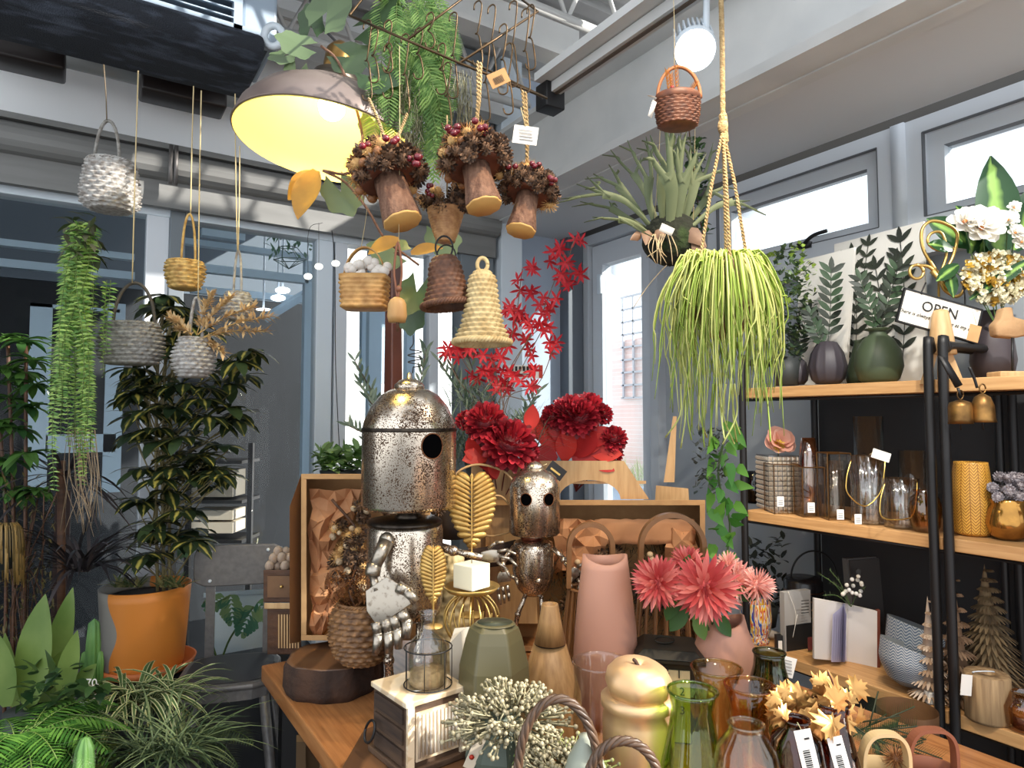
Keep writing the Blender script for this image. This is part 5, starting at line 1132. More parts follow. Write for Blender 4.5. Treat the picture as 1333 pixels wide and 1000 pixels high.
red_bouquet('dark red chrysanthemums with red leaves in the tall planter behind the gold leaf', [(662, 580, 33, -.03), (633, 552, 27, 0), (606, 548, 13, .03), (690, 588, 12, 0)], [(640, 590, 40, -.9, -.1), (635, 600, 34, -.9, .5), (625, 598, 30, -.6, .9), (650, 602, 30, -.4, -.5), (690, 560, 34, .1, 1), (655, 605, 36, -1, .2), (680, 600, 26, .9, -.2), (622, 600, 34, -.3, .9), (640, 600, 26, .2, -.6)], (650, 660), 2.0)
red_bouquet('dark red chrysanthemums with red leaves in the arched planter by the door', [(742, 540, 25, 0), (765, 534, 22, .02), (720, 542, 15, .0), (785, 540, 13, .02), (799, 572, 17, 0), (797, 592, 14, .01), (755, 545, 24, -.02)], [(720, 590, 50, -.3, 1), (735, 600, 46, .1, 1), (750, 595, 44, .5, .8), (745, 600, 50, .9, .2), (770, 590, 40, .9, .1), (725, 598, 40, -.9, .4), (760, 580, 44, .7, .5), (770, 598, 34, .8, -.3), (710, 575, 30, -.6, .9), (740, 585, 44, 0, .9), (700, 580, 26, -.8, .2), (755, 590, 40, .4, .4), (730, 575, 36, -.3, .9), (765, 590, 42, 1, .5)], (750, 640), 2.09)
# red spray orchids, tall
t = T('red_orchid_spray', 'tall spray of bright red star flowers rising in the window corner', 'artificial flowers', 655, 560, 2.15); s = M()
base = (650, 590)
ends = [((655, 500), (700, 420), (735, 330)), ((640, 500), (668, 430), (680, 350)), ((665, 510), (720, 400), (748, 310)), ((660, 500), (690, 440), (712, 425)), ((640, 520), (610, 480), (592, 452)), ((660, 520), (700, 500), (722, 450)), ((650, 520), (690, 520), (695, 490)), ((640, 540), (600, 500), (580, 460)), ((655, 530), (640, 470), (622, 460))]
spots = []
for a, b_, c_ in ends:
    P = smooth_path(t.n([base, a, b_, c_]), 21); s.tube(P, .0014, 4); spots += P[8::2]
for j, (X, Y) in enumerate(((750, 312), (740, 345), (752, 352), (728, 330), (715, 335), (735, 362), (745, 370), (705, 395), (690, 350), (680, 372), (695, 380), (722, 395), (708, 408), (668, 400), (658, 410), (680, 412), (690, 425), (672, 420), (650, 435), (700, 425), (710, 430), (672, 440), (684, 448), (690, 460), (660, 445), (718, 445), (722, 458), (580, 458), (600, 460), (615, 462), (635, 465), (590, 455), (655, 465), (632, 480), (642, 488), (650, 497), (620, 492), (660, 480), (697, 480), (690, 500), (640, 505), (655, 508), (672, 492), (610, 455))*2):
    X += R_(-7, 7); Y += R_(-7, 7); q = t.p(X, Y, R_(-.06, .05)); f = M(); ax = V((R_(-.9, .9), -1, R_(-.8, .8))).normalized(); _, e1, e2 = frame_of(ax)
    for i in range(6): a = i*pi/3+R_(-.2, .2); f.leaf(q, (e1*cos(a)+e2*sin(a))+ax*.25, R_(11, 16)*t.k, 3.8*t.k, nrm=ax, bend=.2, seg=3, shape='oval', fold=.3)
    t.part('flower', f, mat('bright_red_petal', (164, 16, 32), (212, 44, 56), kind='island', leaf=.3))
t.part('stems', s, mat('spray_stem', (120, 96, 76)))
# olive and grassy greenery
t = T('olive_branches', 'slender grey-green olive branches beside the large robot head', 'artificial plant', 560, 600, 2.2); m = M(); s = M()
for E in ((470, 500), (455, 555), (462, 470), (478, 575), (572, 470), (555, 455), (590, 480), (602, 440), (700, 510), (712, 545), (690, 540), (480, 520)):
    B = (640, 610) if E[0] > 560 else (520, 610)
    P = smooth_path(t.n([B, ((B[0]+E[0])/2+4, (B[1]+E[1])/2-8, R_(-.05, .05)), (E[0], E[1], 0)]), 16); s.tube(P, .0014, 4)
    for q in P[4:]:
        for sg in (-1, 1): m.leaf(q, V((R_(.4, 1)*sg, R_(-.5, .5), R_(0, .9)))+(P[-1]-P[0]).normalized()*.8, R_(.03, .05), .010, nrm=(0, -1, .3), seg=3, shape='oval')
t.part('leaves', m, mat('olive_leaf', (78, 98, 82), (122, 138, 122), kind='island', leaf=.25)); t.part('stems', s, wood_dark)
t = T('grassy_greenery', 'dense fine grey-green artificial grass under the red orchid spray', 'artificial plant', 650, 590, 2.12); m = M()
for i in range(900):
    X = R_(592, 700); m.leaf(t.p(X, R_(560, 610), R_(-.08, .06)), (R_(-1, 1), R_(-.6, .6), R_(.1, 1.2)), R_(.06, .17), .004, bend=.6, seg=3, shape='lance')
for i in range(160): m.leaf(t.p(R_(585, 640), R_(500, 560), R_(-.05, .05)), (R_(-1, 1), R_(-.6, .6), R_(-.1, 1.2)), R_(.04, .1), .006, bend=.4, seg=3, shape='lance')
t.part('foliage', m, mat('grey_grass', (84, 108, 88), (140, 156, 136), kind='island', leaf=.3)); t.part('pot', M().lathe(t.lprof([(30, 640), (36, 600)]), t.cx(640, 0, 610), 24), mat('dark_pot', (52, 56, 56)))
t = T('fittonia_plant', 'low green leafy plant on the sill behind the tall gift box', 'potted plant', 445, 600, 2.35); m = M()
for i in range(240): m.leaf(t.p(R_(415, 475), R_(585, 612), R_(-.08, .08)), (R_(-1, 1), R_(-1, .5), R_(-.1, 1)), R_(.03, .055), .028, bend=.5, seg=3)
t.part('foliage', m, mat('bright_green_leaf', (96, 136, 66), (150, 180, 120), kind='island', leaf=.3)); t.part('pot', M().lathe(t.lprof([(22, 650), (28, 612)]), t.cx(445, 0, 610), 24), mat('dark_pot', (52, 56, 56)))
# reddish post
t = T('wooden_post', 'slim reddish brown wooden post behind the large robot head', 'post', 513, 520, 2.05)
t.part('shaft', M().tube([t.p(512, 660), t.p(512, 318)], [15*t.k, 10*t.k], 4), mat('mahogany', (86, 44, 32), (70, 36, 26), r=.4, scale=6, coat=.3), smooth=False, bev=.004)
t.part('cap', M().ball(t.p(512, 318), 9*t.k, 14, 8, (1, 1, .6)), mat('mahogany', (0, 0, 0)))
# ---- vases in front
sage = mat('sage_ceramic', (98, 92, 64), r=.38); sage_d = mat('dark_sage', (72, 82, 70), r=.55)
def facet(t, name, X, prof, mt, n, sx=1, sy=1, tw=.0, sub=None, inner=(30, 30, 26), bev=.003):
    lp = t.lprof(prof); c = t.cx(X, 0, prof[-1][1]); m = M(); m.lathe(lp, c, n, ax=Matrix.Rotation(tw, 3, 'Z'), sx=sx, sy=sy, cap1=False)
    o = t.part(name, m, mt, smooth=False); r, z = lp[-1]
    t.part('mouth', M().lathe([(r*.98, z), (r*.8, z-.002), (r*.74, z-.03), (0, z-.035)], c, 28, sx=sx, sy=sy, cap0=False), mat('sage_inside', (84, 88, 66), r=.6)); return o
t = T('faceted_vase', 'pale sage green faceted vase behind the silvery berry bouquet', 'vase', 643, 0, 1.28, z=TZ); yb = py_at(1.28, TZ)
t.lathe('body', sage, 643, [(26, yb), (36, yb-25), (47, 890), (46, 866), (38, 832), (33, 818), (25, 811)], n=6, bev=.004, smooth=False)
t.lathe('mouth', mat('sage_inside', (70, 74, 56), r=.6), 644, [(23, 810), (20, 812), (18, 830), (0, 840)], n=28, sx=1, sy=.8)
t.lathe('lip', sage, 644, [(20, 812), (24, 809.5), (27, 812)], n=28, sx=1, sy=.8, cap0=False, cap1=False)
t = T('grey_gift_block', 'pale grey faceted block beside the caged glass bottle', 'block', 596, 0, 1.36, z=TZ); yb = py_at(1.36, TZ)
t.part('block', M().hex([t.p(588, yb, 0), t.p(618, yb, 0), t.p(622, yb, .08), t.p(600, yb, .08), t.p(585, 838, 0), t.p(600, 822, 0), t.p(612, 816, .06), t.p(592, 818, .06)]), mat('pale_grey_ceramic', (186, 178, 164), r=.6), smooth=False)
t = T('turned_wood_vase', 'slim turned light wood bottle vase between sage vase and pink vase', 'vase', 716, 0, 1.42, z=TZ); yb = py_at(1.42, TZ)
tw_ = mat('turned_wood', (178, 138, 90), (150, 112, 68), r=.5, scale=10, stretch=(9, 9, .8)); t.lathe('lower_body', tw_, 716, [(40, yb), (44, yb-18), (40, 900), (30, 868), (21, 838)], n=40); t.lathe('upper_body', tw_, 716, [(20.5, 836), (14, 805), (11, 788), (10.5, 786), (8, 787), (7, 800)], n=40); t.lathe('groove', ink, 716, [(20.2, 838), (20.2, 836)], n=40)
def bouquet(label, X, Y, R, dep, n, pot_label=None):
    t = T('berry_bouquet', label, 'dried flowers', X, Y+R, dep); m = M(); s = M(); c = t.p(X, Y+R*.9)
    for i in range(n):
        a = R_(0, 2*pi); ph = math.acos(R_(-.05, 1)); L = R*t.k*R_(.65, 1.05); d = V((sin(ph)*cos(a)*1.15, sin(ph)*sin(a), cos(ph)*.8))
        e = c+V((0, 0, 0))+d*L*1.25; mid = c+d*L*.6+V((0, 0, .01)); s.tube([mid, e], .0017, 4)
        m.ball(e, R_(.0032, .0044), 6, 4)
        for _ in range(2):
            e2 = mid+(e-mid)*R_(.4, .95)+V((R_(-1, 1), R_(-1, 1), R_(-.3, 1)))*.016; s.tube([mid+(e-mid)*.35, e2], .0013, 3); m.ball(e2, R_(.0026, .0038), 6, 4)
    t.part('berries', m, mat('silver_berry', (128, 120, 94), (166, 156, 128), kind='island', r=.55)); t.part('stems', s, mat('berry_stem', (160, 154, 124), (132, 126, 98), kind='island')); return t
bouquet('silvery green berry bouquet in front of the sage faceted vase', 665, 898, 62, 1.08, 190)
t = T('dark_sage_vase', 'dark sage ceramic vase holding the silvery green berry bouquet', 'vase', 650, 0, 1.1, z=TZ); yb = py_at(1.1, TZ)
t.lathe('body', sage_d, 652, [(28, yb), (46, yb-30), (48, 975), (36, 945), (20, 930), (20, 925)], n=9, smooth=False)
bouquet('silvery berry bouquet with golden glints inside the twisted handle', 735, 975, 52, 1.0, 160)
t = T('small_grey_vase', 'small ribbed pale grey vase standing between the two twisted handles', 'vase', 762, 0, .95, z=TZ)
t.lathe('body', mat('pale_grey_green', (150, 156, 142), r=.5), 762, [(30, 1070), (32, 1020), (22, 985), (8, 962), (8, 958)], n=20, rf=lambda a, i: 1+.03*sin(10*a))
t = T('price_tag', 'price tag with red mark hanging beside the dark sage vase', 'tag', 620, 975, 1.06)
t.part('card', M().box(t.p(618, 980), (14*t.k, .001, 44*t.k), rot=Euler((0, RAD(24), 0))), mat('tag_beige', (200, 186, 164)), smooth=False); t.part('red_mark', M().lathe([(.0042, 0), (0, .0005)], t.p(614, 986, -.003), 12, ax=Matrix.Rotation(pi/2, 3, 'X')), mat('tag_red', (196, 60, 40)))
twist_m = mat('twisted_willow', (98, 74, 56), (62, 46, 34), r=.42, scale=30)
def twist_basket(label, X, Y, rx, rz, dep, yb0):
    t = T('twisted_handle_basket', label, 'basket', X, Y+rz, dep)
    P = arc(t.p(X, Y+rz), rx*t.k, rz*t.k, pi*1.0, 0, 30); P = [P[0]-V((0, 0, .05))]+P+[P[-1]-V((0, 0, .05))]
    t.part('handle', M().rope(P, .0066, 5.5, 4, 8, rs=.0036), twist_m)
    z0 = P[0].z
    pr_ = [(rx*.75*t.k, z0-.09), (rx*.95*t.k, z0-.06), (rx*1.05*t.k, z0-.02), (rx*1.0*t.k, z0)]
    c = t.cx(X, 0, Y+rz); Q, N, rf = weave(pr_, 18, 4, .07, 8); t.part('woven_body', M().lathe(Q, V((c.x, c.y, 0)), N, rf, cap1=False), twist_m)
    return t
twist_basket('twisted willow handle basket in front of the silvery berry bouquet', 727, 912, 53, 100, .93, 0)
twist_basket('low twisted willow handle basket below the gold pumpkin jar', 812, 966, 48, 62, .9, 0)
pink = mat('pink_ceramic', (184, 136, 116), r=.55, bump=.03)
t = T('tall_pink_vase', 'tall matte pink vase with slanted double-peaked rim', 'vase', 790, 0, 1.55, z=TZ); yb = py_at(1.55, TZ)
lp = t.lprof([(32, yb), (40, yb-22), (42, 860), (40, 820), (36, 780), (31, 740), (29, 728)]); c = t.cx(788, 0, 800)
m = M(); n = 56
def vase_slant(lp, c, dip):
    m = M(); vs = []
    k_ = len(lp)
    inn = [(r*.86, z) for r, z in lp[::-1]]
    allp = lp+inn[:3]
    for i, (r, z) in enumerate(allp):
        top = i in (k_-1, k_)
        for j in range(n):
            a = 2*pi*j/n; zz = z+(dip*(cos(a)**2*1.0-.75*(sin(a) < 0)*abs(sin(a))) if top else 0); vs.append(c+V((r*cos(a), r*sin(a)*.8, zz)))
    fs = [(i*n+j, i*n+(j+1) % n, (i+1)*n+(j+1) % n, (i+1)*n+j) for i in range(len(allp)-1) for j in range(n)]+[tuple(range(n))[::-1], tuple((len(allp)-1)*n+j for j in range(n))]
    return m.add(vs, fs)
t.part('body', vase_slant(lp, c, .010), pink)
t = T('pink_vase', 'wide matte pink vase under the coral dahlias', 'vase', 943, 0, 1.5, z=TZ); yb = py_at(1.5, TZ)
t.part('body', vase_slant(t.lprof([(34, yb), (42, yb-14), (44, 870), (38, 840), (30, 818), (26, 808)]), t.cx(943, 0, 840), .012), pink)
# bentwood handled slatted baskets
bent = mat('bentwood', (146, 104, 66), (118, 80, 48), r=.45, scale=9)
def bent_basket(label, X, yh, rx, ys, dep, wb):
    t = T('slatted_basket', label, 'basket', X, 0, dep, z=TZ); yb = py_at(dep, TZ); P = arc(t.p(X, yh+rx), rx*t.k, rx*t.k, 0, pi, 26); P = [t.p(X+rx+1, ys)]+P+[t.p(X-rx-1, ys)]
    m = M().band(P, (0, .012, 0), .0062)
    t.part('bentwood_handle', m, bent, smooth=False)
    zt = t.p(X, ys).z; rt = rx*t.k; rb_ = wb*t.k; N_ = 20; lvl = lambda f: (rt+(rb_-rt)*sin(f*pi*.5), zt*(1-f))
    for i in range(N_):
        a = 2*pi*i/N_; pts = [V((lvl(f)[0]*cos(a), lvl(f)[0]*sin(a)*.8, max(.006, lvl(f)[1]))) for f in (0, .25, .5, .75, 1)]
        t.part('slat', M().tube(pts, .0038, 4), bent, smooth=False)
    for f in (.02, .96): r_, z_ = lvl(f); t.part('hoop', M().tube([V((r_*cos(a*pi/18), r_*sin(a*pi/18)*.8, max(.008, z_))) for a in range(37)], .004, 6), bent)
bent_basket('slatted wooden basket with bentwood handle behind the tall pink vase', 769, 683, 28, 765, 1.78, 38); bent_basket('slatted wooden basket with taller bentwood handle behind the coral dahlias', 875, 671, 41, 765, 1.75, 50)
# lantern clock
t = T('lantern_clock', 'dark square lantern-shaped clock with cream numbered face', 'clock', 872, 0, 1.5, z=TZ); yb = py_at(1.5, TZ); cz = t.rz
dm = mat('dark_olive_metal', (52, 48, 38), (34, 32, 26), r=.5, metal=.4, scale=12)
RZc = Matrix.Rotation(RAD(-12), 3, 'Z')
def cb(c, d, tp=1): return M().box(RZc@V(c), d, rz=RAD(-12), taper=tp)
zT = t.p(872, 848).z; w_ = 62*t.k
t.part('case', cb((0, .0, zT/2), (w_, w_, zT)), dm, smooth=False, bev=.002); t.part('roof', cb((0, 0, zT+.008), (w_*1.4, w_*1.3, .016), .75), dm, smooth=False, bev=.002); t.part('roof_edge', cb((0, 0, zT-.004), (w_*1.42, w_*1.32, .006)), dm, smooth=False)
t.part('finial_ring', M().tube(arc(V((-.01, 0, zT+.022)), .022, .010, 0, 2*pi, 24, e2=V((0, 1, .4))), .002, 6), dm)
face_ = t.part('dial', cb((0, -w_/2-.002, zT*.5-.01), (w_*.8, .003, zT*.84)), mat('cream_dial', (206, 186, 140), r=.6), smooth=False)
def text(s, size, loc, rot, mt, parent, ext=.0004, align='CENTER', shear=0):
    c = bpy.data.curves.new('lettering', 'FONT'); c.body = s; c.size = size; c.extrude = ext; c.align_x = align; c.align_y = 'CENTER'; c.materials.append(mt); c.shear = shear
    o0 = bpy.data.objects.new('lettering_curve', c); COL.objects.link(o0); bpy.context.view_layer.update()
    me = bpy.data.meshes.new_from_object(o0.evaluated_get(bpy.context.evaluated_depsgraph_get())); bpy.data.objects.remove(o0)
    o = bpy.data.objects.new('lettering', me); COL.objects.link(o); o.parent = parent; o.location = loc; o.rotation_euler = rot; return o
for s_, X, Z in (('12', -.012, zT*.86), ('1', .020, zT*.82), ('2', .026, zT*.62), ('3', .026, zT*.40)): text(s_, .024, RZc@V((X, -w_/2-.005, Z)), (pi/2, 0, RAD(-12)), ink, face_)
for a in (.6, 1.9): t.part('clock_hand', M().tube([RZc@V((-.012, -w_/2-.006, zT*.6)), RZc@V((-.012+.02*sin(a), -w_/2-.006, zT*.6+.02*cos(a)))], .0008, 4), ink, sub=face_)
# coral dahlias
coral = mat('coral_petal', (194, 78, 78), (226, 134, 124), kind='island', leaf=.2, r=.55); palepk = mat('pale_pink_petal', (226, 158, 148), (242, 196, 184), kind='island', leaf=.2, r=.55)
t = T('dahlia_bouquet', 'coral and pale pink dahlia bouquet above the wide pink vase', 'artificial flowers', 920, 800, 1.45)
for X, Y, R, mt, d, ax in ((857, 759, 35, coral, 0, (-.5, -1, .3)), (918, 765, 44, coral, -.03, (0, -1, .1)), (895, 735, 26, coral, .04, (-.1, -.6, .9)), (958, 756, 28, palepk, .03, (.3, -.8, .6)), (985, 762, 24, palepk, .0, (.8, -.7, .2)), (948, 738, 20, palepk, .05, (0, -.5, .9))):
    f = M().bloom(t.p(X, Y, d), R*t.k, 105, ax, L=.76, W=.15, core=.28, cover=.5, cup=.15, shape='oval', jit=.28, seg=4).ball(t.p(X, Y, d), R*.3*t.k, 10, 8); t.part('bloom', f, mt)
m = M()
for q in ((890, 760, 40, -.3, -.2), (935, 770, 36, .9, .3), (962, 780, 34, .9, .5), (895, 790, 40, -.5, -.6), (905, 800, 34, .3, -.8), (880, 775, 36, -.4, -.9), (930, 800, 34, .5, -.6), (890, 750, 30, .2, .9)): big_leaf(m, t, *q, d=.02, W=.55)
t.part('leaves', m, mat('dahlia_leaf', (58, 98, 42), (98, 132, 60), kind='island', leaf=.25)); s = M()
for X, Y in ((857, 770), (918, 780), (895, 745), (960, 770)): s.tube(smooth_path(t.n([(X, Y, .03), ((X+930)/2, 800, .03), (935, 840, .03)]), 8), .003, 5)
t.part('stems', s, mat('green_stem', (70, 96, 48)))
# glass bowl, gold pumpkin on gold pot
t = T('glass_bowl', 'clear flared glass bowl behind the gold pumpkin jar', 'bowl', 783, 0, 1.2, z=TZ); yb = py_at(1.2, TZ); gl(t, 'bowl', [(24, yb), (34, yb-30), (38, 930), (35, 890), (37, 866), (38, 862)], clr)
t = T('gold_jar', 'round brushed gold jar under the gold pumpkin', 'jar', 832, 0, 1.08, z=TZ); gold_b = mat('brushed_gold', (226, 190, 148), (214, 174, 128), r=.42, metal=.7, scale=6)
yb = py_at(1.08, TZ); t.lathe('jar', gold_b, 831, [(20, yb), (30, yb-10), (40, yb-40), (46, 965), (46, 935), (43, 922), (48, 918), (48, 908), (40, 902)], n=56)
t = T('gold_pumpkin', 'smooth gold pumpkin ornament sitting on the gold jar', 'pumpkin', 832, 885, 1.08)
t.part('fruit', M().lathe([(r*t.k, z*t.k) for r, z in ((0, -26), (20, -27), (36, -18), (43, -4), (42, 8), (34, 20), (20, 27), (8, 26), (0, 22))], t.p(831, 888), 64, lambda a, i: 1+.018*cos(7*a), ax=Matrix.Rotation(RAD(6), 3, 'X')@Matrix.Rotation(RAD(7), 3, 'Y')), gold_b)
t.part('stalk', M().tube(smooth_path(t.n([(830, 868, -.01), (828, 862, -.01), (824, 858, -.01)]), 8), [.005, .004, .0035, .003, .003, .003, .003, .003, .002][:len(smooth_path(t.n([(830, 868, -.01), (828, 862, -.01), (824, 858, -.01)]), 8))], 8), bark)
# coloured glass vases
gr = glass('green_glass', (206, 232, 140), edge=(120, 166, 70)); am = glass('amber_glass', (250, 218, 160), edge=(206, 146, 84)); ol = glass('olive_glass', (238, 226, 176), edge=(160, 146, 88)); br = glass('brown_glass', (150, 84, 56), edge=(70, 28, 20)); dg = glass('dark_green_glass', (150, 166, 132), edge=(60, 76, 56)); cl2 = glass('ribbed_clear_glass', (250, 246, 226), edge=(206, 200, 166))
rib = lambda n_, a_=.02: (lambda a, i: 1+a_*sin(n_*a))
def vase(label, X, dep, prof, mt, ribs=None, name='glass_vase', z=TZ):
    t = T(name, label, 'vase', X, 0, dep, z=z); yb = py_at(dep, z); gl(t, 'vessel', [(q[0], yb if q[1] is None else q[1]) for q in prof], mt, 56, rf=ribs)
    r, z_ = t.lprof([prof[-1]])[0]; c = t.cx(X, 0, prof[-1][1]+40); t.part('lip', M().tube([c+V((r*cos(a*pi/24), r*sin(a*pi/24), z_)) for a in range(49)], .0022, 8), mt); return t
vase('large green glass vase with wide neck beside the gold jar', 902, 1.0, [(46, None), (50, 1080), (46, 1020), (32, 960), (26, 925), (29, 908), (32, 900)], gr, rib(16, .015))
vase('olive tinted flared glass vase behind the green vase', 933, 1.2, [(28, None), (34, 1000), (30, 960), (18, 925), (24, 895), (32, 870)], ol, rib(12, .01))
vase('amber flared glass vase between olive vase and maple leaves', 977, 1.12, [(30, None), (36, 1030), (34, 985), (22, 950), (24, 925), (32, 893)], am, rib(12, .012))
vase('clear ribbed glass vase with small neck at the table front', 972, .93, [(42, None), (46, 1060), (44, 1010), (36, 975), (22, 955), (20, 947), (22, 944)], cl2, rib(20, .03))
vase('dark green glass jar below the oak shelf edge', 1002, 1.38, [(20, None), (26, 930), (26, 890), (20, 868), (19, 856), (20, 850)], dg)
t = T('price_tag', 'white printed card beside the dark green glass jar', 'tag', 1025, 868, 1.4); t.part('card', M().box(t.p(1024, 868, .02), (22*t.k, .001, 26*t.k), rot=Euler((0, RAD(15), 0))), white_tag, smooth=False)
m = M(); [m.box(t.p(1024, 860+i*4, .018), (14*t.k, .0006, 1*t.k), rot=Euler((0, RAD(15), 0))) for i in range(5)]; t.part('printing', m, mat('print_grey', (140, 140, 140)), smooth=False)
vase('dark brown glass bottle with price tag in front of the maple leaves', 1037, 1.0, [(34, None), (38, 1060), (36, 990), (30, 960), (16, 948), (15, 942), (17, 938)], br)
vase('plum brown glass vase holding the golden maple leaves', 1083, 1.05, [(34, None), (38, 1050), (36, 1000), (24, 950), (20, 930), (22, 915)], glass('plum_glass', (140, 92, 80), edge=(70, 36, 34)))
def price_strip(label, X, Y, w_, h_, ang, dep):
    t = T('price_tag', label, 'tag', X, Y, dep); R = Euler((RAD(-8), RAD(ang), 0)); t.part('card', M().box((0, 0, 0), (w_*t.k, .0008, h_*t.k), rot=R), white_tag, smooth=False); Rm = R.to_matrix()
    m = M(); [m.box(Rm@V((-.05*w_*t.k, -.001, (.05-i*.045)*h_*t.k)), (w_*.4*t.k, .0006, (.018+.012*(i % 2))*h_*t.k), rot=R) for i in range(9)]; m.box(Rm@V((.15*w_*t.k, -.001, .3*h_*t.k)), (w_*.3*t.k, .0006, .04*h_*t.k), rot=R); t.part('barcode', m, ink, smooth=False)
    t.part('thread', M().tube([V(Rm@V((0, 0, .45*h_*t.k))), V(Rm@V((-.1*w_*t.k, 0.005, .65*h_*t.k)))], .0006, 4), string_mat)
price_strip('long white barcode tag on the dark brown glass bottle', 1051, 980, 22, 56, -10, .96); price_strip('white barcode tag hanging below the golden maple leaves', 1093, 986, 20, 50, -12, .99)
t = T('golden_maple_leaves', 'bouquet of metallic golden maple leaves above the brown glass vases', 'artificial foliage', 1070, 930, 1.05); gm = mat('metallic_gold_leaf', (150, 98, 48), (208, 162, 98), kind='island', r=.38, metal=.7)
for X, Y, L in ((1018, 915, 20), (1030, 925, 24), (1008, 905, 15), (1045, 905, 24), (1062, 900, 24), (1075, 892, 20), (1090, 900, 26), (1112, 898, 20), (1050, 930, 28), (1075, 925, 26), (1095, 930, 26), (1118, 935, 18), (1065, 950, 24), (1085, 955, 24), (1100, 950, 20), (1040, 950, 20), (1078, 968, 20), (1024, 900, 16), (1010, 930, 18), (1060, 915, 24), (1105, 915, 22), (1082, 940, 26), (1035, 915, 18), (1052, 918, 20), (1068, 935, 22), (1088, 916, 22), (1070, 905, 18), (1100, 935, 20), (1058, 942, 20), (1080, 958, 20), (1012, 918, 16), (1022, 935, 18)):
    m = M(); c = t.p(X, Y, R_(-.05, .04)); ax, e1, e2 = frame_of((R_(-.7, .7), -1, R_(-.3, .8))); a0 = R_(0, 6.28); u = e1*cos(a0)+e2*sin(a0); v_ = ax.cross(u); cv = R_(.2, .6)
    out = [(0, 1.0), (.12, .72), (.34, .78), (.28, .52), (.78, .62), (.62, .40), (.98, .22), (.62, .10), (.70, -.22), (.34, -.12), (.12, -.30), (0, -.2)]; out = out+[(-x, y) for x, y in out[-2:0:-1]]
    pts = [c+(v_*x+u*y)*L*t.k+ax*L*t.k*(-cv*(abs(x)**1.5)+R_(-.05, .05)) for x, y in out]
    nn = len(pts); m.add([c+ax*L*t.k*.08]+pts, [(0, 1+i, 1+(i+1) % nn) for i in range(nn)]); t.part('leaf', m, gm, smooth=True)
s = M(); [s.tube(smooth_path(t.n([(1083, 990), ((1083+X)/2+5, 950), (X, 925)]), 8), .002, 5) for X in (1020, 1050, 1080, 1105)]; s.tube(smooth_path(t.n([(1080, 925), (1085, 895), (1078, 875)]), 8), .0015, 5); t.part('stems', s, mat('red_brown_stem', (90, 44, 30)))
# handled ceramic baskets at the bottom
def cer(label, X, rx, yh, dep, col, nm):
    t = T('handled_ceramic_basket', label, 'basket', X, 0, dep, z=TZ); mt = mat(nm, col, r=.6); P = smooth_path(t.n([(X-rx, 1010), (X-rx+2, yh+22), (X-rx+12, yh+4), (X, yh), (X+rx-12, yh+4), (X+rx-2, yh+22), (X+rx, 1010)]), 30); m = M().band(P, (0, .009, 0), .0028)
    t.part('handle', m, mt, smooth=False); yb = py_at(dep, TZ); t.lathe('bowl', mt, X, [(rx*.6, yb), (rx*1.0, yb-20), (rx*1.15, 1020), (rx*1.12, 1000), (rx*1.0, 1000), (rx, 1020)], n=40, cap1=False)
    return t
cer('cream ceramic basket with square handle at the table front', 1152, 30, 955, 1.08, (216, 190, 142), 'cream_ceramic'); cer('terracotta ceramic basket with rounded handle at the table front', 1213, 31, 950, 1.14, (140, 84, 60), 'terracotta')
t = T('dried_seed_head', 'golden brown dried seed head inside the cream ceramic basket', 'dried flowers', 1165, 990, 1.1); t.part('seed_head', M().bloom(t.p(1166, 988), 18*t.k, 90, (0, -.3, 1), L=.8, W=.12, core=.3, cover=.6, shape='lance').ball(t.p(1166, 988), 7*t.k), mat('seed_brown', (168, 118, 70), (128, 84, 48), kind='island')); t.part('stem', M().tube([t.p(1166, 992), t.p(1163, 1040)], .002, 5), bark)
t = T('fir_garland', 'dark green fir sprigs lying between the brown vases and the shelf', 'artificial foliage', 1140, 960, 1.3); m = M(); s = M()
for i in range(26):
    a = t.p(R_(1085, 1150), R_(930, 1000), R_(-.05, .05)); dr_ = V((R_(.2, 1), R_(-.5, .3), R_(-.4, .5))).normalized(); L = R_(.07, .14); s.tube([a, a+dr_*L], .0015, 4)
    for j in range(26):
        for sg in (-1, 1): m.leaf(a+dr_*L*j/26, dr_*.6+dr_.cross(V((0, 1, 0))).normalized()*sg, .024, .006, seg=1, shape='lance')
t.part('needles', m, mat('fir_green', (36, 62, 34), (58, 88, 48), kind='island')); t.part('twigs', s, mat('fir_twig', (48, 56, 36)))
# boxes under the table
for i, (a, b_, y0, y1, dep) in enumerate(((376, 398, 958, 1030, 2.0), (388, 432, 948, 1040, 2.08), (416, 445, 972, 1060, 1.95))):
    t = T('cardboard_box', ('narrow cardboard box under the table edge by the stool', 'middle cardboard box standing under the table edge', 'cardboard box with cut slot under the table edge')[i], 'box', (a+b_)/2, 0, dep, z=0); yf = py_at(dep, 0)
    t.part('carton', pbox(t, a, b_, y0, yf, 0, .12), mat('carton', (140, 112, 82), r=.85), smooth=False); t.part('flap', pbox(t, a, b_, y0-1, y0+8, -.003, .0), kraft, smooth=False)

t = T('plant_pedestal', 'plain pale pedestal carrying the low green plant behind the gift box', 'pedestal', 445, 0, 2.35, z=0); zp_ = t.p(445, 650).z; t.part('column', M().box((0, 0, zp_/2), (.16, .16, zp_-.002)), frame_paint, smooth=False)
# ================================================================== right shelf
def onshelf(name, label, cat, px, S, xin=.12, group=None):
    """stand a thing on shelf top S, xin metres behind the shelf's front edge"""
    P0 = onX(px, 600, XS+xin); dep = depth_of(V((P0.x, P0.y, S)))
    return T(name, label, cat, px, 0, dep, z=S, group=group)
def flat_leaf(m, p, d, L, W, nrm): m.leaf(p, d, L, W, nrm=nrm, seg=4, shape='oval', fold=.12)
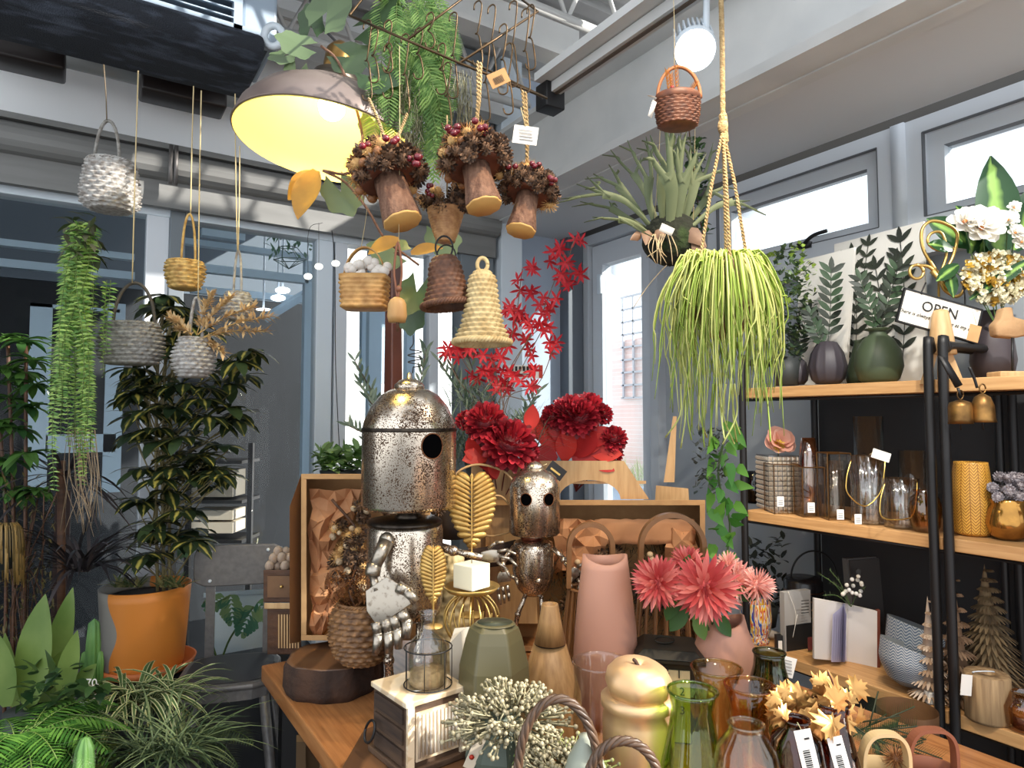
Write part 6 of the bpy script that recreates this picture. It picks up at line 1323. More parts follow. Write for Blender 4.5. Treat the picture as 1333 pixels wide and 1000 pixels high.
# leaf print boards
board = mat('board_white', (238, 234, 226), (230, 226, 216), r=.8, scale=4); print_g = mat('leaf_print', (58, 66, 52), (42, 46, 40), r=.8, scale=12)
def art(label, pts, xin, sprigs):
    t = T('leaf_print_board', label, 'picture', pts[0][0], pts[0][1], 1.7); X_ = XS+xin
    c = [t.w(onX(x, y, X_)) for x, y in pts]; off = t.w(onX(*pts[0], X_)+V((.012, 0, 0)))-c[0]
    t.part('board', M().hex([c[0], c[1], c[1]+off, c[0]+off, c[3], c[2], c[2]+off, c[3]+off]), board, smooth=False)
    for a, b_, L in sprigs:
        m = M(); P = [t.w(onX(a[0]+(b_[0]-a[0])*i/9+4*sin(i/9*pi), a[1]+(b_[1]-a[1])*i/9, X_-.002)) for i in range(10)]; m.tube(P, .0012, 4); nrm = t.inv@V((-1, 0, 0))
        for i, q in enumerate(P[1:]):
            dr_ = (P[min(i+2, 9)]-P[i]).normalized(); s_ = dr_.cross(nrm).normalized()
            for sg in (-1, 1): flat_leaf(m, q+nrm*.001, dr_*.9+s_*sg, L*t.k, L*.34*t.k, nrm)
        flat_leaf(m, P[-1]+nrm*.001, P[-1]-P[-2], L*t.k, L*.34*t.k, nrm); t.part('leaf_print', m, print_g)
art('taller white board printed with dark leafy sprigs on the top shelf', [(1088, 500), (1206, 498), (1202, 288), (1086, 318)], .33, [((1112, 485), (1110, 335), 26), ((1175, 470), (1172, 315), 26), ((1150, 480), (1140, 350), 24), ((1128, 470), (1165, 340), 22), ((1100, 450), (1130, 320), 20)])
art('shorter white board with leafy sprigs overlapping the taller board', [(1036, 502), (1100, 500), (1112, 322), (1040, 340)], .24, [])
dkc = mat('dark_ribbed_ceramic', (66, 60, 66), (54, 50, 56), r=.5, scale=5); drib = lambda a, i: 1-.06*abs(sin(6*a))**.5*(1 if i < 5 else .5)
t = onshelf('ribbed_vase', 'larger dark ribbed vase holding a leafy sprig on the top shelf', 'vase', 1077, S1, .10); t.lathe('body', dkc, 1077, [(14, 500), (20, 494), (24, 478), (20, 460), (12, 446), (9, 445), (8, 455)], n=72, rf=drib)
t = onshelf('ribbed_vase', 'smaller dark ribbed vase beside the string cactus', 'vase', 1037, S1, .10); t.lathe('body', dkc, 1037, [(9, 501), (13, 496), (15, 484), (12, 472), (6, 466), (5, 470)], n=72, rf=drib)
t = onshelf('round_vase', 'round matte green vase sunlit on the top shelf', 'vase', 1143, S1, .11); t.lathe('body', mat('moss_green_ceramic', (66, 78, 56), r=.5), 1143, [(18, 499), (24, 494), (29, 478), (27, 458), (18, 442), (10, 435), (10, 431), (16, 429), (16, 428), (8, 431), (7, 440)], n=56)
t = onshelf('small_green_vase', 'small green vase half hidden behind the round green vase', 'vase', 1118, S1, .2); t.lathe('body', mat('moss_green_ceramic', (66, 78, 56)), 1118, [(14, 501), (17, 490), (10, 465), (5, 445), (7, 443)], n=40)
sprig_m = mat('dark_sprig', (50, 72, 48), (38, 46, 36), kind='island', r=.5)
def sprig(label, X, Y, ends, xin=.10):
    t = onshelf('leafy_sprig', label, 'foliage', X, S1, xin); s = M(); m = M()
    for e, L in ends:
        P = smooth_path(t.n([(X, Y), ((X+e[0])/2+R_(-3, 3), (Y+e[1])/2, .0), (*e, .01)]), 11); s.tube(P, .0012, 4)
        for i, q in enumerate(P[2:]):
            dr_ = (P[min(i+3, len(P)-1)]-P[i+1]).normalized(); s_ = dr_.cross(V((0, 1, 0))).normalized()
            for sg in (-1, 1): flat_leaf(m, q, dr_*.8+s_*sg+V((0, R_(-.3, .3), 0)), L*t.k, L*.36*t.k, V((0, -1, 0)))
        flat_leaf(m, P[-1], P[-1]-P[-2], L*t.k, L*.36*t.k, V((0, -1, 0)))
    t.part('leaves', m, sprig_m); t.part('stems', s, sprig_m)
sprig('dark leafy sprig standing in the larger dark ribbed vase', 1077, 455, [((1082, 355), 22), ((1055, 410), 16)])
sprig('dark leafy sprig standing in the smaller dark ribbed vase', 1037, 475, [((1052, 405), 16), ((1030, 430), 12)])
sprig('pair of dark leafy sprigs standing in the round green vase', 1143, 440, [((1168, 352), 20), ((1120, 365), 18)])
t = onshelf('trailing_greenery', 'bushy small-leaved greenery at the end of the top shelf', 'artificial plant', 1030, S1, .08); m = M(); l2 = M()
for i in range(520):
    a = R_(0, 2*pi); rr = math.sqrt(R_(0, 1)); X = 1028+rr*cos(a)*34; Y = 395+rr*sin(a)*75; (m if R_(0, 1) < .85 or Y > 400 else l2).leaf(t.p(X, Y, R_(-.07, .05)), (R_(-1, 1), R_(-1, .5), R_(-.5, 1)), .019, .016, seg=2)
for X, Y in ((1010, 330), (1035, 325), (1042, 322), (1048, 340), (1002, 335), (1040, 350), (1060, 352)):
    for j in range(7): l2.leaf(t.p(X+R_(-5, 5), Y+R_(-6, 6), R_(-.03, .03)), (R_(-1, 1), R_(-1, .5), R_(-.3, 1)), .015, .014, seg=2)
t.part('foliage', m, mat('boxwood', (52, 76, 48), (96, 116, 76), kind='island', leaf=.2)); t.part('tip_leaves', l2, mat('boxwood_tip', (168, 196, 84), leaf=.3)); t.lathe('pot', mat('dark_pot', (52, 56, 56)), 1024, [(14, 502), (18, 465)], n=24)
# OPEN sign and brass scissor hanger
t = onshelf('open_sign', 'white OPEN sign with black frame hanging from brass scissors', 'sign', 1222, S1, .06); ang = RAD(16)
C_ = t.p(1222, 411, 0); Rs = Matrix.Rotation(ang, 3, 'Y'); W_, H_ = 103*t.k, 44*t.k
t.part('plate', M().box(C_, (W_, .006, H_), rot=Euler((0, ang, 0))), mat('sign_cream', (232, 226, 212), r=.6), smooth=False)
for a in ((0, H_/2, W_+.004, .004), (0, -H_/2, W_+.004, .004), (W_/2, 0, .004, H_), (-W_/2, 0, .004, H_)): t.part('frame', M().box(C_+Rs@V((a[0], -.001, a[1])), (a[2], .009, a[3]), rot=Euler((0, ang, 0))), black_metal, smooth=False)
fl = t.o; r3 = (Rs@Matrix.Rotation(pi/2, 3, 'X')).to_euler()
text('OPEN', .037, C_+Rs@V((-.003, -.005, .012)), r3, ink, fl); text('There is always a welcome at my door.', .0135, C_+Rs@V((0, -.005, -.014)), r3, ink, fl, shear=.25)
for X in (1195, 1252): t.part('chain', M().tube(smooth_path([C_+Rs@V(((X-1222)*t.k, 0, H_/2)), t.p(X+4, 382 if X < 1230 else 386), t.p(X+10 if X < 1230 else X+2, 368 if X < 1230 else 372)], 8), .002, 5), black_metal)
t = onshelf('brass_scissors', 'large brass ornamental scissors holding up the OPEN sign', 'ornament', 1222, S1, .08)
m = M().tube(smooth_path(t.n([(1225, 360), (1240, 335), (1246, 305), (1232, 292), (1212, 288), (1200, 300), (1202, 325), (1220, 355)]), 40), .0042, 8)
t.part('handle_loop', m, brass); t.part('handle_loop', M().tube(smooth_path(t.n([(1222, 362), (1232, 330), (1226, 304), (1212, 304), (1208, 316), (1222, 326), (1246, 322)]), 40), .0036, 8), brass)
t.part('ring', M().tube(arc(t.p(1193, 354), 9*t.k, 9*t.k, 0, 2*pi, 24), .004, 8), brass); t.part('arm', M().tube(smooth_path(t.n([(1193, 345), (1210, 348), (1222, 362), (1230, 378), (1246, 386), (1255, 376), (1252, 366)]), 30), .0042, 8), brass)
t.part('blade', M().tube([t.p(1214, 352), t.p(1242, 388)], [.008, .003], 6), brass); t.part('stand_rod', M().tube([t.p(1222, 362, .02), t.p(1222, 500, .02)], .003, 6), brass)
# wooden cone, bells, pierced driftwood
t = onshelf('wooden_spire', 'pale wooden spire with split base in front of the OPEN sign', 'ornament', 1222, S1, .03); wv = wood_light
for a, b_ in ((1211, 1219), (1235, 1240)): t.part('leg', M().hex([t.p(1197 if a < 1220 else 1240, 500, -.01), t.p(1210 if a < 1220 else 1256, 500, -.01), t.p(1210 if a < 1220 else 1256, 500, .02), t.p(1197 if a < 1220 else 1240, 500, .02), t.p(1212 if a < 1220 else 1228, 455, -.01), t.p(1222 if a < 1220 else 1238, 455, -.01), t.p(1222 if a < 1220 else 1238, 455, .02), t.p(1212 if a < 1220 else 1228, 455, .02)]), wv, smooth=False)
t.lathe('spire', wv, 1225, [(17, 462), (14, 440), (9.5, 408), (8, 404), (0, 402)], n=24)
t = T('hanging_bells', 'pair of aged brass bells on black straps at the shelf post', 'bells', 1262, 480, 1.52); bm = mat('aged_bell_brass', (150, 112, 62), (84, 60, 34), r=.4, metal=.85, scale=25)
t.part('strap', M().prism([(0, 0), (10, -3), (30, -38), (22, -42)], t.p(1222, 463), V((t.k, 0, 0)), V((0, 0, t.k)), (0, .006, 0)), black_metal); t.part('strap', M().tube(smooth_path(t.n([(1262, 478), (1268, 492), (1272, 505)]), 8), .003, 6), black_metal)
for nm, X, prof in (('bell', 1250, [(14.5, 552), (14, 546), (14, 530), (12, 524), (4, 521), (0, 520)]), ('bell', 1279, [(15.5, 550), (14, 545), (13, 528), (9, 517), (3, 513), (0, 512)])):
    b_ = t.lathe(nm, bm, X, prof, n=28, d=-.01 if X > 1260 else .0); t.part('eyelet', M().tube(arc(t.p(X, prof[-1][1]-6, 0), 4*t.k, 6*t.k, 0, 2*pi, 16), .0016, 6), bm, sub=b_); t.part('clapper', M().tube([t.p(X, 540), t.p(X+1, 560)], .002, 6), black_metal, sub=b_)
t.part('strap', M().tube([t.p(1247, 505), t.p(1250, 516)], .003, 6), black_metal)
t = onshelf('driftwood_ornament', 'carved driftwood piece on a metal pin stand by the frame edge', 'ornament', 1318, S1, .1)
t.part('driftwood', M().prism([(-20, -22), (-22, -6), (-14, 2), (-10, 16), (2, 17), (3, 4), (18, 0), (28, -8), (24, -20), (4, -24)], t.p(1318, 416), V((t.k, 0, 0)), V((0, 0, t.k)), (0, .03, 0)), mat('pale_driftwood', (176, 140, 100), (140, 104, 70), r=.8, scale=10, bump=.4), bev=.006); t.part('pin', M().tube([t.p(1318, 440), t.p(1318, 486)], .003, 6), black_metal)
t.part('base', M().box(t.p(1318, 488), (50*t.k, .05, 8*t.k)), wood_light, smooth=False, bev=.003)
# flower bouquet top right
t = onshelf('mixed_bouquet', 'large bouquet with broad variegated leaves and white flowers above the sign', 'artificial flowers', 1300, S1, .2)
vg = mat('variegated_broad', (150, 190, 96), (38, 74, 40), kind='uvmid', scale=14, lo=.28, hi=.45, leaf=.25, r=.35); m = M()
for X, Y, L, W_, dx, dz, d, b_ in ((1300, 335, 135, 68, -.1, 1, .05, .1), (1318, 325, 130, 56, .5, .8, .05, .1), (1262, 330, 75, 30, .15, 1, .08, .1), (1300, 320, 80, 34, -.7, .8, .06, .3), (1270, 320, 75, 40, -1, .6, .09, .0), (1262, 390, 100, 16, .8, .55, -.02, .0), (1275, 330, 90, 44, .3, 1, .1, .1)):
    m.leaf(t.p(X, Y, d), (dx, R_(-.2, .1), dz), L*t.k, W_*t.k, nrm=(R_(-.3, .3), -1, .2), bend=b_, seg=8, shape='oval', fold=.18)
for X, Y, dx, dz, L in ((1240, 325, -1, .3, 38), (1248, 345, -.8, -.4, 44), (1235, 350, 0, -1, 40)): m.leaf(t.p(X, Y, 0), (dx, -.2, dz), L*t.k, 18*t.k, nrm=(0, -1, .2), bend=.2, seg=5)
t.part('broad_leaves', m, vg)
wp = mat('white_petal', (240, 236, 226), (250, 248, 244), kind='island', leaf=.3); ctr_m = mat('orange_centre', (206, 130, 70))
for X, Y, R in ((1278, 296, 30), (1256, 288, 22), (1312, 286, 13), (1322, 303, 12), (1320, 270, 9), (1330, 315, 12)):
    ax = V((R_(-.3, .2), -1, .2)); f = M().bloom(t.p(X, Y, -.04), R*t.k, 22, ax, L=.85, W=.62, core=.08, cover=.05, cup=.1, seg=4, jit=.2); o = t.part('white_flower', f, wp); t.part('centre', M().ball(t.p(X, Y, -.055), R*.13*t.k), ctr_m, sub=o)
m = M(); y = M()
for i in range(420):
    a = R_(0, 2*pi); rr = math.sqrt(R_(0, 1)); X = 1297+rr*cos(a)*44; Y = 362+rr*sin(a)*34; (m if i % 3 else y).bloom(t.p(X, Y, R_(-.04, .05)), .011, 5, (R_(-1, 1), -1, R_(-.5, 1)), L=.9, W=1.1, core=.15, cover=.1, seg=2)
t.part('cream_blossoms', m, mat('cream_blossom', (214, 208, 176), (240, 234, 206), kind='island', leaf=.2)); t.part('yellow_blossoms', y, mat('yellow_blossom', (196, 160, 60), (160, 122, 40), kind='island', leaf=.2))
s = M(); [s.tube(smooth_path(t.n([(X, Y), ((X+1300)/2, 380), (1300, 430)]), 8), .0018, 4) for X, Y in ((1256, 295), (1278, 300), (1312, 290), (1320, 310), (1240, 350), (1290, 330))]; t.part('stems', s, mat('green_stem', (70, 96, 48)))
m = M(); [m.tube([t.p(1262, 372, .08), t.p(R_(1225, 1290), R_(300, 372), .1)], .001, 4) for i in range(2)]; t.lathe('vase', mat('smoke_vase', (70, 62, 66), r=.4), 1292, [(20, 500), (26, 470), (22, 430), (16, 405)], d=.06, n=28)
t = T('price_tag', 'kraft price tag hanging at the corner of the OPEN sign', 'tag', 1268, 432, 1.57); t.part('card', M().box(t.p(1268, 434), (15*t.k, .001, 22*t.k), rot=Euler((0, RAD(16), 0))), kraft, smooth=False); t.part('string', M().tube([t.p(1271, 422), t.p(1266, 405)], .0007, 4), string_mat)
# ---- second shelf
gcl = glass('clear_ribbed', (244, 242, 238), edge=(205, 200, 192), gl=.15, rough=.06); smoke = glass('smoke_glass', (214, 204, 194), edge=(140, 126, 114), gl=.12, rough=.06); tea = glass('tea_glass', (222, 184, 140), edge=(150, 108, 66), gl=.1)
def sg(label, cat, px, S, prof, mt, xin=.12, n=48, rf=None, name='glass_vase', part='vessel'):
    t = onshelf(name, label, cat, px, S, xin); yb = py_at(t.dep, S); gl(t, part, [(r, yb+ (y if y <= 0 else 0) if y <= 0 else y) for r, y in prof], mt, n, rf=rf); return t
def h(*a): return [(r, -y) for r, y in a]
# prof: (half width, height above shelf in px)
def rise(label, px, S, prof, mt, xin=.12, n=48, rf=None, name='glass_vase', cat='vase', part='vessel', glassy=True, **kw):
    t = onshelf(name, label, cat, px, S, xin); yb = t.py
    P = [(r, yb-y) for r, y in prof]
    if glassy: gl(t, part, P, mt, n, rf=rf)
    else: t.lathe(part, mt, px, P, n=n, rf=rf, **kw)
    return t
t = rise('dark smoked glass jars at the inner end of the second shelf', 985, S2, [(16, 0), (18, 4), (18, 26), (14, 34), (16, 40)], glass('black_glass', (70, 66, 66), edge=(30, 28, 30)), .2)
t.o['label'] = 'dark smoked glass jar at the inner end of the second shelf'
t = onshelf('studded_vase', 'mirrored studded vase holding a pale pink flower on the second shelf', 'vase', 1014, S2, .12); mir = mat('mirror_studs', (226, 216, 200), r=.28, metal=.75); yb = t.py; wv_, hv = 21, 70
t.part('body', M().box(V((0, 0, hv*t.k/2)), (2*wv_*t.k, 2*wv_*t.k, hv*t.k)), smoke, smooth=False)
for sd in range(2):
    m = M()
    for i in range(7):
        for j in range(11):
            c = V((-wv_+3+i*6, -wv_, 3+j*6.3))*t.k if sd == 0 else V((-wv_, -wv_+3+i*6, 3+j*6.3))*t.k; e = 2.6*t.k; nn = V((0, -1, 0)) if sd == 0 else V((-1, 0, 0)); u = V((1, 0, 0)) if sd == 0 else V((0, 1, 0)); z_ = V((0, 0, 1))
            m.add([c-u*e-z_*e, c+u*e-z_*e, c+u*e+z_*e, c-u*e+z_*e, c+nn*2.4*t.k], [(0, 1, 4), (1, 2, 4), (2, 3, 4), (3, 0, 4)])
    t.part('studs', m, mir, smooth=False)
t = onshelf('pink_poppy', 'pale pink poppy with yellow centre in the studded vase', 'artificial flower', 1013, S2, .10); Yf = 576
t.part('petals', M().bloom(t.p(1013, Yf), 22*t.k, 14, (0, -.9, .4), L=.85, W=.95, core=.1, cover=.0, cup=.25, seg=5, jit=.1), mat('poppy_petal', (226, 170, 150), (240, 196, 176), kind='island', leaf=.3)); t.part('centre', M().bloom(t.p(1013, Yf+5, -.02), 8*t.k, 40, (0, -1, .4), L=.8, W=.2, cover=.3), mat('yellow_stamen', (206, 176, 60))); t.part('stem', M().tube([t.p(1013, Yf+8, .01), t.p(1013, 640, .01)], .0015, 5), mat('green_stem', (70, 96, 48)))
def frame_box(label, x0, x1, ytop, S, xin, n=4):
    t = onshelf('brass_frame_glass', label, 'lantern', (x0+x1)/2, S, xin); w_ = (x1-x0)/2*t.k; h_ = (t.py-ytop)*t.k; c4 = [V((a*w_, b_*w_, 0)) for a, b_ in ((-1, -1), (1, -1), (1, 1), (-1, 1))]
    for c in c4: t.part('brass_edge', M().tube([c, c+V((0, 0, h_))], .0016, 4), mat('bronze_edge', (128, 92, 52), r=.35, metal=.9), smooth=False)
    for z in (.001, h_):
        t.part('brass_rim', M().tube([q+V((0, 0, z)) for q in c4+c4[:1]], .0016, 4), mat('bronze_edge', (0, 0, 0)), smooth=False)
    t.part('glass_panes', M().box((0, 0, h_/2), (2*w_*.96, 2*w_*.96, h_*.97)), glass('thin_pane', (226, 220, 210), edge=(190, 180, 168), gl=.05), smooth=False)
    return t
frame_box('lowest brass-framed square glass lantern before the studded vase', 1002, 1036, 604, S2, .06)
frame_box('brass-framed glass lantern holding the faceted bronze glass', 1040, 1068, 608, S2, .06)
frame_box('tallest brass-framed glass lantern holding a ribbed tumbler', 1072, 1102, 590, S2, .07)
t = rise('faceted bronze glass vase rising from the brass-framed lantern', 1053, S2, [(14, 0), (15, 45), (14, 60), (12, 76), (9, 100)], glass('bronze_glass', (222, 172, 142), edge=(150, 104, 82), gl=.22, rough=.08), .08, n=10)
t = rise('ribbed glass tumbler inside the tallest brass-framed lantern', 1087, S2, [(10, 0), (11, 10), (11, 74)], gcl, .09, rf=rib(14, .05), name='glass_tumbler', cat='glass')
for (lab, X, x0, hh, top, hy) in (('taller ribbed glass bag vase with gold handle on the second shelf', 1130, 20, 88, 22, 30), ('shorter ribbed glass bag vase with gold handle on the second shelf', 1173, 20, 64, 21, 30)):
    t = rise(lab, X, S2, [(x0-1, 0), (x0, 3), (x0-1, hh*.5), (top, hh)], gcl, .07, rf=rib(12, .045), name='bag_vase'); Yt = t.py-hh
    t.part('gold_handle', M().tube(smooth_path(t.n([(X-top, Yt+6, -.03), (X-top-6, Yt+30, -.045), (X-top-4, Yt+50, -.05), (X-4, Yt+66 if hh > 70 else Yt+54, -.05), (X+top-6, Yt+48, -.05), (X+top-1, Yt+22, -.045), (X+top, Yt+4, -.03)]), 42), .0019, 6), mat('bright_gold', (226, 192, 110), r=.25, metal=1))
rise('tall clear glass cylinder vase behind the ribbed bag vases', 1132, S2, [(17, 0), (18, 3), (18, 128)], clr, .24)
rise('clear glass cylinder with thin rim behind the shorter bag vase', 1190, S2, [(17, 0), (18, 3), (17, 90)], clr, .24)
t = rise('textured amber brown glass pot at the shelf post', 1204, S2, [(12, 0), (17, 8), (20, 30), (17, 44), (12, 50), (14, 54)], tea, .05, rf=lambda a, i: 1+.02*sin(18*a+i))
t = T('price_tag', 'white price tag on the taller ribbed glass bag vase', 'tag', 1146, 592, 1.53); t.part('card', M().box(t.p(1147, 593), (24*t.k, .001, 12*t.k), rot=Euler((0, RAD(18), 0))), white_tag, smooth=False); t.part('thread', M().tube([t.p(1138, 588), t.p(1132, 592)], .0006, 4), string_mat)
for X, Y, dep, lab in ((1016, 653, 1.46, 'small white price sticker on the lowest brass lantern'), (1056, 661, 1.47, 'small white price sticker on the middle brass lantern'), (1094, 670, 1.48, 'small white price sticker on the tallest brass lantern'), (1117, 676, 1.5, 'small white price sticker at the foot of the taller bag vase')):
    t = T('price_sticker', lab, 'label', X, Y, dep); t.part('card', M().box((0, 0, 0), (9*t.k, .0008, 13*t.k)), white_tag, smooth=False); m = M(); [m.box((0, -.001, (i-1.5)*2.4*t.k), (6*t.k, .0004, .8*t.k)) for i in range(3)]; t.part('printing', m, mat('print_grey', (140, 140, 140)), smooth=False)
yel, nt, b = base_mat('yellow_herringbone'); tcx = nt.nodes.new('ShaderNodeTexCoord'); sp = nt.nodes.new('ShaderNodeSeparateXYZ'); nt.links.new(tcx.outputs['UV'], sp.inputs[0])
def mth(nt, op, a, b_=None, c_=None):
    n_ = nt.nodes.new('ShaderNodeMath'); n_.operation = op
    for i, q in enumerate((a, b_, c_)):
        if q is None: continue
        if isinstance(q, (int, float)): n_.inputs[i].default_value = q
        else: nt.links.new(q, n_.inputs[i])
    return n_.outputs[0]
u = mth(nt, 'MULTIPLY', sp.outputs[0], 14); zig = mth(nt, 'PINGPONG', u, .5); v = mth(nt, 'MULTIPLY', sp.outputs[1], 26); q = mth(nt, 'ADD', v, mth(nt, 'MULTIPLY', zig, 3)); fr_ = mth(nt, 'FRACT', q); e1 = mth(nt, 'GREATER_THAN', fr_, .35); cc = mth(nt, 'PINGPONG', u, .5); e2 = mth(nt, 'GREATER_THAN', cc, .04); mask = mth(nt, 'MULTIPLY', e1, e2)
mx = nt.nodes.new('ShaderNodeMix'); mx.data_type = 'RGBA'; mx.inputs['A'].default_value = (*lin((150, 96, 28)), 1); mx.inputs['B'].default_value = (*lin((214, 160, 66)), 1); nt.links.new(mask, mx.inputs['Factor']); nt.links.new(mx.outputs['Result'], b.inputs['Base Color']); b.inputs['Roughness'].default_value = .45
bpn = nt.nodes.new('ShaderNodeBump'); bpn.inputs['Distance'].default_value = .003; nt.links.new(mask, bpn.inputs['Height']); nt.links.new(bpn.outputs[0], b.inputs['Normal'])
t = onshelf('herringbone_vase', 'mustard yellow vase with herringbone relief on the second shelf', 'vase', 1265, S2, .10); yb = t.py
pp = [(r, yb-y) for r, y in ((15, 0), (21, 3), (23, 20), (24, 42), (22, 68), (20, 88), (19, 95))]; lp = t.lprof(pp); Q = resample([V((r, z, 0)) for r, z in lp], 40); t.part('body', M().lathe([(p_.x, p_.y) for p_ in Q]+[(Q[-1].x*.85, Q[-1].y), (Q[-1].x*.8, Q[-1].y-.03)], t.cx(1265, 0, 650), 56), yel)
t = rise('mottled amber mercury glass bowl beside the yellow vase', 1312, S2, [(12, 0), (21, 6), (25, 22), (22, 38), (18, 46), (21, 52)], mat('mercury_glass', (190, 140, 70), (110, 72, 34), r=.15, metal=.8, scale=14), .10, name='mercury_glass_bowl', cat='bowl', glassy=False)
t = onshelf('silvery_pinecones', 'silvery grey small cones heaped in the mercury glass bowl', 'decoration', 1315, S2, .10); g_ = 640
for i in range(34):
    a = R_(0, 2*pi); rr = math.sqrt(R_(0, 1)); o, new = proto('sc', cone_proto, mat('silver_cone', (132, 124, 128), (176, 166, 166), kind='island', r=.5), t.o, 'silver_cone'); q = t.p(1316+rr*cos(a)*26, 636+rr*sin(a)*22, R_(-.03, .04))
    if new: o.location = q; o.scale = (.012,)*3
    else: inst(o, t.o, q, rrot(), .012)
# ---- third shelf
stripe, nt, b = base_mat('rainbow_glaze'); tcx = nt.nodes.new('ShaderNodeTexCoord'); mp = nt.nodes.new('ShaderNodeMapping'); mp.inputs['Scale'].default_value = (1, .12, 1); nz = nt.nodes.new('ShaderNodeTexNoise'); nz.inputs['Scale'].default_value = 26; nt.links.new(tcx.outputs['UV'], mp.inputs[0]); nt.links.new(mp.outputs[0], nz.inputs[0]); rm = nt.nodes.new('ShaderNodeValToRGB'); rm.color_ramp.interpolation = 'CONSTANT'
for i, (p_, c_) in enumerate(((0, (150, 40, 40)), (.36, (226, 214, 196)), (.42, (200, 80, 70)), (.47, (226, 180, 50)), (.52, (220, 210, 190)), (.57, (40, 80, 160)), (.62, (120, 60, 120)), (.67, (60, 130, 110)))):
    el = rm.color_ramp.elements[i] if i < 2 else rm.color_ramp.elements.new(p_); el.position = p_; el.color = (*lin(c_), 1)
nt.links.new(nz.outputs['Fac'], rm.inputs[0]); nt.links.new(rm.outputs[0], b.inputs['Base Color']); b.inputs['Roughness'].default_value = .15
rise('rainbow striped glass cup on the third shelf beside the dahlias', 984, S3, [(16, 0), (17, 4), (15, 8), (18, 16), (20, 30), (19, 52)], stripe, .05, name='striped_cup', cat='cup', glassy=False, cap1=False)
t = onshelf('shell_ornament', 'pale seashell lying behind the rainbow striped cup', 'shell', 1006, S3, .12); t.part('shell', M().ball((0, 0, .012), .022, 16, 10, (1.2, 1, .6), jit=.08), mat('shell_white', (196, 186, 178)))
def slab3(t, x0, x1, ytop, th, mt, name='panel', yaw=0, lean=0, sub=None):
    w_ = (x1-x0)/2*t.k; h_ = (t.py-ytop)*t.k; return t.part(name, M().box(V((((x0+x1)/2-t.px)*t.k, 0, h_/2)), (2*w_, th, h_), rot=Euler((lean, 0, yaw))), mt, smooth=False, sub=sub)
t = onshelf('framed_card', 'grey and black framed card with thin white line drawing on the third shelf', 'picture', 1036, S3, .10)
slab3(t, 1015, 1058, 770, .02, mat('card_grey', (166, 164, 162)), 'board', .35); slab3(t, 1017, 1058, 812, .024, ink, 'black_lower_panel', .35)
t.part('line_drawing', M().tube(smooth_path(t.n([(1026, 770, -.02), (1036, 800, -.02), (1032, 830, -.02), (1038, 800, -.025)]), 20), .0008, 4), white_tag); m = M(); [m.box(t.p(1048, 782+i*4, -.03), (12*t.k, .001, .8*t.k), rz=.35) for i in range(5)]; t.part('printing', m, ink, smooth=False)
t.part('red_label', M().box(t.p(1055, 838, -.03), (8*t.k, .001, 16*t.k), rz=.35), mat('wine_label', (120, 60, 60)), smooth=False)
t = onshelf('white_folded_vase', 'white open-book shaped vase with fluted fold on the third shelf', 'vase', 1102, S3, .08); wm = mat('book_white', (222, 218, 214), r=.6)
P0 = [(1060, 836, .0), (1108, 864, -.02)]
def sheet(t, a, b_, yt0, yt1, yb0, yb1, mt, name, th=.012, da=0, db=0):
    A, B, Ct, Dt = t.p(a, yb0, da), t.p(b_, yb1, db), t.p(b_, yt1, db), t.p(a, yt0, da); o = V((0, th, 0)); return t.part(name, M().hex([A, B, B+o, A+o, Dt, Ct, Ct+o, Dt+o]), mt, smooth=False, bev=.001)
sheet(t, 1060, 1104, 779, 787, 858, 862, wm, 'page_block', da=.0, db=.05); sheet(t, 1104, 1142, 787, 796, 862, 874, wm, 'page_block', da=.05, db=.0)
m = M()
for i in range(9):
    a = i/8; m.leaf(t.p(1100, 860, .045-.002*i), V((-.5+a*.8, -1+a*.5, 0))*0+V((0, 0, 1)), 74*t.k, 4*t.k, nrm=(-1+a*2, -1, 0), seg=3, shape='x')
for i in range(7): m.quad(t.p(1096, 862, .03), t.p(1082+i*3, 862, .0), t.p(1084+i*3, 800, .0), t.p(1098, 788, .03))
t.part('fluted_pages', m, mat('blue_white_page', (190, 188, 214), r=.6), smooth=False); sheet(t, 1142, 1146, 795, 794, 874, 874, mat('brown_cover', (120, 62, 46)), 'cover_edge')
t = onshelf('white_blossom_sprig', 'white blossom sprig with fern tips rising from the white folded vase', 'artificial flowers', 1105, S3, .10); m = M(); l = M(); s = M()
for i in range(16): m.ball(t.p(1108+R_(-12, 14), 762+R_(-12, 14), R_(-.02, .02)), .006, 8, 6)
for e in ((1068, 748), (1072, 775), (1080, 742), (1085, 760), (1126, 765)):
    P = smooth_path(t.n([(1108, 790), ((1108+e[0])/2, (785+e[1])/2-4), e]), 12); s.tube(P, .0009, 4)
    for q in P[3:]:
        for _ in range(5): l.leaf(q, (R_(-1, 1), R_(-1, 1), R_(-.5, 1)), .012, .002, seg=1)
t.part('blossoms', m, wp); t.part('leaves', l, mat('sprig_green', (120, 136, 96))); t.part('stems', s, mat('green_stem', (70, 96, 48)))
t = onshelf('black_handled_pot', 'black ribbed pot with tall round handle at the back of the third shelf', 'pot', 1046, S3, .24); t.lathe('pot', mat('black_glaze', (36, 32, 32), r=.25), 1046, [(18, t.py), (24, t.py-10), (24, t.py-70), (20, t.py-75)], n=40, rf=None); 
for i in range(4): t.lathe('band', mat('copper_band', (110, 76, 60), r=.3, metal=.8), 1046, [(24.3, t.py-28-i*10), (24.6, t.py-29-i*10), (24.3, t.py-30-i*10)], n=40, cap0=False, cap1=False)
t.part('handle', M().tube(arc(t.p(1060, t.py-75), 30*t.k, 34*t.k, 0, pi, 24), .003, 6), black_metal)
